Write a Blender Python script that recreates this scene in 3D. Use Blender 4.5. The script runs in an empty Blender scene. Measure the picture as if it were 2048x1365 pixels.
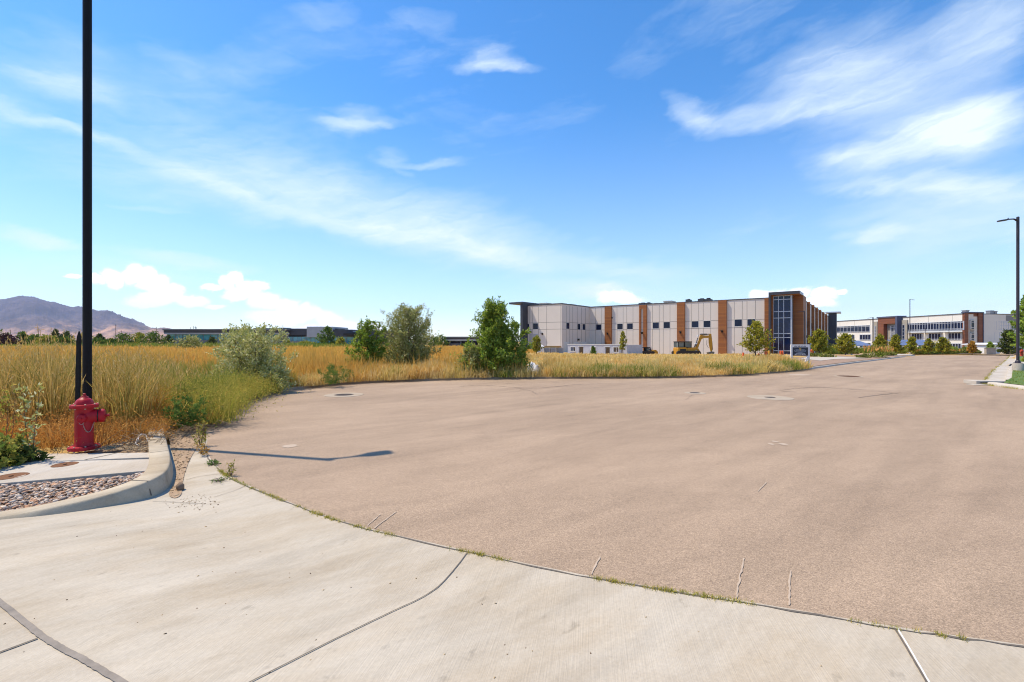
import bpy, bmesh, math, random
import numpy as np
from mathutils import Vector, Matrix, noise as mnoise

R = math.radians
FPX, CX, CY, EYE = 910.0, 1024.0, 682.5, 1.5
scene = bpy.context.scene
SKY_SAT, SKY_VAL, SKY_HUE = 1.32, 1.45, .499
ASPH_A, ASPH_B = (.400, .293, .205), (.315, .228, .158)
PANEL = (.71, .655, .60)
HAZE = 3.6e-5
DENOISE = True
SUN_E, SUN_C, EXPO, SKY_S = 4.4, (1.0, .87, .67), .42, .130
COL = scene.collection
rng = np.random.default_rng(7)
random.seed(7)

# ------------------------------------------------------------------ terrain and survey helpers
def sstep(a, b, x):
    t = np.clip((np.asarray(x, float) - a) / (b - a), 0, 1)
    return t * t * (3 - 2 * t)

def T(x, y):
    """height of the open land: the lot falls away to the right, the field is nearly level"""
    x = np.asarray(x, float); y = np.asarray(y, float)
    w = sstep(-.1, .35, x / np.maximum(y, 1.0))
    right = np.interp(y, [0, 25, 60, 75, 150, 300, 13000], [0, 0, -.35, -.95, -2.2, -3, -25])
    left = np.interp(y, [0, 20, 100, 200, 13000], [0, 0, -.3, -.7, -12])
    return w * right + (1 - w) * left

def ray(px):
    return (px - CX) / FPX

def G(px, py, off=0.0):
    """point of the ground surface seen at a place of the survey photo"""
    y = (EYE - off) * FPX / (py - CY)
    for _ in range(12):
        y = (EYE - off - float(T(ray(px) * y, y))) * FPX / (py - CY)
    return (ray(px) * y, y)

def zpx(py, y):
    return EYE + (CY - py) / FPX * y

class Fr:
    """plan frame of a facade: u along it, v into the building"""
    def __init__(s, ox, oy, dx, dy):
        n = math.hypot(dx, dy); s.o = (ox, oy); s.d1 = (dx / n, dy / n); s.d2 = (-dy / n, dx / n)
        s.ang = math.atan2(dy, dx)
    def u(s, px, v=0.0):
        a = ray(px); od = s.o[0] * s.d2[0] + s.o[1] * s.d2[1]
        t = (v + od) / (a * s.d2[0] + s.d2[1])
        return (a * t - s.o[0]) * s.d1[0] + (t - s.o[1]) * s.d1[1]
    def v(s, px, u=0.0):
        a = ray(px); od = s.o[0] * s.d1[0] + s.o[1] * s.d1[1]
        t = (u + od) / (a * s.d1[0] + s.d1[1])
        return (a * t - s.o[0]) * s.d2[0] + (t - s.o[1]) * s.d2[1]
    def p(s, u, v=0.0):
        return (s.o[0] + u * s.d1[0] + v * s.d2[0], s.o[1] + u * s.d1[1] + v * s.d2[1])
    def z(s, u, v, py):
        return zpx(py, s.p(u, v)[1])

def inpoly(x, y, poly):
    x = np.asarray(x); y = np.asarray(y); ins = np.zeros(x.shape, bool)
    n = len(poly)
    for i in range(n):
        x0, y0 = poly[i]; x1, y1 = poly[(i + 1) % n]
        if y0 == y1: continue
        c = ((y0 > y) != (y1 > y)) & (x < (x1 - x0) * (y - y0) / (y1 - y0) + x0)
        ins ^= c
    return ins

def distpoly(x, y, poly, closed=True):
    d = np.full(np.shape(x), 1e9)
    n = len(poly)
    for i in range(n if closed else n - 1):
        x0, y0 = poly[i]; x1, y1 = poly[(i + 1) % n]
        dx, dy = x1 - x0, y1 - y0; L = dx * dx + dy * dy + 1e-12
        t = np.clip(((x - x0) * dx + (y - y0) * dy) / L, 0, 1)
        d = np.minimum(d, np.hypot(x - x0 - t * dx, y - y0 - t * dy))
    return d

def smooth_line(pts, k=6):
    """Catmull-Rom through the points (any dimension)"""
    P = [np.array(p, float) for p in pts]; out = []
    P = [2 * P[0] - P[1]] + P + [2 * P[-1] - P[-2]]
    for i in range(1, len(P) - 2):
        for j in range(k):
            t = j / k
            out.append(.5 * ((2 * P[i]) + (P[i + 1] - P[i - 1]) * t + (2 * P[i - 1] - 5 * P[i] + 4 * P[i + 1] - P[i + 2]) * t * t
                             + (3 * P[i] - P[i - 1] - 3 * P[i + 1] + P[i + 2]) * t ** 3))
    out.append(P[-2])
    return [tuple(p) for p in out]

# ------------------------------------------------------------------ objects
def tag(o, label=None, cat=None, group=None, kind=None):
    if label: o['label'] = label
    if cat: o['category'] = cat
    if group: o['group'] = group
    if kind: o['kind'] = kind
    return o

def empty(name, loc=(0, 0, 0), rz=0.0):
    o = bpy.data.objects.new(name, None); COL.objects.link(o)
    o.empty_display_size = .3; o.location = loc; o.rotation_euler = (0, 0, rz)
    return o

def link(name, me, mats, parent=None):
    o = bpy.data.objects.new(name, me); COL.objects.link(o)
    for m in (mats if isinstance(mats, (list, tuple)) else [mats]):
        me.materials.append(m)
    if parent: o.parent = parent
    return o

def copy_tree(o, parent=None):
    c = o.copy(); COL.objects.link(c)
    if parent: c.parent = parent
    for ch in list(o.children): copy_tree(ch, c)
    return c

class MB:
    """collects shapes and links them as one mesh object"""
    def __init__(s):
        s.v = []; s.f = []; s.m = []; s.sm = []
    def add(s, vs, fs, m=0, smooth=False):
        b = len(s.v); s.v += [tuple(map(float, p)) for p in vs]
        for f in fs:
            s.f.append([b + i for i in f]); s.m.append(m); s.sm.append(smooth)
        return s
    def box(s, x0, x1, y0, y1, z0, z1, m=0):
        if x0 > x1: x0, x1 = x1, x0
        if y0 > y1: y0, y1 = y1, y0
        if z0 > z1: z0, z1 = z1, z0
        v = [(x0, y0, z0), (x1, y0, z0), (x1, y1, z0), (x0, y1, z0), (x0, y0, z1), (x1, y0, z1), (x1, y1, z1), (x0, y1, z1)]
        return s.add(v, [(0, 3, 2, 1), (4, 5, 6, 7), (0, 1, 5, 4), (1, 2, 6, 5), (2, 3, 7, 6), (3, 0, 4, 7)], m)
    def rbox(s, x0, x1, y0, y1, z0, z1, b, m=0):
        """box with bevelled vertical and top edges"""
        def ring(i, z):
            return [(x0 + i + b, y0 + i, z), (x1 - i - b, y0 + i, z), (x1 - i, y0 + i + b, z), (x1 - i, y1 - i - b, z),
                    (x1 - i - b, y1 - i, z), (x0 + i + b, y1 - i, z), (x0 + i, y1 - i - b, z), (x0 + i, y0 + i + b, z)]
        v = ring(0, z0) + ring(0, z1 - b) + ring(b * .9, z1)
        f = [tuple(range(7, -1, -1)), tuple(range(16, 24))]
        for k in range(2):
            for i in range(8):
                j = (i + 1) % 8; f.append((k * 8 + i, k * 8 + j, k * 8 + 8 + j, k * 8 + 8 + i))
        return s.add(v, f, m)
    def prism(s, poly, z0, z1, m=0):
        if sum(poly[i - 1][0] * poly[i][1] - poly[i][0] * poly[i - 1][1] for i in range(len(poly))) < 0: poly = list(poly)[::-1]
        n = len(poly); v = [(p[0], p[1], z0) for p in poly] + [(p[0], p[1], z1) for p in poly]
        return s.add(v, [tuple(range(n - 1, -1, -1)), tuple(range(n, 2 * n))] + [(i, (i + 1) % n, n + (i + 1) % n, n + i) for i in range(n)], m)
    def sideprism(s, poly, y0, y1, m=0):
        """outline in x,z pushed along y"""
        if sum(poly[i - 1][0] * poly[i][1] - poly[i][0] * poly[i - 1][1] for i in range(len(poly))) < 0: poly = list(poly)[::-1]
        n = len(poly); v = [(p[0], y0, p[1]) for p in poly] + [(p[0], y1, p[1]) for p in poly]
        return s.add(v, [tuple(range(n)), tuple(range(2 * n - 1, n - 1, -1))] + [(i, n + i, n + (i + 1) % n, (i + 1) % n) for i in range(n)], m)
    def tube(s, pts, rad, n=8, m=0, cap=True, smooth=True):
        P = [Vector(p) for p in pts]; k = len(P)
        if not hasattr(rad, '__len__'): rad = [rad] * k
        v = []; a = None
        for i in range(k):
            d = (P[min(i + 1, k - 1)] - P[max(i - 1, 0)]).normalized()
            if a is None: a = d.orthogonal().normalized()
            a = (a - d * a.dot(d)).normalized(); b = d.cross(a)
            for j in range(n):
                t = 2 * math.pi * j / n
                v.append(P[i] + (a * math.cos(t) + b * math.sin(t)) * rad[i])
        f = [(i * n + j, i * n + (j + 1) % n, (i + 1) * n + (j + 1) % n, (i + 1) * n + j) for i in range(k - 1) for j in range(n)]
        s.add(v, f, m, smooth)
        if cap:
            b = len(s.v) - len(v)
            s.f.append([b + j for j in range(n - 1, -1, -1)]); s.m.append(m); s.sm.append(False)
            s.f.append([b + (k - 1) * n + j for j in range(n)]); s.m.append(m); s.sm.append(False)
        return s
    def lathe(s, prof, n=24, cx=0, cy=0, m=0, smooth=True, wob=None, axis=None, o=(0, 0, 0)):
        """profile (r, h) round the vertical, or round AXIS from O"""
        if axis is None:
            A, B, C, O = Vector((1, 0, 0)), Vector((0, 1, 0)), Vector((0, 0, 1)), Vector((cx, cy, 0))
        else:
            C = Vector(axis).normalized(); A = C.orthogonal().normalized(); B = C.cross(A); O = Vector(o)
        v = []
        for r, h in prof:
            for j in range(n):
                t = 2 * math.pi * j / n; q = r * (wob(t, h) if wob else 1)
                v.append(O + A * (q * math.cos(t)) + B * (q * math.sin(t)) + C * h)
        k = len(prof)
        f = [(i * n + j, i * n + (j + 1) % n, (i + 1) * n + (j + 1) % n, (i + 1) * n + j) for i in range(k - 1) for j in range(n)]
        f += [tuple(range(n - 1, -1, -1)), tuple((k - 1) * n + j for j in range(n))]
        return s.add(v, f, m, smooth)
    def build(s, name, mats, parent=None, bevel=0.0):
        me = bpy.data.meshes.new(name); me.from_pydata(s.v, [], s.f)
        me.polygons.foreach_set('material_index', s.m); me.polygons.foreach_set('use_smooth', s.sm)
        me.update()
        if bevel:
            bm = bmesh.new(); bm.from_mesh(me)
            es = [e for e in bm.edges if len(e.link_faces) == 2 and e.calc_face_angle(0) > .6]
            bmesh.ops.bevel(bm, geom=es, offset=bevel, segments=2, affect='EDGES', profile=.5)
            bm.to_mesh(me); bm.free()
        o = link(name, me, mats, parent)
        if any(s.sm):
            me.set_sharp_from_angle(angle=R(40))
        return o

def npmesh(name, verts, sizes, idx, mats, parent=None, smooth=False):
    """big mesh from arrays: SIZES is the corner count of every face, IDX all corners in order"""
    me = bpy.data.meshes.new(name)
    me.vertices.add(len(verts)); me.vertices.foreach_set('co', np.ascontiguousarray(verts, np.float32).ravel())
    me.loops.add(len(idx)); me.loops.foreach_set('vertex_index', np.ascontiguousarray(idx, np.int32))
    me.polygons.add(len(sizes))
    st = np.concatenate([[0], np.cumsum(sizes)[:-1]])
    me.polygons.foreach_set('loop_start', st.astype(np.int32))
    if smooth: me.polygons.foreach_set('use_smooth', np.ones(len(sizes), bool))
    me.update(calc_edges=True); me.validate()
    return link(name, me, mats, parent)

def grid_mesh(name, X, Y, Z, mat, parent=None, smooth=True):
    ny, nx = X.shape
    v = np.stack([X, Y, Z], -1).reshape(-1, 3)
    a = (np.arange(ny - 1)[:, None] * nx + np.arange(nx - 1)[None]).ravel()
    q = np.stack([a, a + 1, a + nx + 1, a + nx], -1)
    return npmesh(name, v, np.full(len(q), 4), q.ravel(), mat, parent, smooth)

def tri_fill(name, poly, zf, mat, cell=0.0):
    """flat polygon, cut into cells so that it can follow the land"""
    bm = bmesh.new()
    vs = [bm.verts.new((p[0], p[1], 0)) for p in poly]
    bm.faces.new(vs)
    if cell:
        xs = [p[0] for p in poly]; ys = [p[1] for p in poly]
        for ax, lo, hi in ((0, min(xs), max(xs)), (1, min(ys), max(ys))):
            c = lo + cell
            while c < hi:
                co = (c, 0, 0) if ax == 0 else (0, c, 0); no = (1, 0, 0) if ax == 0 else (0, 1, 0)
                bmesh.ops.bisect_plane(bm, geom=bm.verts[:] + bm.edges[:] + bm.faces[:], plane_co=co, plane_no=no)
                c += cell
    bmesh.ops.triangulate(bm, faces=bm.faces[:])
    for v in bm.verts: v.co.z = zf(v.co.x, v.co.y)
    bmesh.ops.recalc_face_normals(bm, faces=bm.faces[:])
    for f in bm.faces:
        if f.normal.z < 0: f.normal_flip()
    me = bpy.data.meshes.new(name); bm.to_mesh(me); bm.free()
    return link(name, me, mat)

def ribbon(pts, w, zf, lift, jit=0.0):
    """narrow strip that lies on a surface"""
    v = []; n = len(pts)
    for i in range(n):
        x, y = pts[i][:2]; x0, y0 = pts[max(i - 1, 0)][:2]; x1, y1 = pts[min(i + 1, n - 1)][:2]
        dx, dy = x1 - x0, y1 - y0; L = math.hypot(dx, dy) + 1e-9
        ww = w * (1 + jit * random.uniform(-1, 1)) * .5; ox = random.uniform(-1, 1) * jit * w
        for s in (1, -1):
            px, py = x - dy / L * (ww * s + ox), y + dx / L * (ww * s + ox)
            v.append((px, py, zf(px, py) + lift))
    return v, [(2 * i, 2 * i + 1, 2 * i + 3, 2 * i + 2) for i in range(n - 1)]

# ------------------------------------------------------------------ materials
def nt_new(name):
    m = bpy.data.materials.new(name); m.use_nodes = True
    t = m.node_tree; t.nodes.clear()
    return m, t

def nd(t, typ, **kw):
    n = t.nodes.new(typ)
    for k, v in kw.items():
        if k.startswith('_'): setattr(n, k[1:], v)
        else:
            key = int(k[1:]) if k[0] == 'i' and k[1:].isdigit() else k.replace('__', ' ')
            n.inputs[key].default_value = v
    return n

def lk(t, a, ao, b, bi):
    t.links.new(a.outputs[ao], b.inputs[bi])

def ramp(t, stops):
    n = t.nodes.new('ShaderNodeValToRGB'); e = n.color_ramp.elements
    while len(e) < len(stops): e.new(.5)
    for el, (p, c) in zip(e, stops):
        el.position = p; el.color = (c, c, c, 1) if not hasattr(c, '__len__') else (*c[:3], 1)
    return n

def rgba(c): return (c[0], c[1], c[2], 1)

def pmat(name, base, alt=None, scale=2.0, rough=.7, metal=0.0, bump=0.0, bscale=60.0, spec=.3, detail=5, stretch=(1, 1, 1), coat=0.0, fine=0.0):
    """painted or mineral surface with noise mottling between two tones and a fine bump"""
    m, t = nt_new(name)
    out = nd(t, 'ShaderNodeOutputMaterial'); b = nd(t, 'ShaderNodeBsdfPrincipled', Roughness=rough, Metallic=metal)
    b.inputs['Specular IOR Level'].default_value = spec; b.inputs['Coat Weight'].default_value = coat
    lk(t, b, 0, out, 0)
    alt = alt or tuple(c * .8 for c in base)
    tc = nd(t, 'ShaderNodeTexCoord'); mp = nd(t, 'ShaderNodeMapping', Scale=stretch); lk(t, tc, 'Object', mp, 0)
    n1 = nd(t, 'ShaderNodeTexNoise', Scale=scale, Detail=detail, Roughness=.6); lk(t, mp, 0, n1, 'Vector')
    r1 = ramp(t, [(.3, base), (.7, alt)]); lk(t, n1, 'Fac', r1, 0)
    last = r1
    n2 = nd(t, 'ShaderNodeTexNoise', Scale=bscale, Detail=2); lk(t, mp, 0, n2, 'Vector')
    if fine:
        r2 = ramp(t, [(.25, 1 - fine), (.75, 1 + 0 * fine)]); lk(t, n2, 'Fac', r2, 0)
        mx = nd(t, 'ShaderNodeMix', _data_type='RGBA', _blend_type='MULTIPLY', Factor=1.0)
        t.links.new(r1.outputs[0], mx.inputs[6]); t.links.new(r2.outputs[0], mx.inputs[7]); 
        t.links.new(mx.outputs[2], b.inputs['Base Color'])
    else:
        lk(t, r1, 0, b, 'Base Color')
    if bump:
        bp = nd(t, 'ShaderNodeBump', Strength=bump, Distance=.01); lk(t, n2, 'Fac', bp, 'Height'); lk(t, bp, 0, b, 'Normal')
    return m

def leafmat(name, cols, trans=.35, patch=None, pscale=.25, gloss=0.0, tuft=0.0):
    """leaves or blades: every leaf its own tone from COLS; PATCH tones take over in noise patches"""
    m, t = nt_new(name)
    out = nd(t, 'ShaderNodeOutputMaterial'); g = nd(t, 'ShaderNodeNewGeometry')
    def rp(cs):
        r = ramp(t, [(i / (len(cs) - 1), c) for i, c in enumerate(cs)]); 
        if tuft:
            at = nd(t, 'ShaderNodeAttribute', _attribute_name='tone'); m1 = nd(t, 'ShaderNodeMath', _operation='MULTIPLY', i1=tuft); lk(t, at, 'Fac', m1, 0)
            m2 = nd(t, 'ShaderNodeMath', _operation='MULTIPLY_ADD', i1=1 - tuft); lk(t, g, 'Random Per Island', m2, 0); lk(t, m1, 0, m2, 2); lk(t, m2, 0, r, 0)
        else: lk(t, g, 'Random Per Island', r, 0)
        return r
    r = rp(cols); src = r.outputs[0]
    if patch:
        r2 = rp(patch); n = nd(t, 'ShaderNodeTexNoise', Scale=pscale, Detail=4, Roughness=.6)
        lk(t, g, 'Position', n, 'Vector'); rr = ramp(t, [(.46, 0), (.6, 1)]); lk(t, n, 'Fac', rr, 0)
        mx = nd(t, 'ShaderNodeMix', _data_type='RGBA'); lk(t, rr, 0, mx, 0)
        t.links.new(r.outputs[0], mx.inputs[6]); t.links.new(r2.outputs[0], mx.inputs[7]); src = mx.outputs[2]
    d = nd(t, 'ShaderNodeBsdfDiffuse'); tr = nd(t, 'ShaderNodeBsdfTranslucent'); ms = nd(t, 'ShaderNodeMixShader', Fac=trans)
    t.links.new(src, d.inputs[0]); t.links.new(src, tr.inputs[0]); lk(t, d, 0, ms, 1); lk(t, tr, 0, ms, 2)
    if gloss:
        gl = nd(t, 'ShaderNodeBsdfGlossy', Roughness=.35); ms2 = nd(t, 'ShaderNodeMixShader', Fac=gloss)
        lk(t, ms, 0, ms2, 1); lk(t, gl, 0, ms2, 2); ms = ms2
    lk(t, ms, 0, out, 0)
    return m

def islandmat(name, cols, rough=.9):
    """loose stones: every stone its own tone"""
    m, t = nt_new(name)
    out = nd(t, 'ShaderNodeOutputMaterial'); b = nd(t, 'ShaderNodeBsdfPrincipled', Roughness=rough); lk(t, b, 0, out, 0)
    g = nd(t, 'ShaderNodeNewGeometry'); r = ramp(t, [(i / (len(cols) - 1), c) for i, c in enumerate(cols)]); r.color_ramp.interpolation = 'CONSTANT'
    lk(t, g, 'Random Per Island', r, 0)
    n = nd(t, 'ShaderNodeTexNoise', Scale=40.0, Detail=4); lk(t, g, 'Position', n, 'Vector'); r2 = ramp(t, [(.3, .7), (.7, 1.1)]); lk(t, n, 'Fac', r2, 0)
    mx = nd(t, 'ShaderNodeMix', _data_type='RGBA', _blend_type='MULTIPLY', Factor=1.0)
    t.links.new(r.outputs[0], mx.inputs[6]); t.links.new(r2.outputs[0], mx.inputs[7]); t.links.new(mx.outputs[2], b.inputs[0])
    return m

def glassmat(name, c=(.015, .022, .045), rough=.04, spec=.6, var=None):
    """window glass seen by day: dark room behind a glossy pane"""
    m, t = nt_new(name)
    out = nd(t, 'ShaderNodeOutputMaterial'); b = nd(t, 'ShaderNodeBsdfPrincipled', Roughness=rough); lk(t, b, 0, out, 0)
    b.inputs['Specular IOR Level'].default_value = spec
    tc = nd(t, 'ShaderNodeTexCoord'); n = nd(t, 'ShaderNodeTexNoise', Scale=.6, Detail=3); lk(t, tc, 'Object', n, 'Vector')
    r = ramp(t, [(.3, c), (.7, var or tuple(x * 2.0 for x in c))]); lk(t, n, 'Fac', r, 0); lk(t, r, 0, b, 'Base Color')
    n2 = nd(t, 'ShaderNodeTexNoise', Scale=1.3, Detail=1); lk(t, tc, 'Object', n2, 'Vector')
    bp = nd(t, 'ShaderNodeBump', Strength=.05, Distance=.02); lk(t, n2, 'Fac', bp, 'Height'); lk(t, bp, 0, b, 'Normal')
    return m

def plankmat(name, a, b2, step=.2):
    """horizontal boards with dark gaps and grain"""
    m, t = nt_new(name)
    out = nd(t, 'ShaderNodeOutputMaterial'); b = nd(t, 'ShaderNodeBsdfPrincipled', Roughness=.6); lk(t, b, 0, out, 0)
    tc = nd(t, 'ShaderNodeTexCoord'); sx = nd(t, 'ShaderNodeSeparateXYZ'); lk(t, tc, 'Object', sx, 0)
    dv = nd(t, 'ShaderNodeMath', _operation='DIVIDE', i1=step); lk(t, sx, 2, dv, 0)
    fr = nd(t, 'ShaderNodeMath', _operation='FRACT'); lk(t, dv, 0, fr, 0)
    fl = nd(t, 'ShaderNodeMath', _operation='FLOOR'); lk(t, dv, 0, fl, 0)
    wn = nd(t, 'ShaderNodeTexWhiteNoise', _noise_dimensions='1D'); lk(t, fl, 0, wn, 'W')
    mp = nd(t, 'ShaderNodeMapping', Scale=(.5, .5, 14)); lk(t, tc, 'Object', mp, 0)
    n = nd(t, 'ShaderNodeTexNoise', Scale=2.0, Detail=5); lk(t, mp, 0, n, 'Vector')
    ad = nd(t, 'ShaderNodeMath', _operation='ADD'); lk(t, n, 'Fac', ad, 0); lk(t, wn, 0, ad, 1)
    ml = nd(t, 'ShaderNodeMath', _operation='MULTIPLY', i1=.5); lk(t, ad, 0, ml, 0)
    r = ramp(t, [(.25, a), (.75, b2)]); lk(t, ml, 0, r, 0)
    gp = ramp(t, [(0, .45), (.05, 1), (.95, 1), (1, .45)]); lk(t, fr, 0, gp, 0)
    mx = nd(t, 'ShaderNodeMix', _data_type='RGBA', _blend_type='MULTIPLY', Factor=1.0)
    t.links.new(r.outputs[0], mx.inputs[6]); t.links.new(gp.outputs[0], mx.inputs[7]); t.links.new(mx.outputs[2], b.inputs[0])
    return m

# ------------------------------------------------------------------ camera, sun, sky
cam = bpy.data.objects.new('camera', bpy.data.cameras.new('camera')); COL.objects.link(cam)
cam.location = (0, 0, EYE); cam.rotation_euler = (R(90), 0, 0)
cam.data.sensor_width = 36; cam.data.lens = 36 * FPX / 2048; cam.data.clip_start = .05; cam.data.clip_end = 40000
scene.camera = cam
SUN = Vector((-.97 * math.cos(R(60)), .246 * math.cos(R(60)), math.sin(R(60)))).normalized()
sl = bpy.data.lights.new('sun', 'SUN'); sl.energy = SUN_E; sl.angle = R(.5); sl.color = SUN_C
so = bpy.data.objects.new('sun', sl); COL.objects.link(so); so.rotation_euler = (-SUN).to_track_quat('-Z', 'Y').to_euler()
so.location = (-20, 5, 40)
vs = scene.view_settings; vs.view_transform = 'Standard'; vs.look = 'None'; vs.exposure = EXPO; vs.gamma = 1.0
scene.cycles.use_denoising = DENOISE
scene.cycles.pixel_filter_type = 'BLACKMAN_HARRIS'; scene.cycles.filter_width = 1.1
scene.cycles.max_bounces = 8; scene.cycles.diffuse_bounces = 3; scene.cycles.glossy_bounces = 3; scene.cycles.transmission_bounces = 4
scene.cycles.volume_bounces = 1; scene.cycles.transparent_max_bounces = 8

world = bpy.data.worlds.new('World'); scene.world = world; world.use_nodes = True
t = world.node_tree; t.nodes.clear()
wo = nd(t, 'ShaderNodeOutputWorld'); bg = nd(t, 'ShaderNodeBackground', Strength=SKY_S); lk(t, bg, 0, wo, 0)
sky = nd(t, 'ShaderNodeTexSky', _sky_type='NISHITA'); sky.sun_disc = False
sky.sun_elevation = R(60); sky.sun_rotation = math.atan2(SUN.x, SUN.y); sky.altitude = 1400; sky.air_density = 1.0; sky.dust_density = .6; sky.ozone_density = 2.2
hs = nd(t, 'ShaderNodeHueSaturation', Saturation=SKY_SAT, Value=SKY_VAL, Hue=SKY_HUE); lk(t, sky, 0, hs, 'Color')
tc = nd(t, 'ShaderNodeTexCoord'); sp = nd(t, 'ShaderNodeSeparateXYZ'); lk(t, tc, 'Generated', sp, 0)
az = nd(t, 'ShaderNodeMath', _operation='ARCTAN2'); lk(t, sp, 0, az, 0); lk(t, sp, 1, az, 1)
el = nd(t, 'ShaderNodeMath', _operation='ARCSINE'); lk(t, sp, 2, el, 0)
ae = nd(t, 'ShaderNodeCombineXYZ'); lk(t, az, 0, ae, 0); lk(t, el, 0, ae, 1)

def dirpx(px, py):
    a = ray(px); e = (CY - py) / FPX
    return math.atan(a), math.atan(e / math.sqrt(1 + a * a))

def wnoise(vec, scale, detail, mapscale, rot, rough=.6, dist=0.0):
    mp = nd(t, 'ShaderNodeMapping', _vector_type='TEXTURE', Scale=tuple(1 / q for q in mapscale)); mp.inputs['Rotation'].default_value = (0, 0, rot); lk(t, vec, 0, mp, 0)
    n = nd(t, 'ShaderNodeTexNoise', Scale=scale, Detail=detail, Roughness=rough, Distortion=dist); lk(t, mp, 0, n, 'Vector')
    return n

def mth(op, a, b=None, c=None):
    n = nd(t, 'ShaderNodeMath', _operation=op)
    for i, x in enumerate((a, b, c)):
        if x is None: continue
        if isinstance(x, (int, float)): n.inputs[i].default_value = x
        else: lk(t, x[0] if isinstance(x, tuple) else x, x[1] if isinstance(x, tuple) else 0, n, i)
    return n

def warp(amount, scale, mapscale, detail=4, rot=0.0):
    n = wnoise(ae, scale, detail, mapscale, rot)
    s = nd(t, 'ShaderNodeVectorMath', _operation='SUBTRACT'); lk(t, n, 'Color', s, 0); s.inputs[1].default_value = (.5, .5, .5)
    m = nd(t, 'ShaderNodeVectorMath', _operation='MULTIPLY'); lk(t, s, 0, m, 0); m.inputs[1].default_value = (amount[0], amount[1], 0)
    a = nd(t, 'ShaderNodeVectorMath', _operation='ADD'); lk(t, ae, 0, a, 0); lk(t, m, 0, a, 1)
    return a

def blob(vec, px0, py0, px1, py1, th, gain, soft=1.0):
    """soft streak between two directions of the sky, TH = half thickness in survey pixels"""
    a0, e0 = dirpx(px0, py0); a1, e1 = dirpx(px1, py1); ca, ce = (a0 + a1) / 2, (e0 + e1) / 2
    hl = math.hypot(a1 - a0, e1 - e0) / 2 + 1e-4; ang = math.atan2(e1 - e0, a1 - a0)
    mp = nd(t, 'ShaderNodeMapping', _vector_type='TEXTURE', Location=(ca, ce, 0), Rotation=(0, 0, ang), Scale=(hl, th / FPX * math.cos(ca), 1)); lk(t, vec, 0, mp, 0)
    ln = nd(t, 'ShaderNodeVectorMath', _operation='LENGTH'); lk(t, mp, 0, ln, 0)
    mr = nd(t, 'ShaderNodeMapRange', _interpolation_type='SMOOTHERSTEP', i1=1.0 - soft, i2=1.0, i3=gain, i4=0.0); lk(t, ln, 'Value', mr, 0)
    return mr

cw0 = warp((.15, .07), 3.2, (1, 2.6, 1), 4)
wn = wnoise(ae, 13.0, 7, (1, 2.2, 1), R(10)); ws = nd(t, 'ShaderNodeVectorMath', _operation='SUBTRACT'); lk(t, wn, 'Color', ws, 0); ws.inputs[1].default_value = (.5, .5, .5)
wm = nd(t, 'ShaderNodeVectorMath', _operation='MULTIPLY'); lk(t, ws, 0, wm, 0); wm.inputs[1].default_value = (.085, .030, 0); cw = nd(t, 'ShaderNodeVectorMath', _operation='ADD'); lk(t, cw0, 0, cw, 0); lk(t, wm, 0, cw, 1)
streaks = [
 # the long arc that sinks to the right
 (-160, 150, 340, 312, 22, .42), (160, 255, 620, 445, 34, .28), (430, 378, 960, 507, 40, .30), (760, 442, 1180, 552, 42, .46), (980, 500, 1500, 560, 34, .26),
 (-100, 225, 850, 405, 130, .34), (250, 300, 1150, 470, 110, .34), (500, 390, 1350, 540, 90, .28), (-100, 120, 700, 200, 150, .14),
 # small wisps
 (860, 136, 1130, 134, 18, .42), (910, 120, 1080, 128, 30, .34), (560, 242, 870, 232, 18, .32), (630, 222, 800, 230, 34, .24), (610, 252, 790, 254, 26, .2), (715, 303, 840, 313, 30, .26), (770, 321, 940, 308, 12, .34), (790, 326, 845, 350, 12, .16), (740, 40, 960, 52, 34, .16), (500, -10, 760, 30, 40, .10),
 (270, 100, 430, 132, 30, .13), (-60, 130, 280, 190, 38, .32), (-80, 60, 300, 130, 80, .16),
 # left horizon streaks
 (-120, 458, 220, 510, 30, .62), (100, 490, 600, 552, 22, .45), (180, 402, 420, 436, 12, .2), (-100, 520, 500, 560, 40, .3),
 # right: big wings
 (1290, 185, 1500, 258, 44, .46), (1360, 238, 1760, 208, 40, .52), (1480, 185, 1900, 130, 90, .34), (1780, 60, 2150, 40, 130, .38), (1500, 150, 2150, 110, 150, .34),
 (1560, 332, 1860, 300, 44, .52), (1650, 310, 2150, 220, 80, .66), (1780, 270, 2200, 230, 100, .45), (1540, 365, 2200, 355, 32, .52), (1790, 385, 2200, 400, 40, .5), (1660, 470, 1920, 468, 22, .4),
 (1150, 100, 1400, 130, 60, .12), (1600, 420, 2200, 470, 100, .3), (1500, 240, 2200, 330, 160, .18),
 # low bands
 (960, 560, 1420, 600, 34, .38), (1120, 585, 1300, 588, 24, .5), (1000, 530, 1700, 620, 60, .18), (1880, 420, 2300, 520, 60, .3)]
acc = None
for s in streaks:
    b = blob(cw, *s)
    acc = b if acc is None else mth('ADD', acc, b)
na = wnoise(cw, 3.0, 9, (1.5, 12, 1), R(13), .66, .7); nb = wnoise(cw, 8.0, 7, (.9, 6, 1), R(-10), .62, .5)
nz = mth('ADD', mth('MULTIPLY', (na, 0), 1.15), mth('MULTIPLY', (nb, 0), .55)); nz = mth('SUBTRACT', nz, .32); nz = mth('MAXIMUM', nz, 0.0)
big = wnoise(ae, 2.2, 6, (1, 3, 1), R(12), .6, .5); wisp = nd(t, 'ShaderNodeMapRange', i1=.47, i2=.9, i3=0.0, i4=.40); lk(t, big, 0, wisp, 0)
acc = mth('ADD', acc, wisp)
cir = mth('SUBTRACT', mth('MULTIPLY', acc, mth('MULTIPLY_ADD', nz, 1.05, .42)), mth('MULTIPLY', mth('SUBTRACT', 1.0, nz), .10)); cir.use_clamp = True
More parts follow.
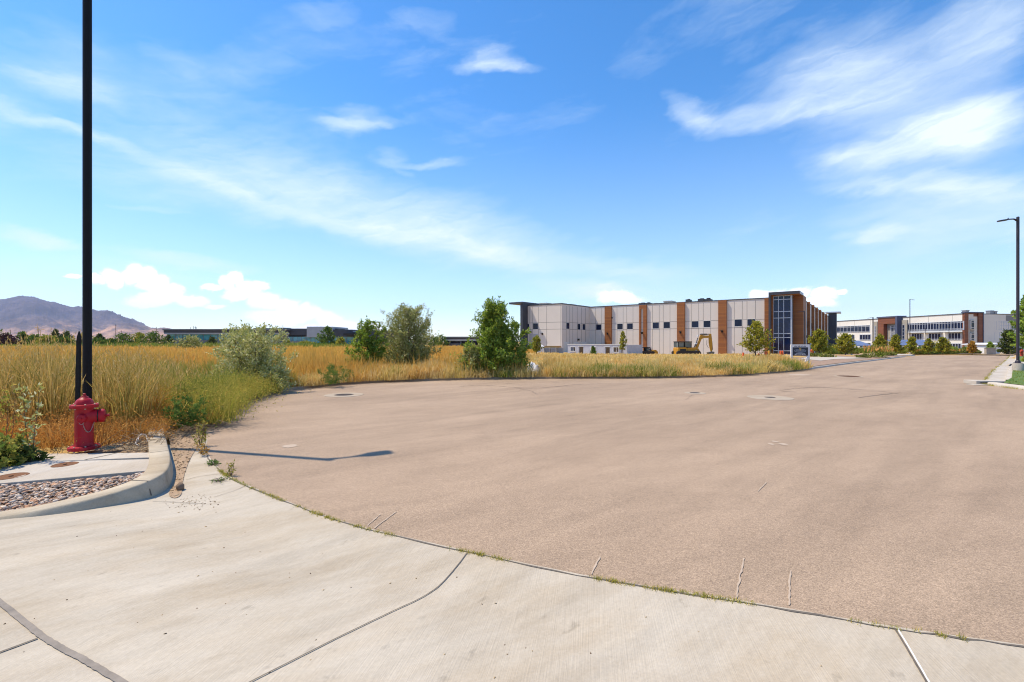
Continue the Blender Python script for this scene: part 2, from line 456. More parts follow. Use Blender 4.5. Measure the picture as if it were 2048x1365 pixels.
# cumulus heaps above the horizon
pw = warp((.050, .042), 16.0, (1, 1.2, 1), 6)
heaps = [(150, 553, 20, 9), (185, 556, 26, 14), (222, 556, 32, 26), (262, 548, 36, 30), (292, 556, 34, 32), (318, 572, 40, 30), (350, 588, 38, 24), (385, 603, 46, 18), (428, 614, 36, 10), (300, 598, 80, 22),
         (420, 578, 30, 10), (455, 570, 30, 22), (474, 560, 22, 20), (500, 580, 36, 26), (520, 570, 24, 16), (470, 592, 46, 20), (530, 604, 50, 28), (575, 618, 48, 24), (620, 630, 46, 22), (655, 640, 46, 26), (560, 636, 110, 24), (690, 655, 50, 24), (745, 655, 40, 16), (640, 662, 140, 14),
         (1530, 590, 50, 14), (1590, 588, 60, 20), (1655, 590, 42, 18), (1640, 606, 60, 16), (1500, 600, 50, 10), (1690, 585, 20, 8), (1240, 596, 70, 20)]
mxn = None
for px, py, rx, ry in heaps:
    b = blob(pw, px - rx, py, px + rx, py, ry, 1.0)
    mxn = b if mxn is None else mth('MAXIMUM', mxn, b)
cum = nd(t, 'ShaderNodeMapRange', _interpolation_type='SMOOTHSTEP', i1=.0, i2=.50, i3=0.0, i4=1.0); lk(t, mxn, 0, cum, 0)
# everything sits in the half of the sky ahead; a light general veil elsewhere
tot = mth('MAXIMUM', cir, cum)
k = 1 / (SKY_S * 2 ** EXPO)
veil = nd(t, 'ShaderNodeMapRange', _interpolation_type='SMOOTHSTEP', i1=-.05, i2=.5, i3=.42, i4=0.0); lk(t, el, 0, veil, 0)
c0 = nd(t, 'ShaderNodeMix', _data_type='RGBA'); lk(t, veil, 0, c0, 0); t.links.new(hs.outputs[0], c0.inputs[6]); c0.inputs[7].default_value = (.80 * k, .925 * k, 1.02 * k, 1)
cc = nd(t, 'ShaderNodeMix', _data_type='RGBA'); lk(t, tot, 0, cc, 0); t.links.new(c0.outputs[2], cc.inputs[6])
cc.inputs[7].default_value = (.98 * k, 1.12 * k, 1.22 * k, 1)
cc2 = nd(t, 'ShaderNodeMix', _data_type='RGBA'); lk(t, cum, 0, cc2, 0); t.links.new(cc.outputs[2], cc2.inputs[6]); cc2.inputs[7].default_value = (1.40 * k, 1.50 * k, 1.62 * k, 1)
t.links.new(cc2.outputs[2], bg.inputs[0])

# ------------------------------------------------------------------ palette
def asphalt_mat():
    m, t = nt_new('asphalt')
    out = nd(t, 'ShaderNodeOutputMaterial'); b = nd(t, 'ShaderNodeBsdfPrincipled', Roughness=.88); lk(t, b, 0, out, 0)
    b.inputs['Specular IOR Level'].default_value = .25
    tc = nd(t, 'ShaderNodeTexCoord')
    def nz(scale, det, ms=(1, 1, 1), rot=0.0, rough=.6):
        mp = nd(t, 'ShaderNodeMapping', _vector_type='TEXTURE', Scale=tuple(1 / q for q in ms)); mp.inputs['Rotation'].default_value = (0, 0, rot); lk(t, tc, 'Object', mp, 0)
        n = nd(t, 'ShaderNodeTexNoise', Scale=scale, Detail=det, Roughness=rough, Distortion=.4); lk(t, mp, 0, n, 'Vector'); return n
    def mul(a, bb):
        mx = nd(t, 'ShaderNodeMix', _data_type='RGBA', _blend_type='MULTIPLY', Factor=1.0)
        t.links.new(a, mx.inputs[6]); t.links.new(bb, mx.inputs[7]); return mx.outputs[2]
    big = nz(.22, 5, (1, 2.2, 1), R(35)); rb = ramp(t, [(.32, ASPH_A), (.68, ASPH_B)]); lk(t, big, 'Fac', rb, 0)
    mid = nz(1.1, 6, (1, 2.6, 1), R(25), .7); rm = ramp(t, [(.3, .87), (.5, .98), (.72, 1.05)]); lk(t, mid, 'Fac', rm, 0)
    tr = nz(.55, 3, (.25, 3.0, 1), R(42)); rt = ramp(t, [(.34, .89), (.5, .99), (.66, 1.03)]); lk(t, tr, 'Fac', rt, 0)
    c = mul(mul(rb.outputs[0], rm.outputs[0]), rt.outputs[0])
    vo = nd(t, 'ShaderNodeTexVoronoi', Scale=165.0); lk(t, tc, 'Object', vo, 'Vector')
    rv = ramp(t, [(0, .68), (.35, .92), (.7, 1.06), (1, 1.34)]); sx = nd(t, 'ShaderNodeSeparateColor'); lk(t, vo, 'Color', sx, 0); lk(t, sx, 0, rv, 0)
    c = mul(c, rv.outputs[0])
    f2 = nz(30, 5, rough=.8); rf = ramp(t, [(.3, .88), (.7, 1.09)]); lk(t, f2, 'Fac', rf, 0); c = mul(c, rf.outputs[0])
    t.links.new(c, b.inputs['Base Color'])
    bp = nd(t, 'ShaderNodeBump', Strength=.4, Distance=.004); lk(t, vo, 'Distance', bp, 'Height'); lk(t, bp, 0, b, 'Normal')
    return m

def concrete_mat(name, a, bcol, streak_rot=0.0, streak=.10, stain=.25, broom=True):
    m, t = nt_new(name)
    out = nd(t, 'ShaderNodeOutputMaterial'); b = nd(t, 'ShaderNodeBsdfPrincipled', Roughness=.85); lk(t, b, 0, out, 0)
    b.inputs['Specular IOR Level'].default_value = .25
    tc = nd(t, 'ShaderNodeTexCoord')
    def nz(scale, det, ms=(1, 1, 1), rot=0.0, rough=.6):
        mp = nd(t, 'ShaderNodeMapping', _vector_type='TEXTURE', Scale=tuple(1 / q for q in ms)); mp.inputs['Rotation'].default_value = (0, 0, rot); lk(t, tc, 'Object', mp, 0)
        n = nd(t, 'ShaderNodeTexNoise', Scale=scale, Detail=det, Roughness=rough); lk(t, mp, 0, n, 'Vector'); return n
    def mul(x, y):
        mx = nd(t, 'ShaderNodeMix', _data_type='RGBA', _blend_type='MULTIPLY', Factor=1.0)
        t.links.new(x, mx.inputs[6]); t.links.new(y, mx.inputs[7]); return mx.outputs[2]
    n1 = nz(.8, 6); r1 = ramp(t, [(.3, a), (.7, bcol)]); lk(t, n1, 'Fac', r1, 0)
    n2 = nz(1.1, 8, (.5, 3.2, 1), streak_rot, .72); r2 = ramp(t, [(.30, 1 - stain * .55), (.56, 1.0), (.75, 1.04)]); lk(t, n2, 'Fac', r2, 0)
    n3 = nz(3.0, 2, (1, 45, 1), streak_rot + .7); r3 = ramp(t, [(.3, 1 - streak), (.7, 1.0)]); lk(t, n3, 'Fac', r3, 0)
    n4 = nz(60, 3); r4 = ramp(t, [(.3, .92), (.7, 1.04)]); lk(t, n4, 'Fac', r4, 0)
    n5 = nz(4.2, 4, (1, 1.7, 1), streak_rot + .3); r5 = ramp(t, [(.64, 1.0), (.74, 1 - stain * .9)]); lk(t, n5, 'Fac', r5, 0)
    n6 = nz(.55, 6, (1, 2.4, 1), streak_rot - .2, .7); r6 = ramp(t, [(.34, (.86, .81, .74)), (.56, (1, 1, 1))]); lk(t, n6, 'Fac', r6, 0)
    c = mul(mul(mul(mul(mul(r1.outputs[0], r2.outputs[0]), r3.outputs[0]), r4.outputs[0]), r5.outputs[0]), r6.outputs[0])
    t.links.new(c, b.inputs['Base Color'])
    bp = nd(t, 'ShaderNodeBump', Strength=.5, Distance=.004); lk(t, n3, 'Fac', bp, 'Height'); lk(t, bp, 0, b, 'Normal')
    return m

M = {}
M['asphalt'] = asphalt_mat()
M['concrete'] = concrete_mat('apron_concrete', (.545, .485, .395), (.46, .40, .315), R(40), .10, .34)
M['walk'] = concrete_mat('walk_concrete', (.56, .51, .44), (.48, .43, .37), R(80), .10, .2)
M['curb'] = concrete_mat('curb_concrete', (.56, .49, .375), (.42, .345, .25), R(40), .05, .5)
M['collar'] = concrete_mat('manhole_collar_concrete', (.47, .39, .30), (.38, .31, .235), 0, .04, .3)
M['old_curb'] = concrete_mat('old_curb_concrete', (.40, .31, .22), (.27, .20, .14), R(40), .05, .4)
M['joint'] = pmat('joint_dirt', (.10, .085, .07), (.16, .13, .10), 30)
M['sealant'] = pmat('joint_filler', (.27, .23, .19), (.18, .155, .13), 12)
M['crack'] = pmat('crack_dark', (.14, .105, .08), (.22, .165, .125), 20)
M['scratch'] = pmat('scraped_asphalt', (.48, .375, .28), (.40, .31, .23), 14)
M['patch'] = pmat('patched_asphalt', (.27, .205, .16), (.33, .25, .20), 3, fine=.3, bscale=90)
M['dirt'] = pmat('dirt', (.33, .22, .13), (.48, .34, .22), 9, bump=.8, bscale=45, fine=.35)
M['field_ground'] = None
M['red'] = pmat('hydrant_red', (.42, .007, .019), (.33, .006, .015), 6, .45, bump=.12, bscale=70, spec=.3)
M['red_old'] = pmat('hydrant_red_faded', (.45, .05, .02), (.38, .04, .02), 6, .45)
M['steel'] = pmat('steel', (.45, .43, .40), (.30, .28, .25), 30, .4, .8)
M['bolt_rust'] = pmat('rusty_bolts', (.35, .25, .15), (.45, .38, .30), 40, .6, .3)
M['rust'] = pmat('rusty_iron', (.20, .085, .035), (.13, .06, .03), 22, .8, .2, bump=.4, bscale=90)
M['iron'] = pmat('cast_iron', (.11, .09, .075), (.17, .135, .11), 14, .7, .3, bump=.4, bscale=80)
M['black'] = pmat('black_coated_metal', (.006, .006, .007), (.009, .009, .011), 3, .55, 0, bump=.25, bscale=160, spec=.18)
M['stake'] = pmat('charred_wood', (.006, .006, .007), (.014, .013, .012), 14, .8, bump=.6, bscale=40)
M['bronze'] = pmat('dark_bronze_metal', (.028, .022, .030), (.04, .03, .04), 3, .45, 0, spec=.4)
M['lens'] = pmat('lamp_lens', (.6, .6, .55), (.5, .5, .45), 10, .3)
M['pedestal'] = concrete_mat('pedestal_concrete', (.46, .42, .36), (.34, .30, .25), 0, .05, .35)
M['panel'] = pmat('pale_tilt_up_panel', PANEL, tuple(c * .94 for c in PANEL), .35, .85, fine=.05, bscale=12)
M['seam'] = pmat('panel_seam', (.20, .19, .175), (.24, .22, .2), 3, .9)
M['wood'] = plankmat('brown_cladding', (.32, .115, .025), (.24, .08, .018), .3)
M['charcoal'] = pmat('charcoal_metal', (.045, .05, .065), (.055, .06, .075), .6, .5, 0)
M['fascia'] = pmat('pale_and_skylit_metal', (.35, .38, .43), (.3, .33, .38), 1, .4)
M['coping'] = pmat('dark_coping', (.06, .065, .08), (.07, .075, .09), 2, .5)
M['trim'] = pmat('white_trim', (.70, .70, .69), (.62, .62, .61), 3, .5)
M['alu'] = pmat('aluminium_frame', (.50, .53, .60), (.42, .45, .52), 3, .35, .3)
M['glass'] = glassmat('dark_window_glass', (.006, .011, .030), .03, .22)
M['glass_blue'] = glassmat('tall_blue_glass', (.006, .012, .040), .02, .35)
M['glass_teal'] = glassmat('teal_glass', (.03, .17, .22), .05, .6, (.09, .34, .42))
M['soffit'] = pmat('wooden_soffit', (.34, .15, .05), (.27, .11, .035), 2)
M['roof'] = pmat('roof_membrane', (.5, .5, .48), (.4, .4, .38), 1)
M['unit'] = pmat('rooftop_unit_paint', (.42, .40, .36), (.34, .32, .29), 2, .6)
M['unit_dark'] = pmat('dark_rooftop_unit', (.03, .03, .035), (.05, .05, .055), 2, .6)
M['door'] = pmat('grey_roller_door', (.42, .43, .46), (.38, .39, .42), 2, .6)
M['wlight'] = pmat('wall_lamp_black', (.01, .01, .012), (.02, .02, .02), 4, .5)
M['yellow'] = pmat('machine_yellow', (.52, .26, .02), (.42, .20, .016), 3, .45, coat=.1)
M['machine_black'] = pmat('machine_black', (.012, .012, .013), (.03, .028, .025), 5, .5)
M['rubber'] = pmat('track_rubber', (.025, .022, .02), (.06, .05, .04), 9, .85)
M['cab_glass'] = glassmat('cab_glass', (.10, .12, .12), .05, .5, (.22, .25, .24))
M['hose'] = pmat('hydraulic_cylinder', (.05, .05, .05), (.2, .2, .2), 6, .4, .5)
M['whitestuff'] = pmat('white_plastic_sheet', (.75, .76, .78), (.62, .63, .66), 3, .5)
M['block'] = pmat('grey_block', (.36, .36, .38), (.46, .45, .46), 2.5, .9, fine=.2, bscale=8)
M['greywall'] = pmat('grey_coated_wall', (.56, .57, .62), (.47, .48, .54), 1.8, .85, fine=.15, bscale=9)
M['lumber'] = plankmat('yellow_lumber', (.50, .30, .10), (.40, .21, .06), .06)
M['orange'] = pmat('orange_plastic', (.70, .13, .035), (.6, .1, .03), 4, .5)
M['sign_white'] = pmat('white_sign_paint', (.80, .78, .76), (.72, .70, .68), 5, .5)
M['sign_dark'] = pmat('navy_sign_panel', (.022, .028, .045), (.03, .035, .055), 4, .4)
M['sign_gold'] = pmat('gold_sign_ink', (.50, .33, .06), (.42, .27, .05), 8, .5)
M['ink'] = pmat('dark_sign_ink', (.05, .05, .08), (.08, .08, .1), 8, .6)
M['white_wall'] = pmat('white_facade_panel', (.68, .67, .64), (.62, .61, .59), .3, .8)
M['blue_wall'] = pmat('blue_grey_cladding', (.07, .085, .15), (.06, .075, .13), .5, .5)
M['grey_clad'] = pmat('grey_metal_cladding', (.20, .21, .24), (.17, .18, .21), .5, .5)
M['taupe'] = pmat('taupe_block', (.33, .31, .27), (.28, .26, .23), .6, .8)
M['brick_brown'] = plankmat('far_brown_cladding', (.20, .065, .028), (.15, .048, .02), .5)
M['solar'] = pmat('solar_panel', (.11, .15, .30), (.09, .12, .25), .4, .3, spec=.5)
M['dark_metal_roof'] = pmat('dark_metal_fascia', (.05, .05, .065), (.06, .06, .075), 1, .5)
M['mid_grey'] = pmat('mid_grey_metal', (.16, .165, .18), (.2, .205, .22), .4, .5)
M['stone_white'] = pmat('pale_boulder', (.62, .55, .45), (.5, .43, .34), 3, .9, bump=.5, bscale=8)
M['stone_brown'] = pmat('brown_stone', (.16, .11, .075), (.24, .17, .12), 12, .9, bump=.5, bscale=40)
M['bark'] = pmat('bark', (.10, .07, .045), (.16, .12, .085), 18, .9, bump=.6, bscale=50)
M['bark_dark'] = pmat('dark_bark', (.05, .035, .025), (.09, .065, .045), 18, .9)
M['gravel'] = islandmat('gravel_stones', [(.56, .33, .20), (.42, .32, .25), (.64, .45, .31), (.32, .27, .24), (.60, .48, .38), (.50, .27, .15), (.68, .57, .46), (.26, .21, .18), (.58, .38, .25), (.44, .36, .30)])
M['litter'] = islandmat('dry_litter', [(.26, .16, .08), (.40, .27, .13), (.16, .10, .06), (.46, .34, .2), (.3, .2, .11)])
M['wire'] = pmat('white_wire', (.75, .68, .62), (.6, .55, .5), 10, .5)
# plants
def lv(cols, k): return [tuple(min(.82, x * k) for x in c) for c in cols]
M['straw'] = leafmat('straw_blades', [(.62, .36, .09), (.80, .54, .18), (.46, .24, .055), (.82, .64, .30), (.34, .30, .06), (.72, .46, .13), (.40, .21, .05), (.28, .27, .06)], .35, patch=[(.30, .29, .06), (.46, .38, .09), (.62, .42, .11), (.36, .32, .07), (.70, .48, .14)], pscale=.35, tuft=.7)
M['straw_blond'] = leafmat('blond_straw_blades', [(.80, .55, .17), (.82, .64, .28), (.72, .45, .12), (.82, .68, .36), (.78, .50, .14), (.56, .33, .08)], .4, patch=[(.74, .55, .2), (.56, .46, .12), (.80, .62, .28), (.46, .40, .09)], pscale=.6, tuft=.7)
M['straw_far'] = leafmat('far_straw_blades', [(.70, .40, .085), (.80, .50, .14), (.58, .31, .06), (.76, .46, .12), (.52, .38, .08)], .35, patch=[(.52, .36, .08), (.68, .42, .10), (.60, .38, .08)], pscale=.05, tuft=.7)
M['straw_low'] = leafmat('low_cheatgrass', [(.66, .31, .07), (.50, .22, .055), (.78, .44, .13), (.30, .14, .045), (.66, .33, .08), (.42, .24, .06), (.74, .47, .18)], .3, tuft=.7)
M['tall'] = leafmat('tall_wheatgrass', [(.20, .22, .05), (.64, .44, .12), (.26, .25, .06), (.78, .54, .18), (.22, .20, .05), (.58, .36, .09), (.34, .30, .07)], .35, tuft=.7)
M['seed'] = leafmat('seed_heads', [(.66, .44, .15), (.56, .36, .11), (.74, .54, .22)], .3)
M['green_grass'] = leafmat('green_blades', [(.19, .26, .045), (.30, .33, .06), (.14, .21, .04), (.44, .40, .09)], .35, tuft=.7)
M['weed_green'] = leafmat('green_weed_leaves', [(.07, .15, .03), (.13, .22, .045), (.20, .28, .07), (.10, .18, .04)], .35)
M['weed_yellow'] = leafmat('yellow_green_weed_leaves', [(.34, .34, .05), (.52, .43, .09), (.20, .25, .04), (.66, .48, .12), (.28, .31, .05)], .35)
M['lawn'] = leafmat('lawn_blades', [(.12, .18, .025), (.18, .24, .035), (.26, .27, .05), (.36, .31, .08)], .35)
M['lf_silver'] = leafmat('silver_leaves', [(.42, .44, .12), (.64, .62, .26), (.27, .31, .065), (.80, .76, .46), (.48, .48, .13)], .25)
M['lf_olive'] = leafmat('olive_leaves', [(.29, .32, .08), (.46, .46, .16), (.18, .22, .05), (.66, .62, .32), (.34, .36, .095)], .25)
M['lf_green'] = leafmat('elm_leaves', [(.11, .21, .024), (.22, .33, .036), (.33, .42, .055), (.15, .24, .03), (.45, .49, .07)], .42, gloss=.03)
M['lf_maple'] = leafmat('maple_leaves', [(.22, .26, .03), (.38, .37, .045), (.50, .42, .06), (.14, .19, .028), (.44, .38, .06)], .35)
M['lf_bright'] = leafmat('bright_leaves', [(.20, .31, .045), (.36, .48, .075), (.14, .23, .04), (.45, .52, .10)], .4)
M['lf_dark'] = leafmat('dark_leaves', [(.07, .11, .03), (.12, .15, .045), (.05, .08, .025), (.17, .18, .06)], .25)
M['lf_far'] = leafmat('far_tree_leaves', [(.10, .18, .03), (.17, .25, .045), (.075, .13, .027), (.24, .28, .06)], .3)
M['lf_yel'] = leafmat('yellow_green_leaves', [(.28, .30, .045), (.42, .39, .06), (.19, .22, .04)], .35)
M['lf_purple'] = leafmat('purple_leaves', [(.07, .035, .035), (.11, .05, .05), (.05, .03, .03)], .2)
M['lf_orange'] = leafmat('orange_leaves', [(.46, .25, .045), (.58, .31, .06), (.34, .23, .045)], .35)
M['plume'] = leafmat('orange_plumes', [(.68, .33, .09), (.76, .44, .15), (.58, .27, .075)], .35)
M['shrub'] = leafmat('landscape_shrub', [(.15, .19, .045), (.23, .25, .06), (.30, .28, .09), (.12, .15, .045)], .35)

# ------------------------------------------------------------------ paved outlines (metres)
near = [G(*p) for p in [(412, 880), (410, 905), (450, 950), (560, 1000), (700, 1050), (935, 1105), (1200, 1160), (1480, 1205), (1790, 1258), (2048, 1295)]]
near_line = smooth_line(near, 6) + [(3.6, 1.9), (5.2, 1.55), (7.0, 1.5)]
left_far = [(-5.43, 8.125), (-6.24, 9.89), (-6.75, 11.57), (-6.8, 13.2), (-6.4, 14.6), (-5.65, 15.87), (-3.45, 17.06), (-.47, 17.96), (3.5, 18.3), (6.8, 18.6), (10.5, 20.1), (15.7, 24.0), (22.5, 30.5), (36, 43.2), (49.6, 56.0)]
far_line = smooth_line([near[0]] + left_far, 5)            # kerb side of the bulb and road, from the hydrant round to the far end
right_line = smooth_line([(61.5, 56.2), (40, 36.9), (24, 22.7), (17.4, 16.75), (16.35, 15.85), (16.1, 15.3), (15.7, 14.0), (14.9, 11.5), (14.2, 8), (12.2, 4.4), (9.5, 2.2)], 4)
road_end = [(54, 59.5), (58.5, 60.2)]
ASPH = near_line + right_line[::-1] + road_end[::-1] + far_line[::-1][:-1]
# the driveway apron on the camera's side
ap_out = [(-6.6, 8.0), (-9.5, 6.5), (-9.5, -4), (9, -4), (9, 1.0)]
curb_pts = [(-7.6, 2.55, .02), (-5.6, 3.1, .03), (-4.55, 3.58, .04), (-4.197, 3.73, .048), (-3.926, 3.867, .075), (-3.69, 4.075, .10), (-3.517, 4.36, .135), (-3.54, 4.66, .15), (-3.73, 5.0, .15), (-4.02, 5.395, .15), (-4.55, 6.05, .15), (-5.2, 6.85, .15), (-5.75, 7.6, .15)]
curb_line = smooth_line(curb_pts, 5)

def slab_z(x, y=0):
    return float(np.clip(.145 + (x + 3.9) * .034, .03, .15))

VERGE = [(p[0], p[1]) for p in curb_line] + [(-5.6, 5.75), (-8.2, 5.9), (-9.5, 5.2), (-9.5, 2.4)]
APRON = near_line + [(9, 1.0), (9, -4), (-9.5, -4), (-9.5, 2.3)] + [(p[0], p[1]) for p in curb_line]

# ------------------------------------------------------------------ ground sheet
def axis(lo, hi, step, far, g=1.16):
    a = list(np.arange(lo, hi, step)); d = step
    while a[-1] < far: d *= g; a.append(a[-1] + d)
    d = step
    while a[0] > -far: d *= g; a.insert(0, a[0] - d)
    return np.array(a)
gx, gy = np.meshgrid(axis(-12, 26, .35, 13000), axis(-6, 27, .35, 13000))
paved_in = inpoly(gx, gy, ASPH) | inpoly(gx, gy, APRON)
pd = np.minimum(distpoly(gx, gy, ASPH), distpoly(gx, gy, APRON))
r0 = np.where((gx > 14.5) & (-.67 * gx + .74 * gy < 4), .68, 0.0)
gz = T(gx, gy) + np.where(paved_in, -.09, -.06 + .16 * sstep(r0, r0 + .6, pd))
gz += np.where(paved_in, 0, .05 * np.sin(gx * .9 + gy * .4) * np.sin(gy * .7) * sstep(1, 4, pd)) * (gy > 6) * (np.hypot(gx, gy) < 400)
VERGE_DEEP = VERGE
gz = np.where(inpoly(gx, gy, VERGE) & (gy < 7.2), -.06, gz)

def ground_mat():
    m, t = nt_new('field_soil')
    out = nd(t, 'ShaderNodeOutputMaterial'); b = nd(t, 'ShaderNodeBsdfPrincipled', Roughness=.95); lk(t, b, 0, out, 0)
    g = nd(t, 'ShaderNodeNewGeometry')
    n = nd(t, 'ShaderNodeTexNoise', Scale=.12, Detail=8, Roughness=.65); lk(t, g, 'Position', n, 'Vector')
    r = ramp(t, [(.3, (.42, .25, .08)), (.5, (.56, .34, .10)), (.62, (.48, .35, .10)), (.75, (.30, .28, .07))]); lk(t, n, 'Fac', r, 0)
    n2 = nd(t, 'ShaderNodeTexNoise', Scale=9.0, Detail=6, Roughness=.7); lk(t, g, 'Position', n2, 'Vector')
    r2 = ramp(t, [(.3, .55), (.7, 1.15)]); lk(t, n2, 'Fac', r2, 0)
    mx = nd(t, 'ShaderNodeMix', _data_type='RGBA', _blend_type='MULTIPLY', Factor=1.0)
    t.links.new(r.outputs[0], mx.inputs[6]); t.links.new(r2.outputs[0], mx.inputs[7]); t.links.new(mx.outputs[2], b.inputs[0])
    bp = nd(t, 'ShaderNodeBump', Strength=.8, Distance=.05); lk(t, n2, 'Fac', bp, 'Height'); lk(t, bp, 0, b, 'Normal')
    return m
M['field_ground'] = ground_mat()
tag(grid_mesh('ground', gx, gy, gz, M['field_ground']), 'dry straw-coloured open land around the road, out to the mountain', kind='structure')

road = tri_fill('road', ASPH, lambda x, y: float(T(x, y)), M['asphalt'], 4.0)
tag(road, 'weathered tan asphalt cul-de-sac and the road that leaves it', kind='structure')

# driveway apron in strips parallel to the asphalt edge, with a shallow gutter dip
nl = np.array([p[:2] for p in near_line]); tn = np.gradient(nl, axis=0); tn /= np.linalg.norm(tn, axis=1)[:, None] + 1e-9
nrm = np.stack([tn[:, 1], -tn[:, 0]], -1)
for _ in range(8): nrm[1:-1] = (nrm[:-2] + 2 * nrm[1:-1] + nrm[2:]) / 4
nrm /= np.linalg.norm(nrm, axis=1)[:, None]
offs = [-.02, .12, .3, .45, .56, .66, .8, 1.1, 1.6, 2.4, 3.4, 5.0, 8.0]
offz = [-.006, -.012, -.022, -.03, -.034, -.03, -.02, .0, .02, .03, .035, .035, .03]
AXg = np.stack([nl[:, 0] + nrm[:, 0] * o for o in offs]); AYg = np.stack([nl[:, 1] + nrm[:, 1] * o for o in offs])
AZg = np.repeat(np.array(offz)[:, None] + .008, len(nl), 1)
ap = grid_mesh('driveway', AXg, AYg, AZg, M['concrete'])
ap.data.flip_normals()
tag(ap, 'pale broom-finished concrete driveway apron with its gutter', kind='structure')

def apz(x, y):
    d = np.array([[x, y]]); dist = float(distpoly(np.array([x]), np.array([y]), [tuple(p) for p in nl], False)[0])
    return float(np.interp(dist, offs, offz)) + .008

# saw joints in the concrete
def gl(pts, k=10):
    return smooth_line([G(*p) for p in pts], k)
mb = MB()
for pts, w, mt in (([(935, 1106), (915, 1130), (880, 1165), (840, 1190), (780, 1222), (520, 1366), (420, 1420)], .007, 0), ([(1789, 1258), (1810, 1290), (1845, 1345), (1870, 1385)], .010, 0), ([(1794, 1258), (1815, 1290), (1850, 1345), (1875, 1385)], .008, 2),
                   ([(-60, 1175), (0, 1217), (70, 1275), (110, 1303), (160, 1330), (219, 1365), (290, 1410)], .028, 1),
                   ([(-60, 1343), (0, 1320), (75, 1291)], .012, 0), ([(372, 958), (400, 952), (452, 948)], .006, 0), ([(428, 992), (470, 981), (492, 972)], .005, 0), ([(305, 1000), (345, 1000), (410, 1004)], .005, 0)):
    v, f = ribbon(gl(pts), w, apz, .005, .06); mb.add(v, f, mt)
tag(mb.build('concrete_joint', [M['joint'], M['sealant'], M['trim']]), 'dark joints across the concrete apron', kind='structure')

# cracks, patches and scrapes of the asphalt
def az_(x, y): return float(T(x, y))
mb = MB()
def crack(pts, w, m=0, j=.5, k=7, q=1.0):
    P = gl(pts, k); P = [(x + q * random.uniform(-.02, .02), y + q * random.uniform(-.05, .05)) for x, y in P]
    v, f = ribbon(P, w * (.65 if m == 0 else 1), az_, .005, j); mb.add(v, f, m)
crack([(920, 774), (960, 771), (1000, 773), (1050, 777), (1100, 775), (1150, 770), (1200, 768), (1300, 766)], .045)
crack([(1030, 776), (1060, 782), (1075, 790)], .025)
crack([(1010, 768), (1080, 764), (1130, 767)], .03)
crack([(1560, 781), (1600, 777), (1640, 775), (1680, 778), (1730, 781)], .05); crack([(1720, 796), (1760, 790), (1800, 786)], .05)
crack([(1565, 783), (1590, 785)], .06); crack([(1385, 790), (1372, 800)], .02); crack([(1630, 775), (1690, 777), (1790, 786)], .025)
for pts in ([(1487, 1118), (1479, 1160), (1473, 1198)], [(1581, 1143), (1579, 1175), (1578, 1212)], [(760, 1030), (735, 1053)], [(792, 1025), (748, 1058)], [(1532, 966), (1516, 984)], [(1200, 1115), (1183, 1150)]):
    crack(pts, .010, 1, .4, 8, .02)
tag(mb.build('asphalt_crack', [M['crack'], M['scratch'], M['sealant']]), 'thin cracks and scraped lines in the asphalt', kind='structure')
# worn pale spots and a darker utility cut
def spot(px, py, rx, ry, n=18):
    c = G(px, py); ax = G(px + rx, py); ay = G(px, py + ry); rX = math.hypot(ax[0] - c[0], ax[1] - c[1]); rY = math.hypot(ay[0] - c[0], ay[1] - c[1])
    return [(c[0] + rX * math.cos(6.2832 * i / n) * random.uniform(.7, 1.15), c[1] + rY * math.sin(6.2832 * i / n) * random.uniform(.7, 1.15)) for i in range(n)]
mb = MB()
for s in ((1550, 884, 7, 1.5), (1566, 889, 9, 2), (1542, 889, 6, 1.5), (580, 893, 16, 3), (1600, 750, 22, 1.2)):
    P = spot(*s); n = len(P); mb.add([(x, y, float(T(x, y)) + .004) for x, y in P], [tuple(range(n))])
tag(mb.build('asphalt_stain', M['scratch']), 'small pale worn spots on the asphalt', kind='structure')

# ------------------------------------------------------------------ corner curb, walk, gravel
cl = np.array(curb_line); tg = np.gradient(cl[:, :2], axis=0); tg /= np.linalg.norm(tg, axis=1)[:, None]; nl2 = np.stack([-tg[:, 1], tg[:, 0]], -1)
for _ in range(4): nl2[1:-1] = (nl2[:-2] + 2 * nl2[1:-1] + nl2[2:]) / 4
nl2 /= np.linalg.norm(nl2, axis=1)[:, None]
prof = [(-.004, -.06, 0), (.0, 0, 0), (.016, 0, .55), (.027, -.014, 1), (.034, -.004, 1), (.044, 0, 1), (.21, 0.0, 1), (.222, -.01, 1), (.225, -.12, 0)]
CXg = np.stack([cl[:, 0] + nl2[:, 0] * p[0] for p in prof]); CYg = np.stack([cl[:, 1] + nl2[:, 1] * p[0] for p in prof])
CZg = np.stack([np.maximum(p[1] + cl[:, 2] * p[2], -.08) for p in prof])
o = grid_mesh('curb', CXg, CYg, CZg, M['curb'])
if sum(q.normal.z * q.area for q in o.data.polygons) < 0: o.data.flip_normals()
o.data.set_sharp_from_angle(angle=R(50))
tag(o, 'rounded concrete curb that bends round the gravel bed by the hydrant', kind='structure')
mb = MB()
for q in (31, 47):
    c = cl[q]; d = tg[q]; nn = nl2[q]
    for a, b, za, zb in ((-.006, .03, 0.0, c[2] - .02), (.025, .215, c[2] + .002, c[2] + .003)):
        v = [(c[0] + nn[0] * (a - .0) - d[0] * .006, c[1] + nn[1] * a - d[1] * .006), (c[0] + nn[0] * a + d[0] * .006, c[1] + nn[1] * a + d[1] * .006),
             (c[0] + nn[0] * b + d[0] * .006, c[1] + nn[1] * b + d[1] * .006), (c[0] + nn[0] * b - d[0] * .006, c[1] + nn[1] * b - d[1] * .006)]
        z = [za, za, zb, zb] if a < 0 else [za] * 4
        mb.add([(p[0], p[1], zz) for p, zz in zip(v, z)], [(0, 1, 2, 3)])
tag(mb.build('curb_joint', M['joint']), 'thin joints across the corner curb', kind='structure')
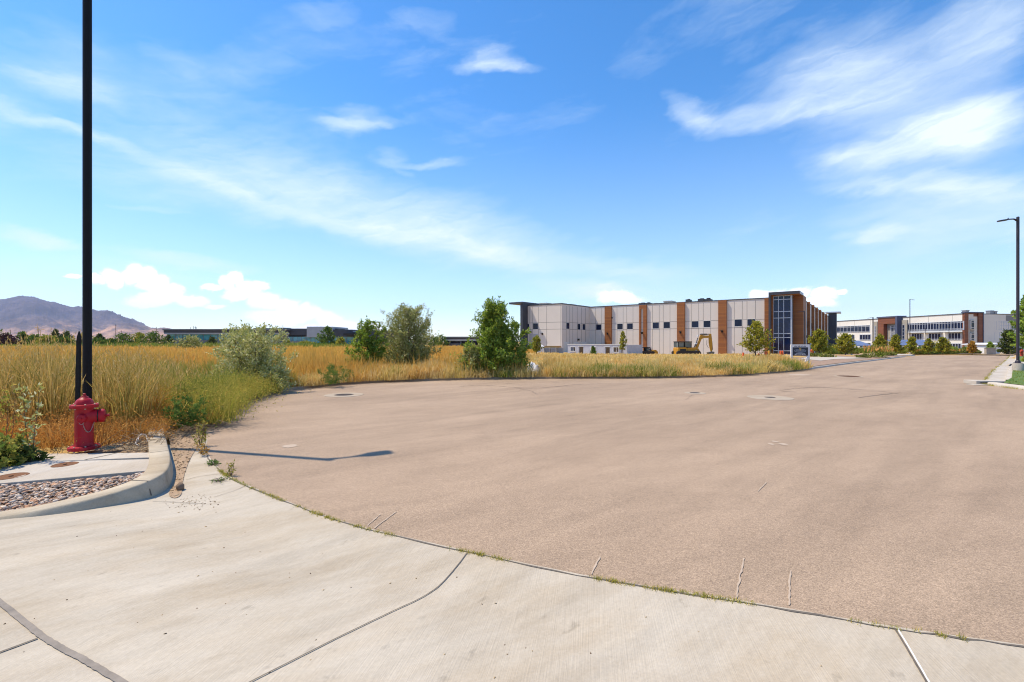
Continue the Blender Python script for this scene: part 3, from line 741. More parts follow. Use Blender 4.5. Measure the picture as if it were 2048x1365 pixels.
inner = [(cl[i, 0] + nl2[i, 0] * .215, cl[i, 1] + nl2[i, 1] * .215) for i in range(len(cl))]
# walk: two strips with a joint between
def strip(name, poly, dz, th=.12):
    mb = MB(); n = len(poly)
    top = [(x, y, slab_z(x) + dz) for x, y in poly]; bot = [(x, y, -.05) for x, y in poly]
    mb.add(top + bot, [tuple(range(n))] + [(i, n + i, n + (i + 1) % n, (i + 1) % n) for i in range(n)])
    return mb
ci = [p for p in inner if 4.72 < p[1] < 5.36 and p[0] > -4.6]
s1 = [(-7.6, 4.12), (-6.3, 4.28), (-5.015, 4.457)] + [ci[0]] + ci[1:] + [(-5.54, 5.33), (-7.6, 5.25)]
o = strip('w', s1, .0).build('sidewalk', M['walk'], bevel=.006); tag(o, 'concrete walk strip behind the gravel bed with two rusty lids', kind='structure')
ci2 = [p for p in inner if 5.37 < p[1] < 5.66 and p[0] > -5]
s2 = [(-6.3, 5.33), (-5.54, 5.345)] + ci2 + [(-5.15, 5.68), (-5.86, 5.77), (-6.5, 5.8)]
o = strip('w', s2, -.004).build('sidewalk', M['walk'], bevel=.006); tag(o, 'narrow cracked concrete strip under the hydrant', kind='structure')
mb = MB(); v, f = ribbon([(-5.02, 5.345), (-4.98, 5.45), (-4.93, 5.56), (-4.90, 5.68)], .016, lambda x, y: slab_z(x), .001, .5); mb.add(v, f)
tag(mb.build('walk_crack', M['joint']), 'crack across the narrow strip by the hydrant', kind='structure')
# gravel bed
cin = np.array(inner); slab_edge = [(-7.6, 4.12), (-6.3, 4.28), (-5.015, 4.457), (-3.6, 4.66)]
def bed_z(x, y):
    d = np.hypot(cin[:, 0] - x, cin[:, 1] - y); k = int(d.argmin()); d1 = float(d[k]); d2 = float(distpoly(np.array([x]), np.array([y]), slab_edge, False)[0])
    return (float(cl[k, 2]) * d2 + slab_z(x) * d1) / (d1 + d2 + 1e-6) - .022
bed = [p for p in inner if p[1] < 4.75 and p[0] > -7.2] + [(-3.9, 4.62), (-5.0, 4.44), (-7.2, 4.15)]
o = tri_fill('gravel_base', bed, lambda x, y: bed_z(x, y) - .012, M['dirt'], .3); tag(o, 'earth under the gravel bed', kind='structure')

def stones(name, n, poly, zf, r0, r1, mat, squash=.55, seed=1, dens=None):
    g = np.random.default_rng(seed); xs = [p[0] for p in poly]; ys = [p[1] for p in poly]
    P = []
    while len(P) < n:
        x = g.uniform(min(xs), max(xs), 4000); y = g.uniform(min(ys), max(ys), 4000); k = inpoly(x, y, poly)
        if dens is not None: k &= g.uniform(0, 1, 4000) < dens(x, y)
        P += list(zip(x[k], y[k]))
    P = np.array(P[:n])
    # deformed octahedron subdivided once
    bm = bmesh.new(); bmesh.ops.create_icosphere(bm, subdivisions=1, radius=1.0); bv = np.array([v.co[:] for v in bm.verts]); bf = np.array([[v.index for v in f.verts] for f in bm.faces]); bm.free()
    nv = len(bv); rad = r0 * (r1 / r0) ** g.uniform(0, 1, n) ** 1.6
    V = bv[None] * (1 + g.uniform(-.28, .28, (n, nv, 1)))
    sc = np.stack([g.uniform(.8, 1.5, n), g.uniform(.6, 1.0, n), g.uniform(.35, .8, n) * squash * 1.5], -1) * rad[:, None]
    V = V * sc[:, None]
    a = g.uniform(0, 6.283, n); tl = g.normal(0, .35, n)
    c, s = np.cos(tl)[:, None], np.sin(tl)[:, None]; V[..., 1], V[..., 2] = V[..., 1] * c - V[..., 2] * s, V[..., 1] * s + V[..., 2] * c
    c, s = np.cos(a)[:, None], np.sin(a)[:, None]; V[..., 0], V[..., 1] = V[..., 0] * c - V[..., 1] * s, V[..., 0] * s + V[..., 1] * c
    z = np.array([zf(x, y) for x, y in P])
    V += np.stack([P[:, 0], P[:, 1], z + rad * .22], -1)[:, None]
    idx = (bf[None] + (np.arange(n) * nv)[:, None, None]).ravel()
    return npmesh(name, V.reshape(-1, 3), np.full(n * len(bf), 3), idx, mat)
bedg = [(x, y) for x, y in bed]
o = stones('gravel', 9500, bedg, lambda x, y: bed_z(x, y) - .008 + random.uniform(0, .016), .008, .026, M['gravel'], seed=3)
tag(o, 'pink, grey and tan landscaping stones in the bed behind the curb', kind='stuff')

# earth that has washed in between the curb and the gutter, with litter
dp = [G(*p) for p in [(337, 872), (352, 938), (347, 962), (338, 985), (350, 992), (363, 984), (366, 960), (373, 935), (386, 908), (404, 884), (408, 870), (380, 850)]]
def dirt_z(x, y): return max(apz(x, y), -.03) + .007 + .005 * mnoise.noise(Vector((x * 6, y * 6, 0)))
o = tri_fill('dirt', smooth_line(dp + [dp[0]], 4)[:-1], lambda x, y: dirt_z(x, y), M['dirt'], .12); tag(o, 'brown washed-in earth in the gutter beside the curb', kind='structure')
o = stones('dirt_crumbs', 700, dp, dirt_z, .004, .014, M['litter'], seed=5); tag(o, 'crumbs of earth and dry litter in the gutter', kind='stuff')
cr = [G(*p) for p in [(330, 985), (420, 985), (470, 1030), (400, 1060), (330, 1010)]]
ccx, ccy = G(395, 1000)
o = stones('gutter_grit', 130, cr, apz, .003, .008, M['litter'], seed=6, dens=lambda x, y: np.exp(-((x - ccx) ** 2 + (y - ccy) ** 2) / .05)); tag(o, 'scattered grit on the concrete where the gutter starts', kind='stuff')
o = stones('apron_grit', 70, [(-3.6, 4.2), (-.5, 3.0), (2.2, 2.1), (2.0, 1.8), (-3.5, 1.8)], apz, .003, .007, M['litter'], seed=8); tag(o, 'a few dark crumbs strewn over the driveway concrete', kind='stuff')
db = [(-9.4, 5.0), (-7.6, 5.2), (-5.6, 5.5), (-4.45, 5.5), (-4.72, 6.1), (-5.15, 6.7), (-5.85, 7.7), (-8, 7.7), (-9.8, 6.5)]
o = tri_fill('dirt', db, lambda x, y: slab_z(x) - .03 + .016 * mnoise.noise(Vector((x * 4, y * 4, 1))), M['dirt'], .25); tag(o, 'bare brown earth with dead stems behind the hydrant', kind='structure')
o = stones('dead_litter', 1500, [(-5.3, 5.72), (-4.5, 5.68), (-4.75, 6.1), (-5.3, 6.4)], lambda x, y: .13, .004, .02, M['litter'], squash=.3, seed=9); tag(o, 'dead plant litter on the earth behind the hydrant', kind='stuff')
for px, py, r, lab in ((130, 930, .115, 'small rusty round lid in the walk, nearer the hydrant'), (22, 953.5, .135, 'larger rusty round lid in the walk, at the picture edge')):
    x, y = G(px, py, .1); x, y = (EYE - slab_z(x)) * FPX / (py - CY) * ray(px), (EYE - slab_z(x)) * FPX / (py - CY)
    mb = MB(); mb.lathe([(r, -.02), (r, .004), (r - .008, .007), (r - .014, .004), (r - .03, .003), (.02, .003), (.016, .012), (.001, .013)], 24)
    o = mb.build('meter_lid', M['rust']); o.location = (x, y, slab_z(x)); tag(o, lab, 'lid', 'rusty lids in the walk')
x, y = G(361, 976); o = stones('loose_stone', 1, [(x - .001, y - .001), (x + .001, y - .001), (x, y + .001)], lambda a, b: .0, .04, .041, M['stone_brown'], 1.0, 4)
tag(o, 'small brown stone lying loose in the gutter by the curb bend', 'stone')

def offset_line(line, d):
    P = np.array(line); tg_ = np.gradient(P, axis=0); tg_ /= np.linalg.norm(tg_, axis=1)[:, None]; return [(p[0] - t_[1] * d, p[1] + t_[0] * d) for p, t_ in zip(P, tg_)]
# far curb of the bulb and the kerb of the road (concrete edge shown where grass does not hang over)
def sweep_curb(name, line, side, label, w=.16, h=.14, pan=0.0, mat='curb'):
    P = np.array(line); tg = np.gradient(P, axis=0); tg /= np.linalg.norm(tg, axis=1)[:, None]; nn = np.stack([-tg[:, 1], tg[:, 0]], -1) * side
    pr = [(-.003, -.05), (0, .006)] + ([(pan, .0), (pan + .02, h - .03)] if pan else [(.02, h - .03)]) + [(pan + .05, h), (pan + w, h), (pan + w + .005, -.05)]
    X = np.stack([P[:, 0] + nn[:, 0] * a for a, b in pr]); Y = np.stack([P[:, 1] + nn[:, 1] * a for a, b in pr])
    Z = np.stack([T(P[:, 0], P[:, 1]) + b for a, b in pr])
    o = grid_mesh(name, X, Y, Z, M[mat])
    if sum(q.normal.z * q.area for q in o.data.polygons) < 0: o.data.flip_normals()
    o.data.set_sharp_from_angle(angle=R(50)); tag(o, label, kind='structure'); return o
fl = [p for p in far_line if p[1] > 8.3]
sweep_curb('curb', [p for p in fl if p[0] < 15.8], 1, 'old brownish concrete curb along the wild grass round the bulb', .15, .085, 0, 'old_curb')
sweep_curb('curb', [p for p in fl if p[0] > 15.3], 1, 'concrete curb along the planting strip of the road', .15, .10, .0, 'walk')
rl = right_line[::-1]
sweep_curb('curb', [p for p in rl if p[1] >= 16.4], -1, 'pale concrete curb and gutter along the lawn at the road', .18, .11, .50, 'walk')
sweep_curb('curb', [p for p in rl if p[1] <= 15.6], -1, 'curb that turns away right in front of the lawn', .2, .11, 0, 'walk')
# storm inlet in the curb corner
x, y = G(1984, 771); mb = MB(); mb.box(-.62, .55, -.10, .22, 0, .022, 0); mb.box(-.22, .36, .0, .222, .022, .034, 1); mb.box(-.3, .62, .22, .75, .0, .125, 2)
mb.box(-.2, .36, .212, .225, .034, .095, 1)  # dark boxes: the shade of the inlet opening put in as colour
o = mb.build('storm_drain', [M['walk'], M['joint'], M['walk']], bevel=.01); o.location = (x, y, .0); o.rotation_euler = (0, 0, R(-8)); tag(o, 'concrete storm drain with a dark slot at the lawn corner', 'drain')

# manholes
def manhole(px, py, rc, rl_, lab, lidmat='iron'):
    x, y = G(px, py); e = empty('manhole', (x, y, float(T(x, y)))); tag(e, lab, 'manhole', 'manholes in the asphalt')
    MB().lathe([(rc, -.05), (rc, .006), (rc - .02, .009), (rl_ + .012, .009), (rl_ + .01, -.02), (.01, -.02)], 40, smooth=False).build('collar', M['collar'], e)
    mb = MB(); mb.lathe([(rl_, -.018), (rl_, .010), (rl_ - .03, .012), (.02, .012)], 32, smooth=False)
    for a in range(-3, 4):
        h = math.sqrt(max(.01, (rl_ * .85) ** 2 - (a * rl_ * .22) ** 2)); mb.box(-h, h, a * rl_ * .22 - .012, a * rl_ * .22 + .012, .0125, .016)
    mb.build('lid', M[lidmat], e); return e
manhole(688, 790.5, .52, .25, 'dark iron manhole in a wide pale collar near the silver bush')
manhole(1390, 786.5, .29, .13, 'smallest iron valve cover, with a pale ring, in the middle of the bulb')
manhole(1540, 795.8, .55, .12, 'broad pale concrete disc with a small dark cover, beside the darker patch')
manhole(1697, 753.3, .52, .40, 'flat brown manhole lid in the road toward the white sign', 'rust')

# ------------------------------------------------------------------ fire hydrants
def hydrant(name, x, y, z, rz, label, paint, sc=1.0, detail=True):
    e = empty(name, (x, y, z), rz); e.scale = sc if hasattr(sc, '__len__') else (sc,) * 3; tag(e, label, 'hydrant')
    mb = MB()
    mb.lathe([(.205, .012), (.212, .02), (.212, .05), (.205, .058), (.135, .064), (.128, .085), (.124, .11), (.123, .30), (.123, .52), (.128, .565)], 36)
    # swellings where the outlets leave the barrel
    mb.lathe([(.128, .0), (.12, .03), (.092, .085), (.088, .135)], 24, axis=(1, -.12, 0), o=(.045, 0, .445))
    mb.lathe([(.085, .0), (.07, .05), (.058, .09)], 20, axis=(-.16, -1, 0), o=(0, -.055, .435))
    if detail:
        for i in range(8):
            a = 6.283 * i / 8 + .2
            for r, z0, z1 in ((.172, .606, .618), (.19, .056, .070), (.172, .552, .566), (.19, -.004, .014)):
                cx, cy = r * math.cos(a), r * math.sin(a); mb.lathe([(.012, z0), (.012, z1), (.006, z1 + .004)], 6, cx, cy, m=1, smooth=False)
    mb.build('barrel', [paint, M['bolt_rust']], e)
    mb = MB(); mb.lathe([(.125, .562), (.186, .566), (.190, .572), (.190, .602), (.184, .608), (.12, .612)], 36); mb.build('flange', paint, e)
    mb = MB()
    mb.lathe([(.128, .608), (.128, .618), (.121, .64), (.104, .665), (.08, .684), (.058, .694), (.055, .706), (.05, .709), (.036, .711), (.033, .722)], 48, wob=lambda t, h: 1 - (.035 * (abs(math.sin(4 * t)) ** 8 if .61 < h < .69 else 0)))
    mb.build('bonnet', paint, e)
    mb = MB(); mb.lathe([(.030, .72), (.030, .726), (.022, .73), (.020, .752), (.014, .755)], 5, smooth=False); mb.build('operating_nut', paint, e)
    # pumper outlet at the side, hose outlet in front
    ax = Vector((1, -.12, 0)).normalized(); o0 = Vector((.045, 0, .445))
    mb = MB(); mb.lathe([(.076, .135), (.076, .155)], 24, axis=ax, o=o0, m=0); mb.build('outlet_ring', M['machine_black'], e)
    def notch(t, h): return 1 + .03 * math.cos(8 * t)
    mb = MB(); mb.lathe([(.084, .152), (.088, .158), (.088, .20), (.08, .222), (.05, .234), (.02, .236), (.018, .252), (.018, .285), (.012, .288)], 24, axis=ax, o=o0, wob=notch); mb.build('pumper_cap', paint, e)
    ax = Vector((-.16, -1, 0)).normalized(); o0 = Vector((0, -.055, .435))
    mb = MB(); mb.lathe([(.058, .088), (.06, .092), (.06, .122), (.05, .134), (.018, .138), (.015, .142), (.015, .168), (.01, .17)], 20, axis=ax, o=o0, wob=notch); mb.build('hose_cap', paint, e)
    if not detail: return e
    # chain: small links that hang from the hose cap round to the pumper outlet
    c0, c1 = Vector((-.012, -.16, .43)), Vector((.142, -.055, .40)); mb = MB(); n = 26
    for i in range(n):
        s = (i + .5) / n; p = c0.lerp(c1, s); r = .128; p.z -= .19 * (1 - (2 * s - 1) ** 2) * (1 - .25 * s)
        q = Vector((p.x, p.y, 0)); q = q.normalized() * max(q.length, .136); p.x, p.y = q.x, q.y
        s2 = min(1, s + .02); d = (c1 - c0) / n; d.z = -.19 * (-4 * (2 * s - 1)) / n; d.normalize(); sd = Vector((0, -1, .2)) if i % 2 else Vector((1, -.2, .3)); sd = (sd - d * sd.dot(d)).normalized()
        ring = [p + d * (.0105 * math.cos(k * .785)) + sd * (.0055 * math.sin(k * .785)) for k in range(9)]
        mb.tube(ring, .0021, 5, cap=False)
    loop = [Vector((-.012, -.165, .43)) + Vector((.032 * math.sin(k * .628), -.01, .035 * math.cos(k * .628) - .035)) for k in range(11)]
    mb.tube(loop, .0025, 5, cap=False)
    mb.build('chain', M['steel'], e)
    return e
hy = (-5.50, 5.85)
hydrant('fire_hydrant', hy[0], hy[1], slab_z(hy[0]) + .008, R(36), 'deep red fire hydrant with hanging chain on the concrete strip before the black pole', M['red'], (.75, .75, .965))
x, y = G(2043.5, 715.5); hydrant('fire_hydrant', x, y, float(T(x, y)) + .12, R(200), 'small distant red fire hydrant on the lawn right behind the lamp pedestal', M['red_old'], 1.0, False)
x, y = G(1623.5, 713.5); hydrant('fire_hydrant', x, y, float(T(x, y)) + .1, R(40), 'orange-red fire hydrant among low shrubs behind the white sign', M['orange'], 1.0, False)

# ------------------------------------------------------------------ lamps, poles, stake
def street_lamp(x, y, z, H, ang, label, rad=.072, arm=.34, head=.52, ped=.0, group='dark pole lamps', droop=.10):
    e = empty('street_lamp', (x, y, z)); tag(e, label, 'lamp post', group); pz = 0.0
    if ped:
        mb = MB(); mb.lathe([(.19, -.4), (.19, ped - .02), (.175, ped)], 32); mb.build('pedestal', M['pedestal'], e); pz = ped
    mb = MB(); mb.rbox(-.12, .12, -.12, .12, pz, pz + .03, .02); mb.lathe([(.10, pz + .03), (.095, pz + .10), (rad + .005, pz + .14)], 20)
    mb.build('base_plate', M['bronze'], e)
    mb = MB(); mb.lathe([(rad, pz + .02), (rad * .98, H - .02), (rad * .98, H), (rad * .6, H + .02)], 24); mb.build('pole', M['black'] if rad < .055 else M['bronze'], e)
    c, s = math.cos(ang), math.sin(ang); hz = H - .12
    mb = MB(); mb.tube([(c * r, s * r, hz + dz) for r, dz in ((rad * .5, -.05), (rad + .06, .0), (rad + .14, .03), (rad + arm, .02))], [.045, .04, .032, .03], 10); mb.build('arm', M['bronze'], e)
    # flat head, wider than the arm, drooping a little
    mb = MB(); r0 = rad + arm - .06; P = []
    outl = [(0, .035), (.08, .05), (.16, .09), (.24, .115), (head - .05, .115), (head, .09)]
    for r, w in outl: P.append((r, w))
    poly = [(r, w) for r, w in P] + [(r, -w) for r, w in P[::-1]]
    n = len(poly)
    def tr(r, w, dz): return (c * (r0 + r) - s * w, s * (r0 + r) + c * w, hz + .045 - droop * r * 1.4 + dz)
    top = [tr(r, w * .92, .0) for r, w in poly]; bot = [tr(r, w, -.065 + .02 * (r < .2)) for r, w in poly]
    mb.add(top + bot, [tuple(range(n)), tuple(range(2 * n - 1, n - 1, -1))] + [(i, n + i, n + (i + 1) % n, (i + 1) % n) for i in range(n)])
    h = mb.build('lamp_head', M['bronze'], e, bevel=.006)
    mb = MB(); mb.add([tr(r, w * .8, -.0665) for r, w in ((.2, .11), (head - .06, .11), (head - .06, -.11), (.2, -.11))], [(0, 1, 2, 3)])
    mb.build('lens', M['lens'], h)
    mb = MB(); q = tr(.12, 0, 0); mb.lathe([(.02, 0), (.02, .05), (.012, .06)], 10, axis=(0, 0, 1), o=q); mb.build('photocell', M['bronze'], h)
    return e
street_lamp(-6.31, 6.76, .08, 7.1, math.atan2(.46, .89), 'tall black pole that leaves the top of the picture, behind the hydrant', .054)
x, y = G(2035.7, 746.5); street_lamp(x, y, float(T(x, y)) + .03, zpx(436, y), math.pi, 'dark lamp post on a round concrete pedestal in the lawn at the picture edge', .056, .34, .56, .43)
x, y = G(1819.8, 709.5); z = float(T(x, y)); street_lamp(x, y, z + .03, zpx(599, y) - z, 0, 'dark lamp post on a pedestal at the far bend of the road, arm pointing right', .065, .34, .56, .42)
y = 62.0; x = ray(1608.6) * y; z = float(T(x, y)); street_lamp(x, y, z, zpx(622, y) - z, math.pi, 'lamp post standing before the grey building beside its brown glass corner', .065, .34, .56, .4)
y = 95.0; x = ray(1746) * y; z = float(T(x, y)); street_lamp(x, y, z, zpx(635, y) - z, math.pi, 'dark lamp post rising in front of the white building left of its brown portal', .1, .4, .7, .4)
for px, top, Y, lab in ((1850.5, 658, 118, 'thin dark pole between two young trees before the white building'), (1898, 655, 122, 'thin dark pole nearest the brown corner tower of the white building')):
    y = Y; x = ray(px) * y; z = float(T(x, y)); e = empty('light_pole', (x, y, z)); tag(e, lab, 'pole', 'thin poles by the white building')
    MB().lathe([(.07, 0), (.055, zpx(top, y) - z)], 10).build('shaft', M['bronze'], e); mb = MB(); mb.box(-.3, .3, -.12, .12, zpx(top, y) - z, zpx(top, y) - z + .1); mb.build('lamp_head', M['bronze'], e, bevel=.02)
for px, top, Y, arm, lab in ((231.5, 649, 420, 0, 'tallest thin utility pole before the mountain, right of the black pole'), (242.5, 661, 420, 0, 'short thin pole just beside the tallest utility pole'), (312.5, 654, 400, 0, 'thin utility pole at the near end of the dark flat building'), (20.5, 660, 380, 1, 'utility pole with a crossarm above the purple bush'), (77.5, 657, 400, 0, 'thin pole above the green hedge left of the wooden stake')):
    y = Y; x = ray(px) * y; z = float(T(x, y)); e = empty('utility_pole', (x, y, z)); tag(e, lab, 'utility pole', 'distant utility poles'); H = zpx(top, y) - z
    MB().lathe([(.22, 0), (.15, H)], 8).build('pole', M['bark_dark'], e)
    mb = MB(); mb.box(-(1.4 if arm else .5), 1.4 if arm else .5, -.08, .08, H - 1.1, H - .9); mb.build('crossarm', M['bark_dark'], e)
# charred stake
y = 6.32; x = ray(155) * y; mb = MB(); zt = zpx(663, y)
pts = []; n = 26; rg = random.Random(3)
for k in range(n):
    h = .02 + (zt - .02) * k / (n - 1); ox = .035 * h / zt + rg.uniform(-.002, .002); w = .028 - .006 * k / n + rg.uniform(-.002, .002); pts.append((h, ox, w))
for h, ox, w in pts: pass
v = []; f = []
for k, (h, ox, w) in enumerate(pts):
    q = 1.0 if k < n - 2 else (.75 if k == n - 2 else .25)
    v += [(x + ox - .012 + a * w * q, y + b * .016 * q, h) for a, b in ((-1, -1), (-.6, -1.2), (1, -1), (1.1, .8), (.4, 1), (-1, 1))]
f = [(k * 6 + j, k * 6 + (j + 1) % 6, k * 6 + 6 + (j + 1) % 6, k * 6 + 6 + j) for k in range(n - 1) for j in range(6)] + [tuple((n - 1) * 6 + j for j in range(6))]
o = MB().add(v, f).build('wooden_stake', M['stake'], bevel=0); tag(o, 'thin black charred wooden stake stuck in the grass behind the hydrant', 'stake')

# white loops of wire on the earth
mb = MB()
def wl(pts): return smooth_line([((EYE - .14 - h) * FPX / (b - CY) * ray(a), (EYE - .14 - h) * FPX / (b - CY), .15 + h) for a, b, h in pts], 5)
mb.tube(wl([(276, 884, .0), (279, 874, .03), (286, 870, .05), (292, 873, .04), (295, 884, .0)]), .0045, 6); mb.tube(wl([(270, 891, 0), (274, 880, .02), (277, 875, .03), (283, 869, .05)]), .004, 6); mb.tube(wl([(276, 884, 0), (272, 889, .0), (277, 893, 0)]), .004, 6)
tag(mb.build('wire_loop', M['wire']), 'pale loops of thin wire on the bare earth right of the hydrant', 'wire')

def at_(px, y): return (ray(px) * y, y)
# white sheet of plastic in the grass
x, y = at_(1064, 20.5); g = np.random.default_rng(5); n = 22; gxx, gyy = np.meshgrid(np.linspace(-1, 1, n), np.linspace(-1, 1, n))
rr = np.sqrt(gxx ** 2 + gyy ** 2); hf = np.array([[mnoise.noise(Vector((a * 2.2, b_ * 2.2, 4.0))) + .5 * mnoise.noise(Vector((a * 5, b_ * 5, 9.0))) for a, b_ in zip(r1, r2)] for r1, r2 in zip(gxx, gyy)])
zz = np.clip(.46 * np.clip(1 - rr ** 1.6, 0, 1) * (1 + .38 * hf) + .04 * hf, -.05, 2)
o = grid_mesh('plastic_bag', gxx * .45, gyy * .30, zz, M['whitestuff'], smooth=False); o.location = (x, y, .08); tag(o, 'crumpled white plastic lying in the straw right of the big green tree', 'plastic bag')

# ------------------------------------------------------------------ sale sign
def text_mesh(name, body, size, mat, parent, loc, depth=.004, align='CENTER', sx=1.0):
    cu = bpy.data.curves.new(name, 'FONT'); cu.body = body; cu.size = size; cu.align_x = align; cu.align_y = 'CENTER'; cu.extrude = depth
    tmp = bpy.data.objects.new('tmp', cu); COL.objects.link(tmp); dg = bpy.context.evaluated_depsgraph_get()
    me = bpy.data.meshes.new_from_object(tmp.evaluated_get(dg)); bpy.data.objects.remove(tmp)
    me.materials.clear(); o = link(name, me, mat, parent); o.location = loc; o.rotation_euler = (R(90), 0, 0); o.scale = (sx, 1, 1); return o
y = 30.0; sx0, sx1 = ray(1583.5) * y, ray(1616.5) * y; xm = (sx0 + sx1) / 2; z0 = float(T(xm, y)); W = (sx1 - sx0) / 2
e = empty('sale_sign', (xm, y, z0)); tag(e, 'white-framed real estate sign with dark panel, where the wild grass ends at the road', 'sign')
e.rotation_euler = (0, 0, R(-4)); zt = zpx(689.5, y) - z0; zb = zpx(712, y) - z0; zm = zpx(695, y) - z0
for s in (-1, 1):
    mb = MB(); mb.box(s * W - .05, s * W + .05, -.045, .045, -.25, zt); p = mb.build('post', M['sign_white'], e, bevel=.006)
    mb = MB(); mb.sideprism([(s * W - s * .051, .62), (s * W - s * .051, .50), (s * W - s * .30, -.2), (s * W - s * .40, -.2)] if s > 0 else [(s * W - s * .051, .62), (s * W - s * .40, -.2), (s * W - s * .30, -.2), (s * W - s * .051, .50)], -.03, .03); mb.build('brace', M['sign_white'], e)
mb = MB(); mb.box(-W + .05, W - .05, -.04, .04, zt - .07, zt - .003); mb.build('top_rail', M['sign_white'], e, bevel=.005)
mb = MB(); mb.box(-W + .052, W - .052, -.022, .02, zm, zt - .072); mb.build('top_panel', M['sign_white'], e)
mb = MB(); mb.box(-W + .052, W - .052, -.022, .02, zb, zm - .003); mb.build('panel', M['sign_dark'], e)
hp = zm - zb
mb = MB()
for i in range(9): mb.box(-.19 + i * .042, -.19 + i * .042 + .028, -.026, -.0225, zm + (zt - .07 - zm) * .68, zm + (zt - .07 - zm) * .88)
rg = random.Random(9)
for i in range(17):
    if i in (4, 9, 12): continue
    xx = -.37 + i * .044; hgt = rg.choice([.6, .75, 1.0]); mb.box(xx, xx + .03, -.026, -.0225, zm + .03, zm + .03 + .085 * hgt)
mb.build('lettering', M['ink'], e)
text_mesh('phone_number', '801-210-4070', .125, M['sign_white'], e, (0, -.024, zb + hp * .14), .003, sx=.98)
mb = MB()
el = [(.36 * math.cos(a), zb + hp * .58 + .10 * math.sin(a)) for a in np.linspace(0, 6.283, 33)]
mb.tube([(a, -.028, b) for a, b in el], .009, 5, cap=False); mb.box(-.27, .27, -.029, -.0225, zb + hp * .535, zb + hp * .60); mb.box(-.14, .16, -.028, -.0225, zb + hp * .40, zb + hp * .45); mb.box(-.27, .30, -.028, -.0225, zb + hp * .255, zb + hp * .30)
mb.build('logo', M['alu'], e)
mb = MB(); mb.sideprism([(-.075, zb + hp * .93), (-.05, zb + hp * .72), (0, zb + hp * .60), (.05, zb + hp * .72), (.06, zb + hp * .93), (0, zb + hp * .86)], -.034, -.0225); mb.build('crest', M['sign_gold'], e)

# ------------------------------------------------------------------ the grey panel building
B = Fr(42.3, 67.2, .79, -.613)
u0 = B.u(1179.5); ROOF = 8.0; BASE = -2.5; vw = None
a = ray(1123.5)   # wing corner on the plane u = u0
vw = B.v(1123.5, u0); ul = B.u(1046, vw)
bd = empty('office_building', (B.o[0], B.o[1], 0), B.ang)
tag(bd, 'long two-storey pale grey panel building with brown bands and a glazed corner tower', 'building')
DEP = B.v(1656.5, 0)
uR = 0.0
def panelwall(segs, joints_u, zj, on='v', at=0.0, mats=None, parent=bd, name='wall', rects=(), lo=BASE, hi=ROOF):
    pass
mb = MB()
# body volume (front hall and left wing), seams proud of the face by 3 mm
mb.box(u0, uR, 0, DEP, BASE, ROOF); mb.box(ul, u0, vw, DEP * .8, BASE, ROOF - .003)
zt1, zt2 = B.z(B.u(1240), 0, 646.4), B.z(B.u(1240), 0, 659.8)
def vs(u, v): mb.box(u - .03, u + .03, v - .004, v + .02, BASE, ROOF - .2, 1)
fj = [1191.3, 1203.5, 1234, 1246.3, 1253.5, 1266, 1305, 1318.5, 1326.5, 1340, 1382.5, 1397.5, 1406.5, 1421.5, 1468.5, 1484.5, 1494, 1511]
for px in fj: vs(B.u(px), 0)
for px in (1058.4, 1065.2, 1076.9, 1093.3, 1121.6): vs(B.u(px, vw), vw)
for zz in (zt1, zt2):
    mb.box(u0 + .1, uR - .1, -.004, .02, zz - .03, zz + .03, 1); mb.box(ul + .2, u0 - .05, vw - .004, vw + .02, zz - .03, zz + .03, 1); mb.box(u0 - .02, u0 + .004, vw + .05, -.05, zz - .03, zz + .03, 1)
for px in (1132.5, 1139.5, 1145.5, 1154.5, 1163, 1171): 
    v = B.v(px, u0); mb.box(u0 - .02, u0 + .004, v - .05, v + .05, BASE, ROOF - .2, 1)
nf = 8; fins = [1610, 1619.2, 1627.7, 1635, 1641.7, 1648.2, 1653.9]; fv = [B.v(p, 0) for p in fins]
for i in range(len(fv) - 1):
    for f in (.25, .5, .75): v = fv[i] + (fv[i + 1] - fv[i]) * f; mb.box(-.02, .004, v - .03, v + .03, BASE, ROOF - .2, 1)
mb.build('wall', [M['panel'], M['seam']], bd)
mb = MB(); c = .06
mb.box(u0 - c, uR + c, -c, .25, ROOF + .002, ROOF + .16); mb.box(ul - c, u0 + c, vw - c, vw + .25, ROOF + .002, ROOF + .16); mb.box(u0 - .25, u0 + c, vw + .25, -c, ROOF + .002, ROOF + .16); mb.box(-.25, c, .25, DEP, ROOF + .002, ROOF + .16); mb.box(ul - c, ul + .25, vw + .25, DEP * .8, ROOF + .002, ROOF + .16)
mb.build('coping', M['coping'], bd)
mb = MB(); mb.box(u0 + .2, -.3, .3, DEP - .2, ROOF + .003, ROOF + .02); mb.box(ul + .3, u0 - .3, vw + .3, DEP * .78, ROOF + .003, ROOF + .02); mb.build('roof', M['roof'], bd)
# brown cladding bands
for i, (pa, pb) in enumerate(((1209.3, 1222.5), (1278.1, 1292.8), (1353.9, 1369), (1436.4, 1452.9), (1528.9, 1537.2))):
    ua, ub = B.u(pa, -.3), B.u(pb, -.3); mb = MB()
    if i == 1:
        mb.box(ua, ua + .28, -.3, 0, BASE, ROOF - .06); mb.box(ua + .75, ub, -.3, 0, BASE, ROOF - .06); mb.box(ua + .28, ua + .75, -.3, 0, ROOF - .7, ROOF - .06)
    else: mb.box(ua, ub, -.32, 0, BASE, ROOF + (.05 if i else -.02))
    mb.build('brown_band', M['wood'], bd)
for p in fins:
    v = B.v(p, .35); mb = MB(); mb.box(0, .42, v - .28, v + .28, BASE, ROOF + .12); mb.build('brown_band', M['wood'], bd)
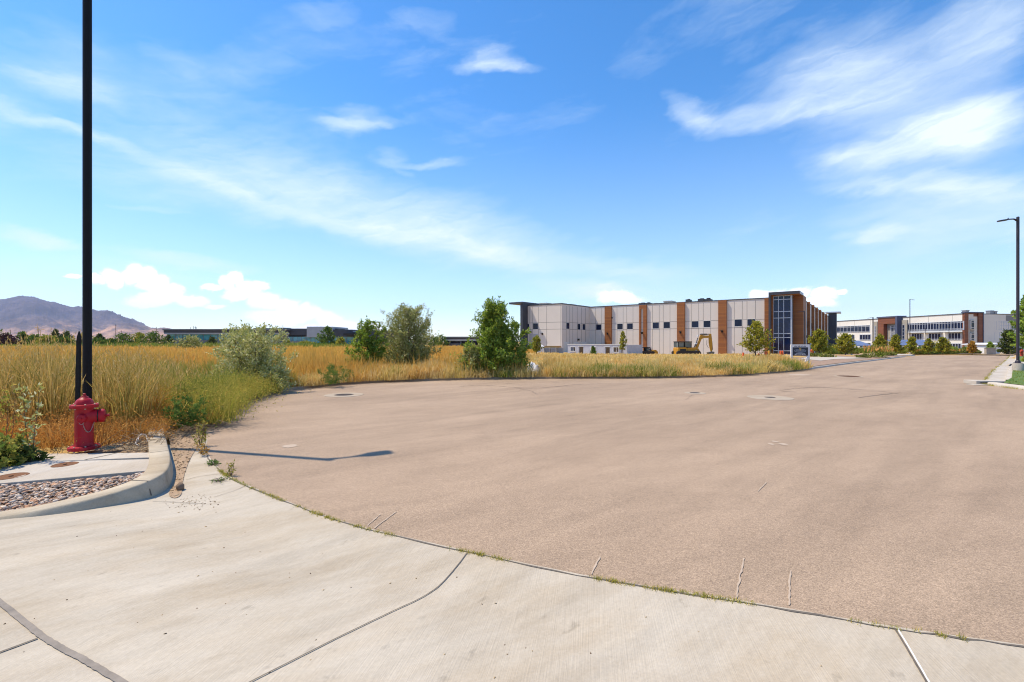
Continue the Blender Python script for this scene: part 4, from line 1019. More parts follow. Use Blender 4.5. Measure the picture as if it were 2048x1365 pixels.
# small windows with pale sills
def bwin(ua, ub, va, vb, z0, z1, parent=bd, gm='glass', face='f'):
    mb = MB(); t = .05
    if face == 'f':
        v = va; mb.box(ua - t, ub + t, v - .03, v + .01, z0 - .09, z0); mb.box(ua - t, ub + t, v - .02, v + .01, z1, z1 + t); mb.box(ua - t, ua, v - .02, v + .01, z0, z1); mb.box(ub, ub + t, v - .02, v + .01, z0, z1)
        w = mb.build('window', M['trim'], parent); MB().box(ua, ub, v - .012, v + .01, z0, z1).build('pane', M[gm], w)
    else:
        u = ua; s = 1; mb.box(u - .01, u + .03, va - t, vb + t, z0 - .09, z0); mb.box(u - .01, u + .02, va - t, vb + t, z1, z1 + t); mb.box(u - .01, u + .02, va - t, va, z0, z1); mb.box(u - .01, u + .02, vb, vb + t, z0, z1)
        w = mb.build('window', M['trim'], parent); MB().box(u - .01, u + .012, va, vb, z0, z1).build('pane', M[gm], w)
for pa, pb, ya, yb in ((1192.4, 1202.6, 649.2, 660.3), (1234.6, 1245.4, 648, 659.3), (1254.3, 1265.6, 647.3, 658.8), (1305.5, 1317.8, 645.4, 657.6), (1327.4, 1339.8, 644.6, 656.8), (1383.5, 1396.9, 643, 655.4), (1407.3, 1420.8, 642.2, 654.8), (1469.4, 1483.8, 639.4, 653), (1494.8, 1510.2, 638.8, 652.3)):
    ua, ub = B.u(pa), B.u(pb); um = (ua + ub) / 2; bwin(ua, ub, 0, 0, B.z(um, 0, yb), B.z(um, 0, ya))
for pa, pb, ya, yb in ((1049.3, 1058.4, 648.2, 659.8), (1066.2, 1076, 647.2, 659)):
    ua, ub = B.u(pa, vw), B.u(pb, vw); um = (ua + ub) / 2; bwin(ua, ub, vw, 0, B.z(um, vw, yb), B.z(um, vw, ya))
for pa, pb, ya, yb in ((1132.6, 1138.4, 646.4, 658.2), (1155.1, 1160.4, 648.2, 659.6), (1165.1, 1170.3, 648.8, 660.2)):
    va, vb = B.v(pa, u0), B.v(pb, u0); vm = (va + vb) / 2; bwin(u0, 0, va, vb, B.z(u0, vm, yb), B.z(u0, vm, ya), face='s')
for i in range(len(fv) - 1):
    d = fv[i + 1] - fv[i]
    for f in (.34, .62): bwin(0, 0, fv[i] + d * f, fv[i] + d * f + 1.2, zt2, zt1, face='s')
    mb = MB(); v = fv[i] + d * .1; mb.box(.0, .16, v - .12, v + .12, 2.05, 2.4); mb.box(.16, .3, v - .16, v + .16, 2.3, 2.42); mb.build('wall_lamp', M['wlight'], bd)
mb = MB(); mb.box(B.u(1059.6, vw), B.u(1076, vw), vw - .03, vw + .01, BASE, B.z(B.u(1068, vw), vw, 668.3)); mb.build('roller_door', M['door'], bd)
for pa, pb in ((1128.5, 1139), (1148, 1158), (1161, 1173.5)):
    va, vb = B.v(pa, u0), B.v(pb, u0); mb = MB(); mb.box(u0 - .01, u0 + .03, va, vb, BASE, B.z(u0, (va + vb) / 2, 684.5)); mb.build('roller_door', M['trim'], bd)
def wlamp(u, v, z):
    mb = MB(); mb.box(u - .13, u + .13, v - .12, v, z - .2, z + .12); mb.box(u - .17, u + .17, v - .42, v - .1, z + .05, z + .16); mb.build('wall_lamp', M['wlight'], bd)
for px, py, v in ((1215, 667.5, -.32), (1284.3, 666.3, -.3), (1361, 665, -.32), (1444.3, 663.2, -.32), (1534, 661, -.32), (1085, 668, vw), (1062, 664.5, vw)):
    u = B.u(px, v); wlamp(u, v, B.z(u, v, py))
mb = MB(); v = B.v(1155.8, u0); z = B.z(u0, v, 680); mb.box(u0, u0 + .3, v - .15, v + .15, z - .15, z + .2); mb.build('wall_lamp', M['wlight'], bd)
mb = MB(); u = B.u(1224.3); z = B.z(u, 0, 636.5); mb.box(u - .1, u + .1, -.2, 0, z - .1, z + .15); mb.box(u - .2, u + .2, -.3, -.2, z, z + .1); mb.build('security_camera', M['wlight'], bd)
# left canopy and pylon on the wing
ua, ub = B.u(1037.9, vw - 1.6), B.u(1045.4, vw - 1.6); zt = B.z(ua, vw - 1.6, 605.3)
mb = MB(); mb.box(ub - .55, ub, vw - 1.6, vw + 2.5, BASE, zt - .25); mb.build('pylon', M['charcoal'], bd)
mb = MB(); mb.box(ua - 2.2, ub + .1, vw - 1.8, vw + 4, zt - .25, zt + .08); mb.build('canopy', M['charcoal'], bd)
mb = MB(); mb.box(ua - .8, ub - .56, vw + .6, vw + 2.4, BASE, zt - .26); mb.build('wing_wall', M['panel'], bd)
# corner tower
vf = -2.6; uA, uB2, uC = B.u(1537, vf), B.u(1541, vf), B.u(1599.6, vf); zT = B.z(uC, vf, 581.6); zS = B.z(uA, vf, 585.2 + 4.6)
vE = B.v(1606.7, uC)
mb = MB(); mb.box(uA, uC, vf, vE, zT - .42, zT); mb.box(uA, uB2, vf + .003, .5, BASE, zT - .42); mb.build('tower_frame', M['charcoal'], bd)
mb = MB(); mb.box(uC, uC + .03, vf, vE, zT - .40, zT - .01); mb.build('fascia', M['fascia'], bd)  # paler side of the dark slab: sky light put into its colour
mb = MB(); mb.box(uB2, uC - .05, vf + .05, vE - .1, zT - .45, zT - .422); mb.build('soffit', M['soffit'], bd)
vg = -1.7; g0, g1 = B.u(1546.7, vg), B.u(1583.2, vg); vgr = -.12
zg = B.z(g0, vg, 593.2)
mb = MB(); mb.box(uB2, g0, vg - .1, .5, BASE, zT - .45); mb.build('brown_wall', M['wood'], bd)
ur = B.u(1606.6, vgr); mb = MB(); mb.box(g1 + .02, max(ur, .5), vgr, vgr + 4, BASE, zT - .46); mb.build('brown_wall', M['wood'], bd)
mb = MB(); mb.box(g0, g1, vg + .1, vgr - .01, zg + .15, zT - .46); mb.build('brown_header', M['wood'], bd)
gz1 = B.z((g0 + g1) / 2, vg, 592)
rows = [592, 599.3, 623.5, 636.3, 667.5, 675.6, 702.0, 714]
zr = [B.z((g0 + g1) / 2, vg, r) for r in rows]
mb = MB(); mb.box(g0 + .04, g1 - .04, vg + .05, vgr - .05, BASE, zr[0]); gl_ = mb.build('curtain_glass', M['glass_blue'], bd)
mb = MB(); cu_ = [g0, B.u(1556.8, vg), B.u(1567.5, vg), g1]
for u in cu_[:-1]: mb.box(u - .04, u + .04, vg - .03, vg + .06, BASE, zr[0] + .05)
mb.box(g1 - .13, g1 + .05, vg - .05, vg + .12, BASE, zr[0] + .1)
for z in zr[:-1]: mb.box(g0, g1 - .13, vg - .02, vg + .06, z - .05, z + .05); mb.box(g1 - .06, g1 + .02, vg + .12, vgr, z - .05, z + .05)
mb.box(g1 - .06, g1 + .02, vgr - .8, vgr - .7, BASE, zr[0])
mb.build('mullions', M['alu'], bd)
# right pylon with its canopy at the far end of the side
vp = DEP; ua, ub = B.u(1657.5, vp), B.u(1672.7, vp); zt = B.z(ub, vp, 624)
mb = MB(); mb.box(.0, ub, vp, vp + 3, BASE - 1, zt - .3); mb.build('pylon', M['charcoal'], bd)
uc = B.u(1682, vp + 2); mb = MB(); mb.box(-.6, ub + .9, vp - .9, vp + 5, zt - .3, zt); mb.build('canopy', M['fascia'], bd)
# rooftop units
def unit(px0, px1, pyt, v, mat, kind=0):
    ua, ub = B.u(px0, v), B.u(px1, v); um = (ua + ub) / 2; z1 = B.z(um, v, pyt); mb = MB()
    if kind == 0:
        mb.box(ua, ub, v, v + 2.2, ROOF + .02, z1 - .12); mb.box(ua - .06, ub + .06, v - .06, v + 2.26, z1 - .12, z1); mb.box(ua + .2, ua + (ub - ua) * .45, v - .03, v, ROOF + .3, z1 - .25, 1); mb.box(ua + (ub - ua) * .55, ub - .2, v - .03, v, ROOF + .3, z1 - .25, 1)
    else:
        n = max(1, int((ub - ua) / .9))
        for i in range(n):
            a = ua + (ub - ua) * i / n; b = ua + (ub - ua) * (i + .9) / n; mb.box(a, b, v, v + 1.6, ROOF + .02, z1 - .1 * (i % 2)); mb.lathe([((b - a) * .35, z1 - .1 * (i % 2)), ((b - a) * .35, z1 + .12), (.1, z1 + .12)], 12, (a + b) / 2, v + .8)
    mb.build('rooftop_unit', [mat, M['seam']], bd)
def unitw(px0, px1, pyt, v, mat): unit(px0, px1, pyt, v, mat)
unit(1056.5, 1071, 607.7, vw + 3, M['unit']); unit(1078, 1093, 606.4, vw + 3.5, M['unit']); unit(1102, 1122, 606.8, vw + 5, M['roof'])
unit(1137, 1141, 608.4, -3, M['unit']); unit(1153, 1158, 610.8, 0.5, M['unit']); unit(1163, 1170, 612.5, 2, M['unit']); unit(1186, 1198, 613.5, 4, M['unit']); unit(1212, 1222, 612.8, 4, M['unit'])
unit(1277, 1289, 606.5, 4, M['unit_dark'], 1); unit(1290, 1300, 606.0, 4, M['unit_dark'], 1); unit(1327, 1343, 602.0, 5, M['unit']); unit(1371, 1379.5, 599.2, 4, M['unit_dark'], 1); unit(1395.5, 1422, 597.6, 5, M['unit_dark'], 1); unit(1308, 1313, 606.4, 6, M['unit'])

# ------------------------------------------------------------------ white building far right
A = Fr(135.5, 200, 0, -1)
wb = empty('office_building', (A.o[0], A.o[1], 0), A.ang); tag(wb, 'white three-storey office building with dark window bands and brown portals at the far right', 'building')
ue = 200 - 136.5; Z = lambda py: zpx(py, 136.5); zr_ = Z(628.6); LOW = -5.0
upor0, upor1 = A.u(1755.5, -1.5), A.u(1790, -1.5)
mb = MB(); mb.prism([(-40, 0), (ue, 0), (ue - 5.6, 30), (-40, 30)], LOW, zr_)
for u in range(-36, 62, 8): mb.box(u - .05, u + .05, -.004, .02, Z(642), zr_ - .2, 1)
mb.build('wall', [M['white_wall'], M['seam']], wb)
mb = MB(); mb.box(-40, ue, -.15, .4, zr_ + .002, zr_ + .25); mb.build('coping', M['coping'], wb)
def wband(u0_, u1_, z0, z1, nm, v=0.0, par=wb, rows=(.14,), gm='glass', name='window_band'):
    mb = MB(); t = .12
    mb.box(u0_, u1_, v - .12, v + .02, z0, z0 + t); mb.box(u0_, u1_, v - .12, v + .02, z1 - t, z1)
    for r in rows: zz = z0 + (z1 - z0) * r; mb.box(u0_, u1_, v - .11, v + .02, zz - .06, zz + .06)
    for i in range(nm + 1): u = u0_ + (u1_ - u0_) * i / nm; w = .14 if i % 4 else .22; mb.box(u - w / 2, u + w / 2, v - .14, v + .02, z0, z1)
    f = mb.build(name, M['alu'], par); MB().box(u0_ + .01, u1_ - .01, v - .05, v + .015, z0 + .01, z1 - .01).build('pane', M[gm], f); return f
p1 = A.u(1740, 0); p2 = A.u(1814.5, 0); p3 = A.u(1928, 0)
wband(-38, p1, Z(660), Z(642.3), 34, rows=(.14, .82)); wband(p2, p3, Z(660), Z(642.3), 20, rows=(.14, .82))
def wset(px0, px1, ya, yb, n, awn=True):
    ua, ub = A.u(px0), A.u(px1); wband(ua, ub, Z(yb), Z(ya), n, rows=(.15,), name='window')
    if awn: mb = MB(); mb.box(ua - 1.2, ub + .6, -1.2, -.01, Z(ya) + .12, Z(ya) + .28); mb.build('sunshade', M['mid_grey'], wb)
wset(1897, 1922.5, 665.8, 680.6, 4); wset(1857.8, 1882.6, 665.8, 680.6, 4); wset(1824, 1844.5, 665.8, 680.6, 4); wset(1720, 1742, 665.8, 680.6, 4, False); wset(1692, 1709, 665.8, 680.6, 4, False)
wset(1900, 1922.8, 687.3, 700.8, 4, False); wset(1857, 1880, 687.3, 700.8, 4, False); wset(1720, 1742, 687.3, 700.8, 4, False)
# brown portal
ua, ub = A.u(1755.5, -1.6), A.u(1796, -1.6); zp = zpx(634, 156)
mb = MB(); mb.box(ua, ua + 2.6, -1.6, 1, LOW, zp); mb.box(ua + 2.6, ub - .8, -1.6, 1, zp - 2.2, zp); mb.build('portal_frame', M['brick_brown'], wb)
mb = MB(); mb.box(ub - .8, ub, -1.9, 1, LOW, zp + .003); mb.box(ua - .2, ub, -1.9, 1.4, zp + .004, zp + .45); mb.build('portal_edge', M['blue_wall'], wb)
mb = MB(); mb.box(ua + 2.6, ub - .8, -.3, -.005, Z(652), zp - 2.2); mb.build('grey_cladding', M['grey_clad'], wb)
mb = MB(); mb.box(ua + 2.6, ub - .8, -.28, -.004, LOW, Z(652) - .003); mb.build('taupe_wall', M['taupe'], wb)
wband(ua + 4.2, ub - 1.6, Z(662.5), Z(646.5), 5, -.3, rows=(.12, .75), name='window'); wband(ua + 4.2, ub - 1.6, Z(671), Z(664), 5, -.3, rows=(.5,), name='window'); wband(ua + 4.2, ub - 1.6, Z(684), Z(672.5), 5, -.3, rows=(.7,), name='window')
for pa, pb in ((1747.5, 1754.5), (1801, 1814)):
    a_, b_ = A.u(pa, -.4), A.u(pb, -.4); mb = MB(); mb.box(a_, b_, -.4, -.003, LOW, Z(634.5)); mb.build('taupe_wall', M['taupe'], wb); wband(a_ + (b_ - a_) * .3, a_ + (b_ - a_) * .65, Z(686), Z(645), 1, -.4, rows=(.2, .4, .6, .8), name='window')
# right wing, facing the camera
C_ = Fr(*A.p(ue, 0), .985, .17)
rw = C_
loc = lambda: None
ww = empty('office_building', (C_.o[0], C_.o[1], 0), C_.ang); tag(ww, 'shaded right-hand wing of the white office building beyond the brown corner tower', 'building')
ZC = Z
mb = MB(); mb.box(2.4, 60, .3, 8, LOW, zr_ - .003); mb.build('wall', M['white_wall'], ww)
mb = MB(); mb.box(2.4, 60, .15, .6, zr_, zr_ + .25); mb.build('coping', M['coping'], ww)
mb = MB(); mb.box(4.6, 60, .22, .297, Z(641.5), zr_ - .2); mb.build('metal_band', M['mid_grey'], ww)
wband(C_.u(1968, .3), 30, Z(660), Z(642), 24, .3, par=ww, rows=(.14, .5, .82)); 
for pa, pb in ((1970.5, 1988), (1998, 2016)): wband(C_.u(pa, .3), C_.u(pb, .3), Z(680.2), Z(665), 4, .3, par=ww, rows=(.15, .5), name='window')
# corner tower with brown side fins
tw = empty('corner_tower', (*C_.p(0, 1.75), 0), C_.ang); tag(tw, 'brown-framed corner tower of the white office building, angled toward the road', 'tower')
t0, t1, t2, t3 = C_.u(1929.5, -.3), C_.u(1937.5, -.3), C_.u(1957.5, -.3), C_.u(1966, -.3); ztw = zpx(625.5, 134)
mb = MB(); mb.box(t0, t1, -2, -1.4, LOW, ztw); mb.box(t2, t3, -2, 1.5, LOW, ztw); mb.box(t1, t2, -1.7, 1.5, ztw - 1.0, ztw - .004); mb.build('brown_fin', M['brick_brown'], tw)
mb = MB(); mb.box(t0 - .15, t3 + .3, -2.15, -1.2, ztw + .002, ztw + .35); mb.box(t3, t3 + .3, -2.1, 1.6, LOW, ztw); mb.build('dark_edge', M['blue_wall'], tw)
mb = MB(); mb.box(t1, t2, -1.2, 1.5, Z(640), ztw - 1.0); mb.build('grey_cladding', M['grey_clad'], tw)
tm = t1 + (t2 - t1) * .55
mb = MB(); mb.prism([(t1, -1.2), (t1 + .1, -1.6), (tm, -2.0), (t2, -.9), (t2, 1.4), (t1, 1.4)], LOW, Z(640) - .003); mb.build('bay_wall', M['taupe'], tw)
for ya, yb in ((642, 658.5), (667, 680.5)):
    z0_, z1_ = Z(yb), Z(ya); mb = MB(); w0 = t1 + .9
    mb.box(w0 - .12, tm + .05, -2.12, -2.0 + .2, z1_, z1_ + .12); mb.box(w0 - .12, tm + .05, -2.12, -1.8, z0_ - .12, z0_); mb.box(w0 - .12, w0, -2.11, -1.6, z0_, z1_); mb.box(tm - .08, tm + .08, -2.11, -1.9, z0_, z1_); mb.box(w0, tm - .08, -2.1, -1.9, z0_ + .35, z0_ + .47); mb.box(w0, tm - .08, -2.1, -1.9, z1_ - .47, z1_ - .36)
    f = mb.build('window', M['trim'], tw); MB().box(w0, tm - .08, -2.06, -1.6, z0_, z1_).build('pane', M['glass'], f)
    mb = MB(); mb.add([(tm + .1, -2.0 + .0, z0_), (t2 - .05, -.98, z0_), (t2 - .05, -.98, z1_), (tm + .1, -2.0, z1_)], [(0, 1, 2, 3)]); mb.build('side_pane', M['glass'], tw)
for px, pyt, w, par in ((1935.3, 621, .55, ww), (1984, 621, .7, ww), (1992, 622, .5, ww)):
    u = C_.u(px, 6); mb = MB(); mb.box(u - w, u + w, 6, 7.2, zr_ - .5, zpx(pyt, 142)); mb.box(u - w - .1, u + w + .1, 5.9, 7.3, zpx(pyt, 142), zpx(pyt, 142) + .2); mb.build('roof_stack', M['mid_grey'], par)
# solar carports in front of it
def carport(px0, px1, yt, yb, Y, lab):
    x0, x1 = ray(px0) * Y, ray(px1) * Y; zb = zpx(yb, Y); zt = zpx(yt, Y + 5.0); g0 = float(T((x0 + x1) / 2, Y)); e = empty('solar_carport', (x0, Y, g0)); tag(e, lab, 'carport', 'carports roofed with solar panels'); L = x1 - x0
    mb = MB(); mb.add([(0, 0, zb - g0), (L, 0, zb - g0), (L, 5, zt - g0), (0, 5, zt - g0), (0, 0, zb - g0 - .15), (L, 0, zb - g0 - .15), (L, 5, zt - g0 - .15), (0, 5, zt - g0 - .15)], [(0, 1, 2, 3), (7, 6, 5, 4), (0, 4, 5, 1), (1, 5, 6, 2), (2, 6, 7, 3), (3, 7, 4, 0)])
    for i in range(1, int(L / 1.1)): 
        xx = i * 1.1; mb.add([(xx - .03, .0, zb - g0 + .006), (xx + .03, 0, zb - g0 + .006), (xx + .03, 5, zt - g0 + .006), (xx - .03, 5, zt - g0 + .006)], [(0, 1, 2, 3)], 1)
    for k in (1, 2, 3): q = k / 4; zz = zb + (zt - zb) * q - g0 + .008; mb.add([(0, 5 * q - .03, zz - .005), (L, 5 * q - .03, zz - .005), (L, 5 * q + .03, zz + .005), (0, 5 * q + .03, zz + .005)], [(0, 1, 2, 3)], 1)
    mb.build('solar_roof', [M['solar'], M['mid_grey']], e)
    for k in range(max(2, int(L / 6)) + 1):
        xx = .3 + (L - .6) * k / max(2, int(L / 6)); mb = MB(); mb.box(xx - .12, xx + .12, 2.3, 2.55, -1, (zb + zt) / 2 - g0 - .15); mb.build('column', M['mid_grey'], e)
carport(1708, 1745, 681.5, 691.5, 126, 'solar carport left of the brown portal of the white building')
carport(1803, 1827, 680, 690.8, 128, 'solar carport just right of the blue portal edge')
carport(1830, 1880, 680, 690.8, 122, 'longest solar carport, before the right half of the white building')
# low pale shed and wall by the far trees
y = 100; x0, x1 = ray(1974) * y, ray(2002) * y; e = empty('low_shed', (x0, y, float(T(x0, y)))); tag(e, 'low cream shed with a sloping roof beyond the road end', 'shed')
g0 = float(T(x0, y)); mb = MB(); mb.box(0, x1 - x0, 0, 5, -1, zpx(691, y) - g0); mb.build('wall', M['sign_white'], e); mb = MB(); mb.add([(-.3, -.4, zpx(690.6, y) - g0), (x1 - x0 + .3, -.4, zpx(688, y) - g0), (x1 - x0 + .3, 5.4, zpx(688, y) - g0), (-.3, 5.4, zpx(690.6, y) - g0), (-.3, -.4, zpx(690.6, y) - g0 + .2), (x1 - x0 + .3, -.4, zpx(688, y) - g0 + .2), (x1 - x0 + .3, 5.4, zpx(688, y) - g0 + .2), (-.3, 5.4, zpx(690.6, y) - g0 + .2)], [(3, 2, 1, 0), (4, 5, 6, 7), (0, 1, 5, 4), (1, 2, 6, 5), (2, 3, 7, 6), (3, 0, 4, 7)]); mb.build('roof', M['whitestuff'], e)
y = 82; x0, x1 = ray(1973) * y, ray(1992) * y; g0 = float(T(x0, y)); mb = MB(); mb.box(x0, x1, y, y + .4, g0 - .5, zpx(697, y)); mb.box(x0 - .05, x1 + .05, y - .05, y + .45, zpx(697, y) + .002, zpx(697, y) + .09); tag(mb.build('low_wall', M['pedestal'], bevel=.01), 'low pale retaining wall in front of the cream shed', 'wall')

# ------------------------------------------------------------------ flat dark building at the left, far
Yl = 195.0; lb = empty('flat_building', (0, Yl, float(T(-100, Yl)))); g0 = lb.location.z; tag(lb, 'long low dark-roofed building with teal glass behind the left field', 'building')
X = lambda px, Y=Yl: ray(px) * Y
Zl = lambda py, Y=Yl: zpx(py, Y) - g0
def lbox(nm, px0, px1, py0, py1, d0, d1, mat):
    mb = MB(); mb.box(X(px0), X(px1), d0, d1, Zl(py1), Zl(py0)); return mb.build(nm, M[mat], lb)
lbox('wall', 332.5, 575, 669, 700, .5, 20, 'grey_clad'); lbox('roof_band', 331, 578, 658.6, 661, -1.7, 22, 'mid_grey'); lbox('roof_band', 331.5, 577, 661.05, 666, -1.2, 21, 'dark_metal_roof'); lbox('roof_edge', 331.5, 577, 666.05, 669, -1.0, 20.5, 'fascia')
lbox('glass_band', 333, 560, 669.2, 680.5, .3, .49, 'glass_teal'); lbox('glass_corner', 333, 342.5, 669.3, 694, .25, .49, 'glass_teal')
for p in range(336, 560, 14): lbox('mullion', p - .25, p + .25, 669.3, 680.4, .18, .3, 'mid_grey')
for p, q in ((343, 411), (418, 470), (476, 556)): lbox('wall_panel', p, q, 680.6, 697, .2, .49, 'mid_grey')
lbox('upper_wall', 500, 560, 656.5, 662, 2, 18, 'charcoal'); lbox('upper_wall', 562, 614, 657.4, 671, 1, 18, 'charcoal'); lbox('metal_wall', 614.5, 666, 653.8, 675, -.5, 18, 'fascia'); lbox('upper_wall', 656, 705, 659.6, 674, 0, 18, 'charcoal'); lbox('upper_wall', 700, 790, 661.5, 674, .4, 18, 'charcoal')
lbox('parapet_block', 660, 672.5, 657.2, 659.6, 2, 10, 'charcoal'); lbox('parapet_block', 549, 560, 655.2, 656.5, 4, 10, 'fascia')
lbox('glass_wall', 562, 706, 674.1, 696, .6, 17, 'glass_teal')
for p in range(566, 704, 9): lbox('mullion', p - .3, p + .3, 674.1, 695, .5, .6, 'mid_grey')
lbox('wall_panel', 568, 607, 683, 696, .3, .5, 'mid_grey'); lbox('entrance_canopy', 692, 720, 667.3, 671.2, -3, -.01, 'machine_black'); lbox('glass_wall', 706.5, 790, 674.2, 696, 1.2, 17, 'charcoal'); lbox('column', 560, 561.6, 657, 696, -.6, .0, 'fascia')
lbox('sign_strip', 699, 713, 662.6, 664.3, .3, .39, 'fascia')
mb = MB()
for p, t in ((361.5, 654), (367.5, 651.8), (371.5, 652.4), (373, 653.8)): mb.box(X(p) - .06, X(p) + .06, 6, 6.12, Zl(659), Zl(t))
mb.box(X(367.5), X(373), 6, 6.1, Zl(655), Zl(654.6)); mb.build('antenna', M['mid_grey'], lb)
Y2 = 170.0; rb = empty('flat_building', (0, Y2, float(T(-20, Y2)))); g0 = rb.location.z; tag(rb, 'dark-roofed low building with columns seen between the silver tree and the big green tree', 'building')
def rbox2(nm, px0, px1, py0, py1, d0, d1, mat):
    mb = MB(); mb.box(X(px0, Y2), X(px1, Y2), d0, d1, zpx(py1, Y2) - g0, zpx(py0, Y2) - g0); return mb.build(nm, M[mat], rb)
rbox2('roof_band', 886.5, 1012, 673.8, 675.8, -1.5, 20, 'mid_grey'); rbox2('roof_band', 888, 1012, 675.9, 678.3, -1, 19, 'dark_metal_roof'); rbox2('roof_edge', 888, 1012, 678.4, 681.8, -.8, 19, 'fascia')
rbox2('glass_wall', 889, 1010, 682, 700, 1.5, 18, 'glass'); 
for p in (890, 900, 922, 944): rbox2('column', p - .8, p + .8, 682, 700, -.4, .2, 'mid_grey')
rbox2('wall_panel', 901, 921, 687, 700, .8, 1.4, 'grey_clad')

# ------------------------------------------------------------------ excavator and loader
EY = 65.0
def mx(px, Y=EY): return ray(px) * Y
ex0 = mx(1372); g0 = float(T(ex0, EY)); ex = empty('excavator', (ex0, EY, g0)); tag(ex, 'yellow excavator with its arm raised in an arch, parked in front of the grey building', 'excavator')
PX = EY / FPX
def ex_(px): return (px - 1372) * PX
def ez(py): return zpx(py, EY) - g0
def plate(nm, pts, y0, y1, mat, bev=.02):
    mb = MB(); mb.sideprism([(ex_(a), ez(b)) for a, b in pts], y0, y1); o = mb.build(nm, M[mat], ex, bevel=bev); return o
trk = []
for s in (-1, 1):
    mb = MB(); L = 1.35; r = .34; prof_ = [(-L + r * math.cos(a), r + r * math.sin(a)) for a in np.linspace(R(90), R(270), 9)] + [(L + r * math.cos(a), r + r * math.sin(a)) for a in np.linspace(R(-90), R(90), 9)]
    mb.sideprism(prof_, s * .95 - .22, s * .95 + .22); mb.build('track', M['rubber'], ex, bevel=.02)
mb = MB(); mb.box(-.7, .7, -.7, .7, .3, .75); mb.lathe([(.5, .75), (.5, .92)], 20); mb.build('undercarriage', M['machine_black'], ex)
plate('counterweight', [(1351, 711), (1351, 697.2), (1352, 695.6), (1367, 695.4), (1369.5, 697), (1369.5, 711)], -1.0, 1.0, 'yellow', .05)
plate('engine_hood', [(1369.8, 711), (1369.8, 696), (1387, 695.2), (1391.5, 697.6), (1394.5, 701.5), (1394.5, 711)], -.95, .95, 'yellow', .05)
plate('grille', [(1355, 706), (1355, 698.2), (1367, 698.2), (1367, 706)], -1.02, -.97, 'machine_black')
mb = MB(); mb.lathe([(.16, 0), (.16, .01), (.13, .012)], 20, axis=(0, -1, 0), o=(ex_(1387), -.95, ez(703.3))); mb.build('emblem', M['whitestuff'], ex)
# cab
mb = MB(); c0, c1 = ex_(1352.6), ex_(1379.4); zb, zt = ez(695.4), ez(684.6)
for u in (c0, c0 + (c1 - c0) * .42, c1 - .1): mb.box(u, u + .1, .15, .25, zb, zt); mb.box(u, u + .1, .95, 1.05, zb, zt); mb.box(u, u + .1, -.75, -.66, zb, zt)
mb.box(c0 - .03, c1 + .03, -.8, 1.08, zt - .02, zt + .1); mb.box(c0, c1, -.75, -.66, zb, zb + .07)
mb.box(c0 + (c1 - c0) * .42, c0 + (c1 - c0) * .52, -.75, -.66, zb, zt)
cb = mb.build('cab', M['machine_black'], ex, bevel=.015); MB().box(c0 + .04, c1 - .04, -.7, 1.0, zb + .02, zt - .03).build('cab_glass', M['cab_glass'], cb)
# boom, stick, cylinders, bucket
plate('boom', [(1390.5, 703), (1386.5, 700), (1391, 694), (1397, 681), (1399.3, 671.5), (1402, 669.5), (1404, 671), (1411, 671.6), (1417.5, 671.4), (1419, 675), (1414, 676.5), (1406, 676.5), (1402, 679), (1398, 689), (1394.6, 697)], -.22, .05, 'yellow', .03)
plate('stick', [(1416.8, 675.5), (1417.6, 669.2), (1420, 667.6), (1421.8, 668.6), (1423, 680), (1424, 695), (1423.6, 703), (1421, 704), (1419, 697), (1417, 686)], -.2, .02, 'yellow', .03)
mb = MB(); mb.tube([(ex_(1399.5), -.1, ez(669.3)), (ex_(1419), -.1, ez(668.8))], .07, 8); mb.tube([(ex_(1401), -.1, ez(669.2)), (ex_(1413), -.1, ez(669.1))], .11, 8)
mb.tube([(ex_(1386), -.1, ez(699)), (ex_(1392), -.1, ez(687)), (ex_(1395), -.1, ez(676))], [.1, .1, .06], 8); mb.tube([(ex_(1422.8), -.1, ez(683)), (ex_(1424.2), -.1, ez(700))], .09, 8)
mb.tube([(ex_(1413), -.14, ez(680)), (ex_(1412.6), -.14, ez(690)), (ex_(1416), -.14, ez(696))], .03, 6); mb.build('hydraulics', M['hose'], ex)
mb = MB(); mb.box(ex_(1393.5), ex_(1396), -.25, 0, ez(674), ez(670.5)); mb.box(ex_(1388.5), ex_(1393), -.3, .05, ez(689), ez(686.5)); mb.build('work_light', M['whitestuff'], ex, bevel=.03)
mb = MB(); mb.sideprism([(ex_(1415), ez(705)), (ex_(1425.5), ez(703.5)), (ex_(1426.5), ez(706)), (ex_(1424), ez(709.5)), (ex_(1417), ez(712.5)), (ex_(1411), ez(714)), (ex_(1410), ez(712.5)), (ex_(1416), ez(709))], -.45, .35)
for k in range(4): yy = -.4 + k * .2; mb.sideprism([(ex_(1411.2), ez(714.1)), (ex_(1409), ez(715)), (ex_(1410.3), ez(712.4))], yy, yy + .08)
mb.build('bucket', M['hose'], ex, bevel=.02)

lx = mx(1290); g0 = float(T(lx, EY)); ld = empty('skid_loader', (lx, EY, g0)); tag(ld, 'small yellow track loader with black cab, half hidden in the straw before the grey building', 'loader')
def lx_(px): return (px - 1290) * PX
def lplate(nm, pts, y0, y1, mat, bev=.02):
    mb = MB(); mb.sideprism([(lx_(a), ez(b)) for a, b in pts], y0, y1); return mb.build(nm, M[mat], ld, bevel=bev)
for s in (-1, 1):
    mb = MB(); prof_ = [(-.75 + .3 * math.cos(a), .3 + .3 * math.sin(a)) for a in np.linspace(R(90), R(270), 9)] + [(.85 + .3 * math.cos(a), .3 + .3 * math.sin(a)) for a in np.linspace(R(-90), R(90), 9)]
    mb.sideprism(prof_, s * .7 - .2, s * .7 + .2); mb.build('track', M['rubber'], ld, bevel=.02)
lplate('body', [(1280, 709), (1280, 703.5), (1298, 703.5), (1300, 709)], -.5, .5, 'machine_black')
mb = MB(); zb, zt = ez(703.5), ez(695.6); a_, b_ = lx_(1281), lx_(1302)
